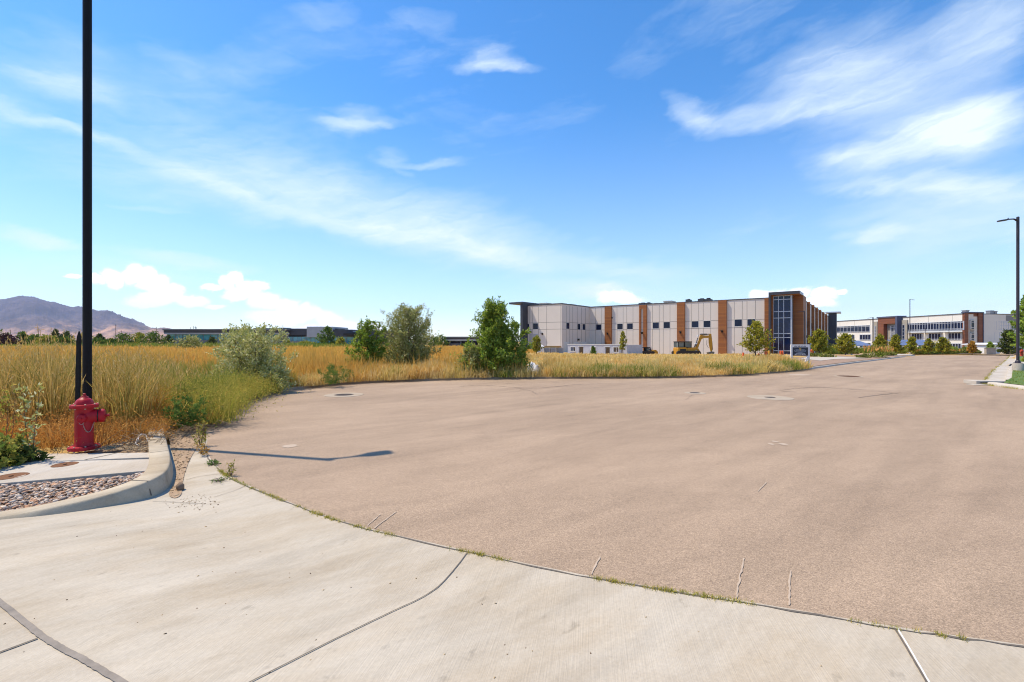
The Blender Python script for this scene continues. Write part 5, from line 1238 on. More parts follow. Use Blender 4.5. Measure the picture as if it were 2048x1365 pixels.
for u in (a_, a_ + .62, b_ - .3): mb.box(u, u + .1, -.5, -.42, zb, zt); mb.box(u, u + .1, .42, .5, zb, zt)
mb.sideprism([(a_ - .05, zt - .02), (b_ - .2, zt - .05), (b_ - .25, zt + .06), (a_ + .1, zt + .1)], -.52, .52); mb.box(a_ + .6, b_ - .3, .3, .45, zb, zt); mb.sideprism([(b_ - .3, zt), (b_ + .1, zb), (b_ + .02, zb), (b_ - .4, zt)], -.5, -.42)
cb = mb.build('cab', M['machine_black'], ld); MB().sideprism([(a_ + .72, zb + .15), (b_ - .1, zb + .12), (b_ - .36, zt - .1), (a_ + .72, zt - .1)], -.4, -.38).build('cab_glass', M['cab_glass'], cb)
lplate('lift_arm', [(1273, 713), (1278, 708), (1292, 705.5), (1305, 700.3), (1309, 700), (1313, 704), (1312.5, 708), (1309, 710), (1303, 705), (1292, 709), (1281, 712)], -.75, -.52, 'yellow', .03); lplate('lift_arm', [(1273, 713), (1278, 708), (1292, 705.5), (1305, 700.3), (1309, 700), (1313, 704), (1312.5, 708), (1309, 710), (1303, 705), (1292, 709), (1281, 712)], .52, .75, 'yellow', .03)
lplate('bucket', [(1263.6, 704.5), (1264.4, 704.5), (1266.5, 709.5), (1275, 709.8), (1275, 713), (1265, 713)], -.95, .95, 'hose')

# ------------------------------------------------------------------ grey mock-up walls, pallets of block
Yg = 62.0; x0, x1 = ray(1135.5) * Yg, ray(1254) * Yg; g0 = float(T((x0 + x1) / 2, Yg)); gfr = Fr(ray(1135.5) * 65, 65, .79, -.613); gw = empty('unfinished_house', (*gfr.o, g0), gfr.ang); tag(gw, 'roofless pale grey wall shell with window and door openings, half hidden in the straw', 'wall shell')
H = zpx(690.2, Yg) - g0; Lw = gfr.u(1254); gp = lambda px: gfr.u(px); gzz = lambda py: zpx(py, Yg) - g0
opens = [(1141.3, 1150.3, 695, 703.3), (1157.5, 1166.5, 694, 716), (1182.5, 1191.8, 695, 704), (1210.5, 1219.5, 694.5, 716), (1227, 1237.2, 694.8, 703.8)]
mb = MB(); last = 0.0
for a_, b_, t_, b2 in opens:
    mb.box(last, gp(a_), 0, .22, -.2, H); mb.box(gp(a_), gp(b_), 0, .22, gzz(t_), H)
    if b2 < 712: mb.box(gp(a_), gp(b_), 0, .22, -.2, gzz(b2))
    last = gp(b_)
mb.box(last, gp(1241), 0, .22, -.2, H); mb.box(gp(1241), gp(1243.3), .1, .2, -.2, H - .3, 1); mb.box(gp(1243.3), Lw, 0, .22, -.2, H)
mb.box(0, .22, .22, 5, -.2, H); mb.box(Lw - .22, Lw, .22, 5, -.2, H); mb.box(0, Lw, 5, 5.22, -.2, H)
mb.build('wall', [M['greywall'], M['blue_wall']], gw)
MB().box(.3, Lw - .3, .9, 1.0, -.2, H - .25).build('dark_backing', M['bark'], gw)  # dark sheet added behind the openings so that they look shaded inside
mb = MB(); mb.box(-.06, Lw + .06, -.05, .27, H + .002, H + .09); mb.build('top_plate', M['trim'], gw)
for a_, b_, t_, b2 in opens:
    a, b, t0_, t1_ = gp(a_), gp(b_), gzz(t_), gzz(b2); mb = MB(); w = .09
    mb.box(a - w, b + w, -.04, -.002, t0_, t0_ + w)
    if b2 < 712: mb.box(a - w, b + w, -.04, -.002, t1_ - w, t1_); mb.box(a - w, a, -.04, -.002, t1_, t0_); mb.box(b, b + w, -.04, -.002, t1_, t0_); mb.box((a + b) / 2 - .03, (a + b) / 2 + .03, .05, .1, t1_, t0_); nm = 'window_frame'
    else: nm = 'door_lintel'
    mb.build(nm, M['trim'], gw)
for i, (pa, pb, yt, Y, lab) in enumerate(((1075, 1086, 694.5, 57, 'wrapped pale pallet of block at the left end of the block stacks'), (1088, 1100, 696.2, 58, 'pallet of grey block second from the left, under the lumber'), (1101, 1112, 696, 58, 'middle pallet of grey block under the lumber'), (1113, 1127, 696, 58.5, 'darker grey pallet of block nearest the wall shell'))):
    x0, x1 = ray(pa) * Y, ray(pb) * Y; g0 = float(T(x0, Y)); e = empty('block_pallet', (x0, Y, g0)); tag(e, lab, 'pallet', 'pallets of grey block'); H = zpx(yt, Y) - g0; W_ = x1 - x0
    mb = MB(); mb.box(0, W_, 0, .9, 0, .03); mb.box(0, W_, 0, .9, .11, .14)
    for q in (.0, .45, .9): mb.box(q * (W_ - .1), q * (W_ - .1) + .1, 0, .9, .03, .11)
    mb.build('pallet_base', M['lumber'], e); mb = MB(); nr, nc = max(2, int(H / .22)), 3
    for r in range(nr):
        for c in range(nc): mb.box(W_ * c / nc + .012, W_ * (c + 1) / nc - .012, .0 + .02 * ((r + c) % 2), .9, .142 + (H - .142) * r / nr + .006, .142 + (H - .142) * (r + 1) / nr - .004)
    mb.build('blocks', M['block'] if i else M['whitestuff'], e)
Y = 58.2; x0, x1 = ray(1090) * Y, ray(1121) * Y; z0_ = zpx(696, Y) + .012; mb = MB(); rg = random.Random(4)
for k in range(16): 
    r, c = divmod(k, 6); a = rg.uniform(-.25, .15); mb.box(x0 + a, x1 + a * .6 + rg.uniform(-.2, .2), Y + .08 + c * .13, Y + .08 + c * .13 + .11, z0_ + r * .075, z0_ + r * .075 + .07)
tag(mb.build('lumber_stack', M['lumber']), 'stack of yellow lumber lying on the pallets of block', 'lumber')
n = 12; gxx, gyy = np.meshgrid(np.linspace(0, 1, n), np.linspace(0, 1, n)); g = np.random.default_rng(2); Y = 57.2; x0, x1 = ray(1078) * Y, ray(1089) * Y
o = grid_mesh('plastic_sheet', x0 + gxx * (x1 - x0), Y + gyy * 1.0, zpx(694.4, Y) + .02 + .22 * np.sin(np.pi * gxx) * np.sin(np.pi * gyy) + g.normal(0, .03, gxx.shape), M['whitestuff']); tag(o, 'white plastic sheet bunched on top of the leftmost block pallet', 'plastic sheet')
# orange barriers, posts and yellow bollard by the tower
def post(nm, px, pyt, Y, w, mat, lab, cat, group):
    x = ray(px) * Y; z = float(T(x, Y)); e = empty(nm, (x, Y, z)); tag(e, lab, cat, group); H = zpx(pyt, Y) - z
    mb = MB(); mb.lathe([(w, .05), (w, H - .08), (w * .6, H)], 14); mb.build('post', M[mat], e); mb = MB(); mb.lathe([(w * 2.1, 0), (w * 2.1, .05), (w * 1.3, .09)], 16); mb.build('foot', M['rubber'], e)
post('safety_post', 1486.5, 705.5, 48, .09, 'orange', 'slim orange post left of the young tree before the brown band', 'post', 'orange safety posts')
post('safety_post', 1517.5, 707, 47, .08, 'orange', 'slim orange post right under the crown of the young tree', 'post', 'orange safety posts')
post('safety_post', 1561.2, 701.8, 50, .10, 'orange', 'left one of the two orange posts before the tower glass', 'post', 'orange safety posts')
post('safety_post', 1565.2, 701.6, 50, .10, 'orange', 'right one of the two orange posts before the tower glass', 'post', 'orange safety posts')
post('bollard', 1538.3, 701.5, 50, .14, 'yellow', 'yellow bollard at the foot of the dark tower frame', 'bollard', None)
Y = 50; x0, x1 = ray(1529) * Y, ray(1535) * Y; z = float(T(x0, Y)); e = empty('barrier', (x0, Y, z)); tag(e, 'orange plastic barrier panel below the last brown band', 'barrier'); H = zpx(706, Y) - z; L_ = x1 - x0
mb = MB(); mb.box(0, L_, 0, .05, .15, .45); mb.box(0, L_, 0, .05, .6, H); mb.build('panel', M['orange'], e, bevel=.01); mb = MB(); mb.box(0, .06, -.2, .25, 0, .05); mb.box(0, .06, 0, .05, .05, H); mb.box(L_ - .06, L_, -.2, .25, 0, .05); mb.box(L_ - .06, L_, 0, .05, .05, H); mb.build('legs', M['orange'], e)

def merge_into(src, dst):
    """hand the parts of SRC over to DST where they stand"""
    ms = Matrix.Translation(src.location) @ src.rotation_euler.to_matrix().to_4x4(); md = Matrix.Translation(dst.location) @ dst.rotation_euler.to_matrix().to_4x4()
    for ch in list(src.children): ch.parent = dst; ch.matrix_parent_inverse = md.inverted() @ ms
    bpy.data.objects.remove(src)
merge_into(ww, wb); merge_into(tw, wb)

# ------------------------------------------------------------------ mountain
def mountain():
    ax = np.linspace(-2.6, -.62, 1500)          # tangent of the bearing
    dd = np.linspace(6200, 11500, 110)
    Aq, Dq = np.meshgrid(ax, dd); X = Aq * Dq; Y = Dq
    px = CX + Aq * FPX
    ridge = np.interp(px, [-200, -120, -60, 0, 25, 45, 75, 100, 130, 165, 190, 215, 250, 285, 300, 330, 350, 380, 420], [628, 612, 604, 597.5, 593.5, 592, 594, 602, 611, 616, 620, 624, 638, 648, 653.5, 656, 661, 676, 690])
    fore = np.interp(px, [-200, 0, 60, 95, 130, 180, 215, 260, 300, 340, 380, 430], [640, 650, 634, 628, 640, 648, 645, 651, 655, 656.5, 668, 690])
    Hr = (CY - ridge) / FPX * 9600 * .985; Hf = (CY - fore) / FPX * 7200 * .97
    def fb(x, y, s, o, ridged=True):
        out = np.zeros(x.shape)
        for j in range(x.shape[0]):
            for i in range(x.shape[1]):
                a = 0; f = s; w = 1.0
                for q in range(o):
                    n = mnoise.noise(Vector((x[j, i] * f + 31 * q, y[j, i] * f * .55, 3.1 * q)))
                    a += w * ((1 - abs(n) * 2) if ridged else n); f *= 2.07; w *= .5
                out[j, i] = a
        return out
    n1 = fb(X, Y, 1 / 1150, 6); n1 -= n1.mean()
    main = Hr * np.exp(-((Dq - 9600) / 1500) ** 2) ; main = np.where(Dq > 9600, Hr * np.exp(-((Dq - 9600) / 2600) ** 2), main)
    front = Hf * np.exp(-((Dq - 7300) / 560) ** 2); front = np.where(Dq > 7300, Hf * np.exp(-((Dq - 7300) / 1500) ** 2), front)
    Zm = np.maximum(main, front)
    rid = np.clip(1 - np.abs(Dq - 9600) / 650, 0, 1)
    Zm = Zm + n1 * 260 * np.clip(Zm / 420, 0, 1) * (1 - .92 * rid) - 25
    Zm[0] = -60
    return X, Y, Zm
mX, mY, mZ = mountain()
def mountain_mat():
    m, t = nt_new('mountain_scrub')
    out = nd(t, 'ShaderNodeOutputMaterial'); b = nd(t, 'ShaderNodeBsdfDiffuse'); lk(t, b, 0, out, 0)
    g = nd(t, 'ShaderNodeNewGeometry'); s = nd(t, 'ShaderNodeSeparateXYZ'); lk(t, g, 'Position', s, 0)
    n = nd(t, 'ShaderNodeTexNoise', Scale=.0022, Detail=9, Roughness=.68); lk(t, g, 'Position', n, 'Vector')
    mr = nd(t, 'ShaderNodeMapRange', i1=80.0, i2=620.0); lk(t, s, 2, mr, 0)
    ad = nd(t, 'ShaderNodeMath', _operation='MULTIPLY_ADD', i1=.55); lk(t, mr, 0, ad, 0); lk(t, n, 'Fac', ad, 2)
    r = ramp(t, [(.38, (.56, .32, .195)), (.54, (.42, .25, .16)), (.66, (.16, .115, .10)), (.95, (.10, .08, .088))]); lk(t, ad, 0, r, 0)
    n2 = nd(t, 'ShaderNodeTexNoise', Scale=.006, Detail=8, Roughness=.75); lk(t, g, 'Position', n2, 'Vector'); r2 = ramp(t, [(.38, .42), (.6, 1.15)]); lk(t, n2, 'Fac', r2, 0)
    mx_ = nd(t, 'ShaderNodeMix', _data_type='RGBA', _blend_type='MULTIPLY', Factor=1.0); t.links.new(r.outputs[0], mx_.inputs[6]); t.links.new(r2.outputs[0], mx_.inputs[7]); t.links.new(mx_.outputs[2], b.inputs[0])
    return m
tag(grid_mesh('mountain', mX, mY, mZ, mountain_mat()), 'bare purple-brown mountain ridge on the left horizon', kind='structure')

# ------------------------------------------------------------------ plants
def leaf_arrays(pos, dr, L, W, g, fold=.25):
    n = len(pos); r = g.normal(0, 1, (n, 3)); sd = np.cross(dr, r); sd /= np.linalg.norm(sd, axis=1)[:, None] + 1e-9
    up = np.cross(sd, dr); L = np.broadcast_to(L, n)[:, None]; W = np.broadcast_to(W, n)[:, None]
    a = pos; b = pos + dr * L * .45 + sd * W * .5 + up * W * fold; c = pos + dr * L; d = pos + dr * L * .45 - sd * W * .5 + up * W * fold
    return np.stack([a, b, c, d], 1)

def plant_parts(H, Rm, prof, nb, nt, nl, L, W, seed, trunk_t=.15, up=.35, stems=1, stem_spread=.0, trunk_r=.03, axis_h=.93, droop=0.0, lean=(0, 0), lobes=.25, core=.3, upleaf=.25, off=.04):
    """returns branch polylines with radii and leaf quads for one tree or bush that stands on the origin"""
    g = np.random.default_rng(seed); poly = []
    prof_t = [p[0] for p in prof]; prof_r = [p[1] for p in prof]
    ph = g.uniform(0, 6.28, 4)
    def lobe(a, h): return 1 + lobes * (math.sin(2 * a + ph[0] + 3 * h) * .6 + math.sin(3 * a + ph[1] - 5 * h) * .5 + math.sin(5 * a + ph[2]) * .3)
    st = []
    for s in range(stems):
        a = 6.283 * s / stems + g.uniform(-.4, .4); q = stem_spread * (0 if stems == 1 else g.uniform(.5, 1.1)); hh = H * axis_h * (1 if s == 0 else g.uniform(.72, 1.0))
        p = []
        for k in range(6):
            f = k / 5; p.append(np.array([math.cos(a) * q * f ** .8 + lean[0] * f + g.normal(0, .008) * H * (0 < k), math.sin(a) * q * f ** .8 + lean[1] * f + g.normal(0, .008) * H * (0 < k), hh * f]))
        st.append(np.array(p)); poly.append((p, [trunk_r * (1 - .8 * k / 5) for k in range(6)]))
    segs = []; ga = g.uniform(0, 6.28)
    for i in range(nb):
        tt = trunk_t + (1.0 - trunk_t) * ((i + g.uniform(0, 1)) / nb); s = st[i % stems]; az_ = ga + i * 2.399 + g.normal(0, .35)
        r = Rm * np.interp(tt, prof_t, prof_r) * g.uniform(.55, 1.12) * max(.3, lobe(az_, tt))
        fb = max(0.02, min(.97, (tt - up * r / H * g.uniform(.7, 1.4)) / axis_h)); fi = fb * 5; k = min(4, int(fi)); base = s[k] + (s[k + 1] - s[k]) * (fi - k)
        tip = np.array([s[min(5, int(tt * 5))][0] * (.7 if stems > 1 else 1) + math.cos(az_) * r, s[min(5, int(tt * 5))][1] * (.7 if stems > 1 else 1) + math.sin(az_) * r, tt * H - droop * r])
        mid = (base + tip) / 2 + np.array([0, 0, .12 * r]) + g.normal(0, .05 * r, 3)
        P = [base * (1 - q) ** 2 + 2 * mid * q * (1 - q) + tip * q * q for q in (0, .33, .66, 1)]
        poly.append((P, [trunk_r * .38, trunk_r * .28, trunk_r * .18, trunk_r * .08])); segs.append((np.array(P), r))
        for j in range(nt):
            q = g.uniform(core, 1.0); k = min(2, int(q * 3)); b0 = P[k] + (P[k + 1] - P[k]) * (q * 3 - k); d = (tip - base); d /= np.linalg.norm(d) + 1e-6
            d = d * .7 + g.normal(0, .6, 3) + np.array([0, 0, .25 - droop]); d /= np.linalg.norm(d); ln = (.10 + .28 * g.uniform()) * Rm * (.5 + .5 * np.interp(tt, prof_t, prof_r))
            e0 = b0 + d * ln; poly.append(([b0, (b0 + e0) / 2 + g.normal(0, .05 * ln, 3), e0], [trunk_r * .12, trunk_r * .09, trunk_r * .04])); segs.append((np.array([b0, b0 + d * ln * .33, b0 + d * ln * .66, e0]), ln))
    ln = np.array([np.linalg.norm(s[0][3] - s[0][0]) for s in segs]); w = np.array([s[1] for s in segs]) ** .6; w = w / w.sum()
    pick = g.choice(len(segs), nl, p=w); SP = np.array([s[0] for s in segs]); q = g.uniform(.12, 1.03, nl); fi = np.clip(q, 0, .999) * 3; k = fi.astype(int)
    p = SP[pick, k] + (SP[pick, np.minimum(k + 1, 3)] - SP[pick, k]) * (fi - k)[:, None]; p = p + g.normal(0, off * Rm, (nl, 3))
    d = SP[pick, 3] - SP[pick, 0]; d /= np.linalg.norm(d, axis=1)[:, None] + 1e-9; d = d * .5 + g.normal(0, .6, (nl, 3)) + np.array([0, 0, upleaf]); d /= np.linalg.norm(d, axis=1)[:, None]
    sz = g.uniform(.6, 1.25, nl); p[:, 2] = np.maximum(p[:, 2], .01)
    return poly, leaf_arrays(p, d, L * sz, W * sz, g)

def add_plant(name, label, cat, x, y, H, Rm, prof, nb, nt, nl, L, W, seed, leaf, group=None, bark='bark', z=None, rz=0.0, crown='crown', trunk='trunk', minr=.0, **kw):
    Rm /= math.sqrt(1 + (x / y) ** 2); e = empty(name, (x, y, float(T(x, y)) + .08 if z is None else z), rz); tag(e, label, cat, group)
    poly, q = plant_parts(H, Rm, prof, nb, nt, nl, L, W, seed, **kw)
    mb = MB()
    for P, r in poly:
        if max(r) < minr: continue
        mb.tube([tuple(p) for p in P], r, 5 if max(r) < .03 else 7, cap=False)
    if mb.v: mb.build(trunk, M[bark], e)
    n = len(q); npmesh(crown, q.reshape(-1, 3), np.full(n, 4), np.arange(n * 4), M[leaf], e)
    return e

def px_h(py, y): return zpx(py, y)
def at(px, y): return ray(px) * y
ROUND = [(0, .3), (.15, .7), (.35, 1.0), (.6, .95), (.8, .7), (.93, .4), (1, .12)]
BUSH = [(0, .75), (.2, 1.0), (.45, .98), (.7, .75), (.9, .42), (1, .15)]
TALL = [(0, .5), (.15, .85), (.35, 1.0), (.5, .72), (.65, .45), (.8, .36), (.95, .22), (1, .08)]
CONE = [(0, .8), (.15, 1.0), (.4, .8), (.7, .45), (.9, .2), (1, .05)]
# the bushes along the bulb
y = 13.6; add_plant('silver_bush', 'large silvery pale bush leaning over the left asphalt edge, nearest of the wild bushes', 'bush', at(503, y), y, 1.92, 1.16, [(0, .8), (.2, 1.0), (.5, .95), (.75, .78), (.92, .5), (1, .25)], 140, 6, 19000, .085, .036, 11, 'lf_silver', None, 'bark', .0, stems=7, stem_spread=.75, trunk_r=.018, up=.9, trunk_t=.03, lobes=.22, upleaf=.45, off=.035)
add_plant('silver_bush', 'low spill of silvery leaves at the asphalt edge, under the nearest silver bush', 'bush', at(548, 13.2), 13.2, .75, .62, BUSH, 40, 4, 3000, .075, .032, 12, 'lf_silver', None, 'bark', .0, stems=5, stem_spread=.4, trunk_r=.01, up=.6, trunk_t=.02, upleaf=.3)
y = 19.6; add_plant('green_bush', 'upright dark green bush with spiky shoots left of the big silver tree', 'bush', at(736, y), y, 2.32, .86, [(0, .55), (.2, .9), (.4, 1.0), (.6, .75), (.8, .42), (.95, .2), (1, .08)], 80, 6, 8500, .09, .055, 21, 'lf_green', None, 'bark_dark', .06, stems=4, stem_spread=.42, trunk_r=.025, up=.8, trunk_t=.05, lobes=.3, upleaf=.2)
y = 20.8; add_plant('silver_tree', 'broad rounded olive-silver tree in the middle of the wild edge of the bulb', 'tree', at(816, y), y, 3.0, 1.28, [(0, .5), (.12, .8), (.3, .98), (.5, 1.0), (.7, .85), (.88, .6), (1, .2)], 150, 6, 22000, .095, .042, 31, 'lf_olive', None, 'bark', .06, stems=5, stem_spread=.7, trunk_r=.035, up=.75, trunk_t=.05, lobes=.25, upleaf=.3)
y = 18.9; add_plant('green_tree', 'largest bright green wild tree, narrow top over a dense skirt, beside the grey building', 'tree', at(986, y), y, 3.1, 1.2, [(0, .55), (.1, .95), (.25, 1.02), (.4, .88), (.55, .6), (.7, .46), (.85, .42), (.95, .28), (1, .1)], 170, 6, 20000, .095, .06, 41, 'lf_green', None, 'bark_dark', .05, stems=4, stem_spread=.35, trunk_r=.04, up=.7, trunk_t=.05, lobes=.22, upleaf=.15)
add_plant('green_tree', 'leafy green sapling that fills the right shoulder of the biggest wild tree', 'tree', at(1030, 19.3), 19.3, 2.3, .8, [(0, .7), (.3, 1), (.6, .85), (.85, .5), (1, .15)], 70, 5, 5200, .085, .055, 43, 'lf_green', None, 'bark_dark', .05, stems=3, stem_spread=.3, trunk_r=.025, up=.6, trunk_t=.08, lobes=.3, upleaf=.15)
y = 18.3; add_plant('silver_bush', 'small greyish bush at the asphalt edge below the left side of the big green tree', 'bush', at(946, y), y, 1.35, .55, BUSH, 60, 5, 6000, .08, .04, 51, 'lf_olive', None, 'bark', .0, stems=4, stem_spread=.3, trunk_r=.014, up=.7, trunk_t=.03, upleaf=.3)
# planted trees near the grey building
def young(px, top, Y, w, label, seed, leaf='lf_maple', prof=ROUND, n=2600, L=.19, tt=.25, group='young trees by the buildings', name='young_tree', base=None, H0=None, lobes=.25):
    x = at(px, Y); z = float(T(x, Y)) + .05; H = zpx(top, Y) - z
    return add_plant(name, label, 'tree', x, Y, H, w * Y / FPX, prof, 55, 4, n, L, L * .75, seed, leaf, group, 'bark', z, trunk_t=tt, up=.5, trunk_r=.06, lobes=lobes, off=.05, upleaf=.1)
young(1511, 645, 46, 33, 'yellow-green young tree in front of the last brown band of the grey building', 61, n=3800, L=.16)
young(1246, 663, 58, 9, 'slender pale green tree at the right end of the roofless wall shell', 62, 'lf_yel', [(0, .3), (.2, .8), (.5, 1), (.8, .6), (1, .1)], 900, .17)
young(1186.5, 694, 56, 7.5, 'small dark pointed shrub-like tree before the middle of the wall shell', 63, 'lf_far', CONE, 700, .16, .05)
young(1073, 674, 52, 10, 'yellow-green young tree peeking out right of the big green wild tree', 64, 'lf_yel', ROUND, 1300, .18)
young(1638.5, 661, 48, 22, 'yellow-green tree right of the white sign, before the side of the grey building', 65, n=2800, L=.17)
young(1691, 669.5, 54, 23, 'broad yellow-green tree beyond the dark pylon at the end of the grey building', 66, n=2600, L=.19)
young(1760, 671.5, 74, 15, 'tree directly before the brown portal of the white building', 67, n=1700, L=.26)
young(1791, 670.5, 76, 14, 'tree right of the portal, left of the far lamp post', 68, n=1700, L=.26)
young(1823.5, 675.5, 74, 12, 'small tree right behind the far lamp post', 69, n=1300, L=.25)
young(1857.5, 678.5, 86, 10.5, 'small round tree by the left thin pole', 70, n=1100, L=.28)
young(1885.5, 676, 84, 14.5, 'wider olive tree left of the brown corner tower', 71, n=1500, L=.28)
young(1944, 684, 82, 10, 'small orange-leaved tree at the foot of the brown corner tower', 72, 'lf_orange', n=1100, L=.26)
young(1981, 685.5, 92, 8.5, 'small green tree beside the cream shed', 73, 'lf_bright', n=900, L=.28)
young(2017, 661, 76, 25, 'dark olive tree left of the right-hand lamp post', 74, 'lf_dark', [(0, .6), (.2, 1), (.5, .9), (.8, .6), (1, .2)], 3200, .26, .12)
y = 58; x = at(2066, y); add_plant('bright_tree', 'tall bright green tree cut by the right picture edge behind the lamp post', 'tree', x, y, 7.9, 2.7, [(0, .5), (.15, .85), (.4, 1.0), (.65, .9), (.85, .6), (1, .15)], 110, 6, 9000, .28, .21, 75, 'lf_bright', None, 'bark', None, trunk_t=.12, up=.5, trunk_r=.12, lobes=.25)
# far tree line on the left and by the flat building
def fartree(px, top, Y, w, leaf, label, seed, n=1500, prof=BUSH, L=.55, name='far_tree', group='trees of the far tree line'):
    x = at(px, Y); z = float(T(x, Y)) + .02; H = zpx(top, Y) - z
    return add_plant(name, label, 'tree', x, Y, H, w * 1.3 * Y / FPX, prof, 40, 4, n, L, L * .7, seed, leaf, group, 'bark_dark', z, trunk_t=.04, up=.5, trunk_r=.15, off=.06, minr=.05)
far = [(-12, 661, 175, 26, 'lf_far', 'green far tree cut by the left picture edge'), (14, 671, 172, 24, 'lf_purple', 'dark purple far bush at the left picture edge'), (46, 665, 178, 16, 'lf_far', 'mid green far tree just right of the purple bush'), (70, 673, 168, 20, 'lf_far', 'low green far bush between the purple bush and the yellowish hedge trees'),
       (95, 672.5, 166, 24, 'lf_yel', 'yellowish low far tree left of the dark pointed crown'), (111, 660, 205, 14, 'lf_dark', 'dark pointed far tree left of the wooden stake'), (133, 664.5, 195, 13, 'lf_dark', 'dark round far tree directly left of the wooden stake'), (132, 676, 168, 22, 'lf_far', 'low green far bush below the dark round crown'),
       (168, 668, 190, 16, 'lf_yel', 'yellow-green far tree between stake and black pole'), (200, 669.5, 200, 13, 'lf_dark', 'dark conifer-like far tree right of the black pole'), (196, 680, 172, 22, 'lf_far', 'low green far bush right of the black pole'), (222, 679.5, 176, 16, 'lf_far', 'small far bush left of the two broad green trees'),
       (250, 670.5, 178, 26, 'lf_far', 'broad green far tree, left of the two next to the flat building'), (280, 668, 190, 16, 'lf_yel', 'yellowish far tree between the two broad green trees'), (306, 666.5, 180, 26, 'lf_far', 'broad green far tree touching the end of the flat building'), (336, 672, 186, 10, 'lf_dark', 'narrow dark far tree at the corner of the flat building'),
       (425, 675.5, 176, 9, 'lf_dark', 'small dark tree before the glass, right of the grey olive bush'), (573, 681, 165, 7, 'lf_yel', 'tiny yellow-green tree before the glass wall'), (655, 655.5, 160, 14, 'lf_far', 'tall narrow green tree before the pale metal wall of the flat building'), (681, 677, 155, 11, 'lf_yel', 'yellowish bush right of the tall narrow green tree'),
       (610, 687, 150, 18, 'lf_yel', 'low yellow-green bush before the glass of the flat building'), (882, 672, 165, 12, 'lf_far', 'dark green far tree between silver tree and columned building'), (868, 676, 168, 12, 'lf_far', 'far tree half hidden behind the right side of the silver tree'), (1002, 668, 150, 16, 'lf_far', 'far tree hidden behind the big green wild tree'),
       (928, 690, 140, 6, 'lf_dark', 'tiny dark bush before the columned building'), (640, 690, 150, 14, 'lf_far', 'low green bush at the foot of the tall narrow tree')]
for i, (px, top, Y, w, lf, lab) in enumerate(far): fartree(px, top, Y, w, lf, lab, 100 + i, n=1700 if w > 12 else 800, prof=CONE if i in (5, 9) else BUSH)
fartree(383, 675, 80, 27, 'lf_olive', 'grey-olive bush in the field before the flat building', 140, 1900, BUSH, .26, 'silver_bush', None)
# low hedge of weeds on the far field edge
def clump(name, label, cat, px, pyb, w, h, leaf, seed, n=700, L=.1, group=None, Y=None, plume=None, prof=BUSH, up=.6, W=.35, trunk='stems'):
    x, y = G(px, pyb) if Y is None else (at(px, Y), Y); z = float(T(x, y)) + .03
    Rm = w * 1.25 * y / FPX; e = add_plant(name, label, cat, x, y, h, Rm, prof, 40, 3, n, L, L * W, seed, leaf, group, 'bark', z, trunk_t=.02, up=up, stems=5, stem_spread=Rm * .5, trunk_r=.012, crown='foliage', trunk=trunk, minr=.2 if y > 25 else .0, upleaf=.6)
    if plume:
        g = np.random.default_rng(seed + 900); m_ = n // 2; r = Rm * .95 * np.sqrt(g.uniform(0, 1, m_)); a = g.uniform(0, 6.28, m_); d = np.stack([g.normal(0, .18, m_), g.normal(0, .18, m_), np.ones(m_)], -1)
        p = np.stack([r * np.cos(a), r * np.sin(a), h * g.uniform(.55, .95, m_)], -1); q = leaf_arrays(p, d / np.linalg.norm(d, axis=1)[:, None], g.uniform(.7, 1.2, m_) * h * .3, g.uniform(.8, 1.2, m_) * .045 * max(1, y / 30), g, 0)
        npmesh('plumes', q.reshape(-1, 3), np.full(m_, 4), np.arange(m_ * 4), M[plume], e)
    return e
og = 'landscaping clumps along the road'
C = [(1632, 716, 17, .34, 'shrub', None, 'low dark groundcover shrub right of the white sign'), (1652, 717.5, 14, .30, 'shrub', None, 'low groundcover at the kerb between sign and driveway'), (1663, 711, 15, .75, 'green_grass', None, 'green grassy clump under the tree right of the sign'), (1685.5, 711, 11, .8, 'shrub', None, 'olive upright clump between two green clumps at the gravel strip'),
     (1707, 709.5, 8, .45, 'shrub', None, 'small dark shrub right of the olive upright clump'), (1724, 707.5, 18, .7, 'green_grass', None, 'wide green clump left of the orange plumed grass'), (1756, 718, 20, 1.05, 'green_grass', 'plume', 'largest orange-plumed ornamental grass, at the road edge'), (1730, 718.5, 14, .30, 'shrub', None, 'dark low shrub left of the largest orange-plumed grass'),
     (1780, 714, 12, .35, 'shrub', None, 'dark low shrub right of the largest orange-plumed grass'), (1796, 709, 14, .9, 'green_grass', None, 'green clump left of the far lamp pedestal'), (1748, 704, 9, .9, 'green_grass', 'plume', 'smaller orange-plumed grass behind the largest one'), (1806, 703.5, 6, 1.3, 'lf_orange', None, 'rusty orange shrub before the blue portal edge')]
for i, px in enumerate(range(1836, 1966, 9)):
    if px < 1910: C.append((px, 709.8 - (px - 1836) * .01, 8, .95, 'green_grass', 'plume', 'orange-plumed grass of the row at the road end, %s' % ['next to the lamp pedestal', 'second from the pedestal', 'third from the pedestal', 'fourth from the pedestal', 'fifth from the pedestal', 'sixth from the pedestal', 'seventh from the pedestal', 'eighth from the pedestal', 'ninth from the pedestal'][min(i, 8)]))
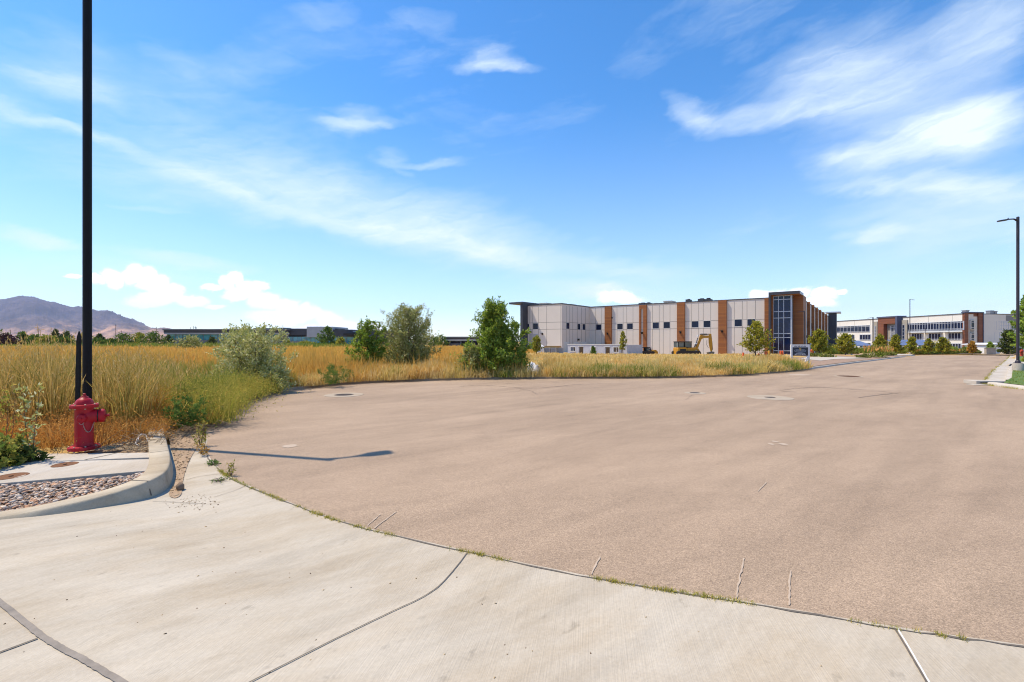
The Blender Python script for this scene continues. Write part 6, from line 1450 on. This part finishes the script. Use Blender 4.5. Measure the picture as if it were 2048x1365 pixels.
C += [(1918, 708.5, 10, .8, 'shrub', None, 'olive shrub at the foot of the corner tower, left side'), (1933, 708.5, 9, 1.0, 'green_grass', 'plume', 'orange-plumed grass left of the small orange tree'), (1950, 708.5, 8, .7, 'shrub', None, 'dark shrub right of the small orange tree'), (1963, 708.3, 11, .85, 'lf_yel', None, 'pale yellow shrub left of the low retaining wall'),
      (1996, 704.5, 7, 1.2, 'lf_orange', None, 'golden shrub left of the pale boulders'), (2008, 703.5, 8, 1.2, 'lf_orange', None, 'golden shrub above the left pale boulder'), (2019, 704, 7, 1.1, 'lf_orange', None, 'golden shrub between boulder and right lamp post'), (2029, 704, 8, 1.0, 'lf_orange', None, 'golden shrub behind the right lamp post'), (2052, 727, 8, .4, 'lf_yel', None, 'small yellow shrub in the lawn at the picture edge')]
for i, (px, pb, w, h, lf, pl, lab) in enumerate(C):
    yy = G(px, pb)[1]; clump('ornamental_grass' if pl else 'shrub', lab, 'ornamental grass' if pl else 'shrub', px, pb, w, h, lf, 200 + i, 520, max(.1, yy * .0042) * (2.2 if lf == 'green_grass' else 1), og, plume=pl, W=.16 if lf == 'green_grass' else .6)
for i, (px, pb, s, lab) in enumerate(((2004, 709.2, .42, 'larger pale boulder at the road end, left of the two'), (2013.5, 709.5, .36, 'smaller pale boulder at the road end, right of the two'), (1704, 712.8, .22, 'pale rock in the gravel strip near the olive clump'), (1728, 713, .25, 'pale rock in the gravel strip left of the big plumed grass'))):
    x, y = G(px, pb); o = stones('boulder', 1, [(x - .001, y - .001), (x + .001, y - .001), (x, y + .001)], lambda a, b: float(T(a, b)), s, s * 1.01, M['stone_white'], 1.3, 20 + i); tag(o, lab, 'boulder', 'pale landscaping boulders')

# planting strip, walk and drive left of the road; lawn at its right
bl = offset_line([p for p in far_line if p[0] > 15.2], .14)
o = tri_fill('planting_bed', bl + [(52, 60.5), (57, 62.5), (64, 62), (66, 66), (50, 66), (36, 54), (25, 40), (18.5, 31)], lambda x, y: float(T(x, y)) + .125, pmat('pink_gravel', (.46, .30, .20), (.34, .24, .18), 3, .95, fine=.5, bscale=14), 6); tag(o, 'pinkish gravel planting strip between road and buildings', kind='structure')
o = tri_fill('sidewalk', [G(*p) for p in [(1640, 725.6), (1668, 722.3), (1736, 720), (1660, 715.4), (1636, 716.6), (1610, 718.6), (1600, 721)]], lambda x, y: float(T(x, y)) + .145, M['walk'], 5); tag(o, 'pale concrete driveway mouth right of the white sign', kind='structure')
o = tri_fill('sidewalk', [G(*p) for p in [(1790, 715), (1800, 713.6), (1826, 712.3), (1812, 709.6), (1794, 711), (1784, 713)]], lambda x, y: float(T(x, y)) + .15, M['walk'], 5); tag(o, 'pale concrete walk beside the far lamp pedestal', kind='structure')
o = tri_fill('parking_lot', [(24, 47), (38, 63), (70, 94), (100, 120), (128, 130), (128, 104), (90, 94), (66, 76), (47, 62), (34, 49), (27, 41)], lambda x, y: float(T(x, y)) + .11, M['patch'], 10); tag(o, 'asphalt car park before the grey and white buildings', kind='structure')
o = tri_fill('cross_street', [(49, 58), (54, 59.6), (58.5, 60.3), (62, 56.5), (75, 66), (110, 78), (110, 90), (70, 78), (58, 68)], lambda x, y: float(T(x, y)) + .112, M['asphalt'], 6); tag(o, 'continuation of the road where it bends away right', kind='structure')
lawn_poly = offset_line([p for p in rl if p[1] <= 15.2], -.195) + [(17.35, 15.95)] + offset_line([p for p in rl if p[1] >= 16.8], -.67) + [(80, 60), (60, 30), (34, 6), (16.5, 1.5)]
o = tri_fill('lawn', lawn_poly, lambda x, y: float(T(x, y)) + .125, pmat('lawn_soil', (.10, .18, .03), (.16, .22, .05), .9, .95, fine=.4, bscale=30), 4); tag(o, 'mown green lawn right of the road', kind='structure')
o = tri_fill('sidewalk', [G(*p) for p in [(2013, 732.5), (2060, 733), (2060, 728.5), (2018, 728)]], lambda x, y: float(T(x, y)) + .14, M['walk'], 4); tag(o, 'pale concrete path that crosses the lawn behind the lamp pedestal', kind='structure')

# ------------------------------------------------------------------ grasses
def blades(name, P, h, w, lean, mat, seed, bend=.5, zf=None, az=None, tone=None):
    """one object of many grass blades; P is n x 2"""
    g = np.random.default_rng(seed); n = len(P); x, y = P[:, 0], P[:, 1]
    z = (T(x, y) + .08 if zf is None else zf(x, y)); h = np.broadcast_to(h, n) ; w = np.broadcast_to(w, n)
    a = g.uniform(0, 6.283, n) if az is None else az; l = np.abs(g.normal(0, 1, n)) * lean * h; b = g.uniform(0, 6.283, n)
    sx, sy = np.cos(b) * w * .5, np.sin(b) * w * .5; ca, sa = np.cos(a), np.sin(a)
    mz = z + h * .55; mxx = x + ca * l * (.55 - .3 * bend); my = y + sa * l * (.55 - .3 * bend); tz = z + np.maximum(h - .25 * l, h * .35); tx, ty = x + ca * l, y + sa * l
    V = np.stack([np.stack([x - sx, y - sy, z], -1), np.stack([x + sx, y + sy, z], -1), np.stack([mxx + sx * .8, my + sy * .8, mz], -1), np.stack([mxx - sx * .8, my - sy * .8, mz], -1), np.stack([tx, ty, tz], -1)], 1)
    base = np.arange(n) * 5; idx = np.stack([base, base + 1, base + 2, base + 3, base + 3, base + 2, base + 4], -1).ravel(); sizes = np.tile([4, 3], n)
    o = npmesh(name, V.reshape(-1, 3), sizes, idx, M[mat])
    at_n = o.data.attributes.new('tone', 'FLOAT', 'POINT'); at_n.data.foreach_set('value', np.repeat(g.uniform(0, 1, n) if tone is None else tone, 5).astype(np.float32))
    return o, np.stack([tx, ty, tz], -1)

WALKS = [s1, s2, bedg, dp]
def free(P, margin=0.0):
    x, y = P[:, 0], P[:, 1]; k = ~(inpoly(x, y, ASPH) | inpoly(x, y, APRON) | (inpoly(x, y, VERGE) & (y < 5.72)))
    for w in WALKS: k &= ~inpoly(x, y, w)
    if margin: k &= (distpoly(x, y, ASPH) > margin)
    return k
def sample(n, poly, seed, dens=None, margin=0.0):
    g = np.random.default_rng(seed); xs = [p[0] for p in poly]; ys = [p[1] for p in poly]; out = []; c = 0
    while c < n:
        P = np.stack([g.uniform(min(xs), max(xs), n), g.uniform(min(ys), max(ys), n)], -1); k = inpoly(P[:, 0], P[:, 1], poly); P = P[k]
        if dens is not None: P = P[g.uniform(0, 1, len(P)) < dens(P[:, 0], P[:, 1])]
        P = P[free(P, margin)]; out.append(P); c += len(P)
        if not len(P): break
    return np.concatenate(out)[:n]
def nz2(x, y, s, o=0.0):
    return np.array([mnoise.noise(Vector((a * s + o, b * s, o))) for a, b in zip(x, y)])
def tufts(P, n, spread, seed):
    g = np.random.default_rng(seed); i = np.repeat(np.arange(len(P)), n); return P[i] + g.normal(0, spread, (len(i), 2)), i
g = np.random.default_rng(77)
# orange dead cheatgrass round the hydrant
NEARP = [(-13, 5.2), (-8.2, 5.5), (-6.3, 5.78), (-5.5, 5.72), (-4.9, 6.2), (-4.6, 6.9), (-4.9, 7.6), (-5.6, 8.6), (-6.5, 10.2), (-7.2, 12), (-12, 13), (-18, 11)]
lowp = sample(760, [(-12, 5.6), (-8.2, 5.6), (-6.6, 5.84), (-5.6, 6.0), (-5.0, 6.3), (-4.75, 6.8), (-5.1, 7.6), (-6.2, 8.8), (-8, 10), (-14, 10)], 1)
P, i = tufts(lowp, 70, .075, 2); k_ = free(P); P, i = P[k_], i[k_]; kt = np.clip(.5 + 1.0 * nz2(lowp[:, 0], lowp[:, 1], 1.6, 3) + g.normal(0, .30, len(lowp)), 0, 1); KT = kt[i]; kh = np.clip(.9 + 1.3 * nz2(lowp[:, 0], lowp[:, 1], 1.1, 8) + g.normal(0, .35, len(lowp)), .3, 1.8); KH = kh[i]
out = P - lowp[i]; az_ = np.arctan2(out[:, 1], out[:, 0]) + g.normal(0, .7, len(P))
o, ctip = blades('cheatgrass', P, g.uniform(.12, .40, len(P)) * KH, g.uniform(.005, .011, len(P)), .9, 'straw_low', 3, .9, tone=KT, az=az_); tag(o, 'matted orange dead grass round the hydrant and the pole', kind='stuff')
# seed fluff of it
gg = np.random.default_rng(4); q = np.concatenate([ctip, ctip * np.array([1, 1, .8]) + gg.normal(0, .02, ctip.shape)]); q = q[gg.uniform(0, 1, len(q)) < .55]; d = gg.normal(0, 1, (len(q), 3)); d /= np.linalg.norm(d, axis=1)[:, None]
A_ = leaf_arrays(q + gg.normal(0, .012, q.shape), d, gg.uniform(.018, .05, len(q)), gg.uniform(.008, .018, len(q)), gg)
o = npmesh('cheatgrass_fluff', A_.reshape(-1, 3), np.full(len(A_), 4), np.arange(len(A_) * 4), M['straw_low']); tag(o, 'fluffy seed husks in the dead orange grass', kind='stuff')
# tall wheatgrass bunches behind it
BUN = [(8, 7.2, 1.25), (38, 7.5, 1.35), (62, 7.1, 1.2), (85, 7.6, 1.45), (108, 7.2, 1.3), (128, 7.9, 1.4), (60, 8.6, 1.4), (20, 8.3, 1.3), (100, 9.0, 1.3), (206, 7.3, 1.05), (232, 7.6, 1.25), (252, 7.2, 1.1), (274, 7.5, 1.2), (296, 7.9, 1.1), (222, 8.4, 1.25), (262, 8.8, 1.25), (318, 8.8, 1.0), (345, 9.4, .95), (300, 10.2, 1.0), (150, 8.6, 1.2), (380, 10.6, .9), (-20, 7.6, 1.3), (340, 11.5, .9), (240, 10.5, 1.1), (60, 10.6, 1.2), (10, 10.2, 1.1), (140, 10.8, 1.1)]
cent = np.concatenate([sample(16, [(-14, 8.6), (-9.8, 9.0), (-6.4, 9.9), (-7.3, 11.6), (-13, 12.5), (-19, 12)], 5), np.array([(at(px, Y), Y) for px, Y, _ in BUN])])
P, i = tufts(cent, 130, .075, 6); k = free(P, .05); P, i = P[k], i[k]; gg = np.random.default_rng(8)
hc_ = np.concatenate([gg.uniform(.6, 1.0, len(cent) - len(BUN)), np.array([b_[2] for b_ in BUN])]); hh = hc_[i] * gg.uniform(.35, 1.08, len(P)); out = P - cent[i]; az_ = np.arctan2(out[:, 1], out[:, 0]) + gg.normal(0, .4, len(P))
o, tips = blades('wheatgrass', P, hh * 1.1, gg.uniform(.007, .017, len(P)), .36, 'tall', 9, .9, az=az_, tone=gg.uniform(0, 1, len(cent))[i]); tag(o, 'tall bunches of green-gold wheatgrass by the black pole', kind='stuff')
k = gg.uniform(0, 1, len(tips)) < .55; q = tips[k]; d = gg.normal(0, .25, (len(q), 3)) + np.array([0, 0, 1]); d /= np.linalg.norm(d, axis=1)[:, None]
A_ = np.concatenate([leaf_arrays(q - d * .10 + gg.normal(0, .004, (len(q), 3)) + d * s, d, gg.uniform(.05, .09, len(q)), gg.uniform(.010, .018, len(q)), gg, 0) for s in (0, .05, .09)])
o = npmesh('seed_heads', A_.reshape(-1, 3), np.full(len(A_), 4), np.arange(len(A_) * 4), M['seed']); tag(o, 'slender straw seed heads on the tall wheatgrass', kind='stuff')
# meadow between: mixed green and gold, out to the tree line
def band(name, label, mat, n, Y0, Y1, t0, t1, h0, h1, w, lean, seed, margin=.05, dens=None, per=1, spread=.1, powr=1.0, gap=.0, rough=.35):
    g = np.random.default_rng(seed); out = []; ids = []; cen = []; c = 0; nt_ = 0
    while c < n:
        m_ = n // max(1, per) + 50; u = g.uniform(0, 1, m_); Y = 1 / ((1 / Y0) ** powr + u * ((1 / Y1) ** powr - (1 / Y0) ** powr)) ** (1 / powr); X = g.uniform(t0, t1, m_) * Y; C_0 = np.stack([X, Y], -1); C_0 = C_0[free(C_0, margin)]
        if dens is not None: C_0 = C_0[g.uniform(0, 1, len(C_0)) < dens(C_0[:, 0], C_0[:, 1])]
        if gap: C_0 = C_0[nz2(C_0[:, 0], C_0[:, 1], 3.2 / np.median(np.hypot(C_0[:, 0], C_0[:, 1])) * 2.2, 5) + g.uniform(-.25, .25, len(C_0)) > gap - .5]
        P, i = tufts(C_0, per, spread, seed + c + 1); k = free(P); P, i = P[k], i[k]
        out.append(P); ids.append(i + nt_); cen.append(C_0); nt_ += len(C_0); c += len(P)
    P = np.concatenate(out)[:n]; I = np.concatenate(ids)[:n]; C_0 = np.concatenate(cen); d = np.hypot(P[:, 0], P[:, 1]); s = 9.0 / np.median(d)
    big = nz2(C_0[:, 0], C_0[:, 1], s * .55, seed * .1); mid = nz2(C_0[:, 0], C_0[:, 1], s * 1.8, seed * .1 + 4)
    tone = np.clip(.5 + .85 * big + .8 * mid + g.normal(0, .24, len(C_0)), 0, 1)[I]; th = np.clip(1 + rough * (1.2 * mid + 1.3 * big) * 2 + g.normal(0, rough * .55, len(C_0)), .35, 1.9)[I]
    o, tp = blades(name, P, g.uniform(h0, h1, n) * th, np.maximum(w * 1.5, d * .0015) * g.uniform(.7, 1.3, n), lean, mat, seed + 5, .6, tone=tone); tag(o, label, kind='stuff'); return P, tp
band('meadow_grass', 'mixed straw and green meadow grass left of the bulb', 'straw', 54000, 9.4, 19, -1.75, -.35, .10, .34, .006, .6, 300, .10, None, 16, .10, 1.0, .32, .5)
band('meadow_weeds', 'green weedy patches in the left meadow', 'green_grass', 20000, 9.4, 24, -1.75, -.36, .2, .5, .007, .5, 305, .1, lambda x, y: 1.0 * (nz2(x, y, .22, 2) > .08), 22, .16, 1.0, .0, .5)
band('dry_field', 'golden dry grass of the wide left field', 'straw_far', 96000, 15, 75, -1.8, .02, .35, .65, .010, .35, 310, .2, lambda x, y: np.where(x / y > -.35, .8, 1.0), 10, .22, 1.0, .2, .4)
band('far_field', 'golden far part of the left field', 'straw_far', 38000, 60, 118, -1.8, .05, .4, .7, .02, .3, 320, .2, None, 8, .5)
band('green_strip', 'green weedy strip before the far tree line', 'green_grass', 32000, 108, 165, -1.8, -.30, .5, 1.1, .04, .3, 330, .2, None, 6, .8)
bag = at_(1063, 18.3)
def vd(x, y): return (distpoly(x, y, ASPH) < 3.0) * (x < 15.6) * ~((np.abs(x - .044 * y) < .5) & (y < 20.9))
band('verge_straw', 'tall blond wild grass along the far side of the bulb', 'straw_blond', 76000, 17.0, 27, -.36, .68, .24, .46, .008, .6, 340, .18, vd, 18, .11, 1.0, .25, .36)
band('back_straw', 'shorter blond grass behind the tall fringe', 'straw_blond', 44000, 19.5, 36, -.3, .64, .12, .28, .009, .6, 345, .3, lambda x, y: (x < 15.5 + (y - 24) * .55) * ~((np.abs(x - .044 * y) < .5) & (y < 20.9)) * 1.0, 14, .2, 1.0, .2, .4)
band('lot_straw', 'blond grass on the ground before the grey building', 'straw_blond', 36000, 32, 57, -.02, .60, .10, .24, .014, .5, 350, .3, None, 10, .25)
# green weeds on the kerb of the bulb
def edgeline(p0, p1, n, inset, seed):
    fl_ = np.array([p for p in far_line]); s0 = np.argmin(np.hypot(fl_[:, 0] - p0[0], fl_[:, 1] - p0[1])); s1_ = np.argmin(np.hypot(fl_[:, 0] - p1[0], fl_[:, 1] - p1[1])); g = np.random.default_rng(seed)
    q = g.uniform(s0, s1_, n); k = np.clip(q.astype(int), 0, len(fl_) - 2); f = (q - k)[:, None]; pt = fl_[k] * (1 - f) + fl_[k + 1] * f; d = fl_[k + 1] - fl_[k]; d /= np.linalg.norm(d, axis=1)[:, None]; nn = np.stack([-d[:, 1], d[:, 0]], -1)
    return pt + nn * g.uniform(inset[0], inset[1], n)[:, None]
def weeds(name, label, c, per, spread, h0, h1, mat, seed, w=.01, lean=.45, leafy=None):
    g = np.random.default_rng(seed); P, i = tufts(c, per, spread, seed + 1); hf_ = np.clip(g.normal(1, .3, len(c)), .35, 1.7)[i]; o, tp = blades(name, P, g.uniform(h0, h1, len(P)) * hf_, g.uniform(.8, 1.7, len(P)) * w * 1.35, lean, mat, seed + 2, .7, tone=np.clip(.5 + nz2(c[:, 0], c[:, 1], .8, 2) + g.normal(0, .2, len(c)), 0, 1)[i]); tag(o, label, kind='stuff')
    return tp
c = edgeline((-.3, 17.9), (15.3, 23.7), 420, (-.02, .8), 21); keep = nz2(c[:, 0], c[:, 1], .5, 3) > -.12
weeds('verge_weeds', 'patches of green weeds along the kerb of the wild grass', c[keep], 42, .15, .10, .50, 'green_grass', 400, .010, .6)
c = edgeline((-6.4, 14.4), (15.3, 23.7), 520, (-.05, .4), 23); weeds('kerb_straw', 'blond straw that leans over the far kerb', c, 36, .13, .10, .42, 'straw_blond', 405, .009, .8)
c = edgeline((-6.6, 11.0), (-.6, 17.9), 60, (.15, .9), 25); weeds('verge_weeds', 'tufts of green and straw hanging over the kerb left of the big green tree', c, 70, .14, .12, .5, 'weed_yellow', 410, .009)
# yellow-green weeds that spill over the asphalt right of the hydrant
c = sample(150, [(-5.7, 7.8), (-5.35, 8.1), (-6.0, 9.7), (-6.6, 11.3), (-7.2, 11.8), (-7.4, 10), (-6.6, 8.6), (-6.2, 7.8)], 31)
c2 = edgeline((-5.3, 7.9), (-6.85, 12.6), 90, (-.18, .35), 32)
tp = weeds('edge_weeds', 'yellow-green weeds that spill over the asphalt right of the hydrant', np.concatenate([c, c2]), 46, .16, .14, .58, 'weed_yellow', 420, .006, .75)
gg = np.random.default_rng(33); q = np.concatenate([tp, tp * np.array([1, 1, .75]), tp * np.array([1, 1, .5])]); d = gg.normal(0, 1, (len(q), 3)); d /= np.linalg.norm(d, axis=1)[:, None]
A_ = leaf_arrays(q + gg.normal(0, .045, q.shape), d, gg.uniform(.025, .06, len(q)), gg.uniform(.010, .022, len(q)), gg); A_[..., 2] = np.maximum(A_[..., 2], .02)
o = npmesh('edge_weed_leaves', A_.reshape(-1, 3), np.full(len(A_), 4), np.arange(len(A_) * 4), M['weed_yellow']); tag(o, 'small leaves of the weeds beside the asphalt edge', kind='stuff')
M['weed_mix'] = leafmat('mixed_weed_leaves', [(.12, .20, .04), (.26, .28, .06), (.38, .34, .08), (.16, .22, .045)], .35)
# single weeds near the camera
def weedplant(label, x, y, H, r, leaf, seed, n=900, L=.05, W=.5, stems=6, z=None, prof=BUSH, up=.5, name='weed', sr=.004):
    return add_plant(name, label, 'weed', x, y, H, r, prof, 34, 3, n, L, L * W, seed, leaf, 'single weeds', 'bark', .1 if z is None else z, stems=stems, stem_spread=r * .7, trunk_r=sr, up=up, trunk_t=.03, crown='foliage', trunk='stems', upleaf=.3)
y = 7.5; weedplant('dense dark green leafy weed right of the hydrant', at(366, y), y, .46, .42, 'weed_green', 501, 1900, .05, .4)
y = 8.6; weedplant('grey-green bushy weed behind the dark leafy weed', at(392, y), y, .66, .55, 'weed_mix', 502, 2200, .045, .3)
weedplant('broad-leaved dark green weed at the left picture edge by the walk', at(0, 5.15), 5.15, .32, .36, 'weed_mix', 503, 700, .075, .6, z=.06, sr=.006); weedplant('low spreading weed just right of the broad-leaved one at the walk edge', at(40, 5.3), 5.3, .17, .22, 'lf_dark', 504, 320, .07, .7, z=.07)
y = 5.35; weedplant('tall thin pale-leaved weed left of the hydrant', at(62, y), y, .95, .16, 'lf_silver', 505, 190, .055, .5, 2, .07, [(0, .6), (.3, .7), (.6, 1), (.85, .8), (1, .3)], name='weed', sr=.006)
y = 5.6; weedplant('scraggly grey weed at the far left picture edge', at(14, y), y, .9, .2, 'weed_yellow', 506, 150, .05, .4, 3, .07)
y = 14.8; weedplant('feathery blue-green weed at the kerb right of the silver bush', at(668, y), y, .62, .55, 'weed_green', 507, 2200, .06, .25)
y = 17.2; weedplant('small green weed hanging over the kerb right of the feathery one', at(693, 15.9), 15.9, .4, .3, 'weed_green', 508, 700, .06, .3)
x, y = G(400, 893); weedplant('spindly yellow weed growing in the gutter end at the asphalt', x, y, .34, .13, 'weed_yellow', 509, 260, .035, .4, 4, .01)
x, y = G(406, 912); weedplant('lower dry weed just before the spindly one', x, y, .14, .10, 'lf_orange', 510, 160, .03, .4, 4, .01)
x, y = G(462, 952); weedplant('little upright weed in the joint between concrete and asphalt', x, y, .16, .06, 'weed_yellow', 511, 90, .03, .4, 3, .0); x, y = G(425, 930); weedplant('small creeping weed at the curved concrete edge', x, y, .04, .11, 'weed_green', 512, 90, .03, .5, 5, .0); x, y = G(440, 962); weedplant('flat creeping weed on the gutter concrete', x, y, .03, .13, 'weed_green', 513, 60, .02, .5, 5, .0)
# mossy weeds in the long joint
nlp = np.array([p[:2] for p in near_line if p[0] > -3.7 and p[0] < 3.2]); g = np.random.default_rng(41)
q = g.uniform(0, len(nlp) - 1.01, 900); k = q.astype(int); P = nlp[k] + (nlp[k + 1] - nlp[k]) * (q - k)[:, None]; dn = nz2(P[:, 0], P[:, 1], 2.3, 7); P = P[g.uniform(-.25, .75, len(P)) < dn + .35 * (P[:, 0] < -1.2)]
P, i = tufts(P, 14, .012, 42); o, _ = blades('joint_weeds', P, g.uniform(.006, .03, len(P)), g.uniform(.002, .004, len(P)), .8, 'weed_yellow', 43, .8, zf=lambda x, y: 0 * x); tag(o, 'tiny weeds in the joint between asphalt and concrete', kind='stuff')
v, f = ribbon([tuple(p[:2]) for p in near_line], .013, lambda x, y: 0, .004, .6); tag(MB().add(v, f).build('joint_dirt', M['joint']), 'dark dirt line between asphalt and concrete', kind='structure')
# road-side fringe at the lawn and lawn blades near the frame
lp = sample(26000, [p for p in lawn_poly if p[1] < 30] , 51); lp = lp[lp[:, 1] > 10]; g = np.random.default_rng(52)
o, _ = blades('lawn_grass', lp, g.uniform(.03, .075, len(lp)), g.uniform(.008, .018, len(lp)), .5, 'lawn', 53, zf=lambda x, y: T(x, y) + .12); tag(o, 'short blades of the mown lawn', kind='stuff')
rl2 = np.array([p for p in rl if p[1] > 13.2]); q = g.uniform(0, len(rl2) - 1.01, 200); k = q.astype(int); P = rl2[k] + (rl2[k + 1] - rl2[k]) * (q - k)[:, None]; P, i = tufts(P, 10, .04, 55)
o, _ = blades('gutter_weeds', P, g.uniform(.02, .09, len(P)), .008, .6, 'weed_yellow', 56, zf=lambda x, y: T(x, y)); tag(o, 'thin line of weeds along the lawn gutter', kind='stuff')
# dead stems on the earth behind the hydrant
mb = MB(); rg = random.Random(12)
for k in range(46):
    x = rg.uniform(-5.3, -4.5); y = rg.uniform(5.85, 7.0) if x > -4.9 else rg.uniform(5.75, 6.4); a = rg.uniform(-.6, .8); L = rg.uniform(.15, .55); h = rg.uniform(.02, .2)
    mb.tube([(x, y, .14), (x + math.cos(a) * L * .5, y + math.sin(a) * L * .5, .15 + h), (x + math.cos(a) * L, y + math.sin(a) * L, .15 + h * .7)], [.003, .0025, .0015], 4)
tag(mb.build('dead_stems', M['litter']), 'dry fallen stems behind the hydrant', kind='stuff')

# ------------------------------------------------------------------ air
if HAZE:
    m, t = nt_new('haze'); out = nd(t, 'ShaderNodeOutputMaterial'); v = nd(t, 'ShaderNodeVolumePrincipled', Density=HAZE); v.inputs['Color'].default_value = (.50, .64, 1.0, 1); v.inputs['Anisotropy'].default_value = 0.0; lk(t, v, 0, out, 'Volume')
    xs = np.concatenate([gx.ravel()]); zmin = float(min(gz.min(), mZ.min())) - 1; zmax = float(mZ.max()) + 40
    mb = MB(); mb.box(float(gx.min()) - 20, float(gx.max()) + 20, float(gy.min()) - 20, float(gy.max()) + 20, zmin, zmax); o = mb.build('haze', m); tag(o, 'thin blue air between the road and the mountain', kind='stuff')
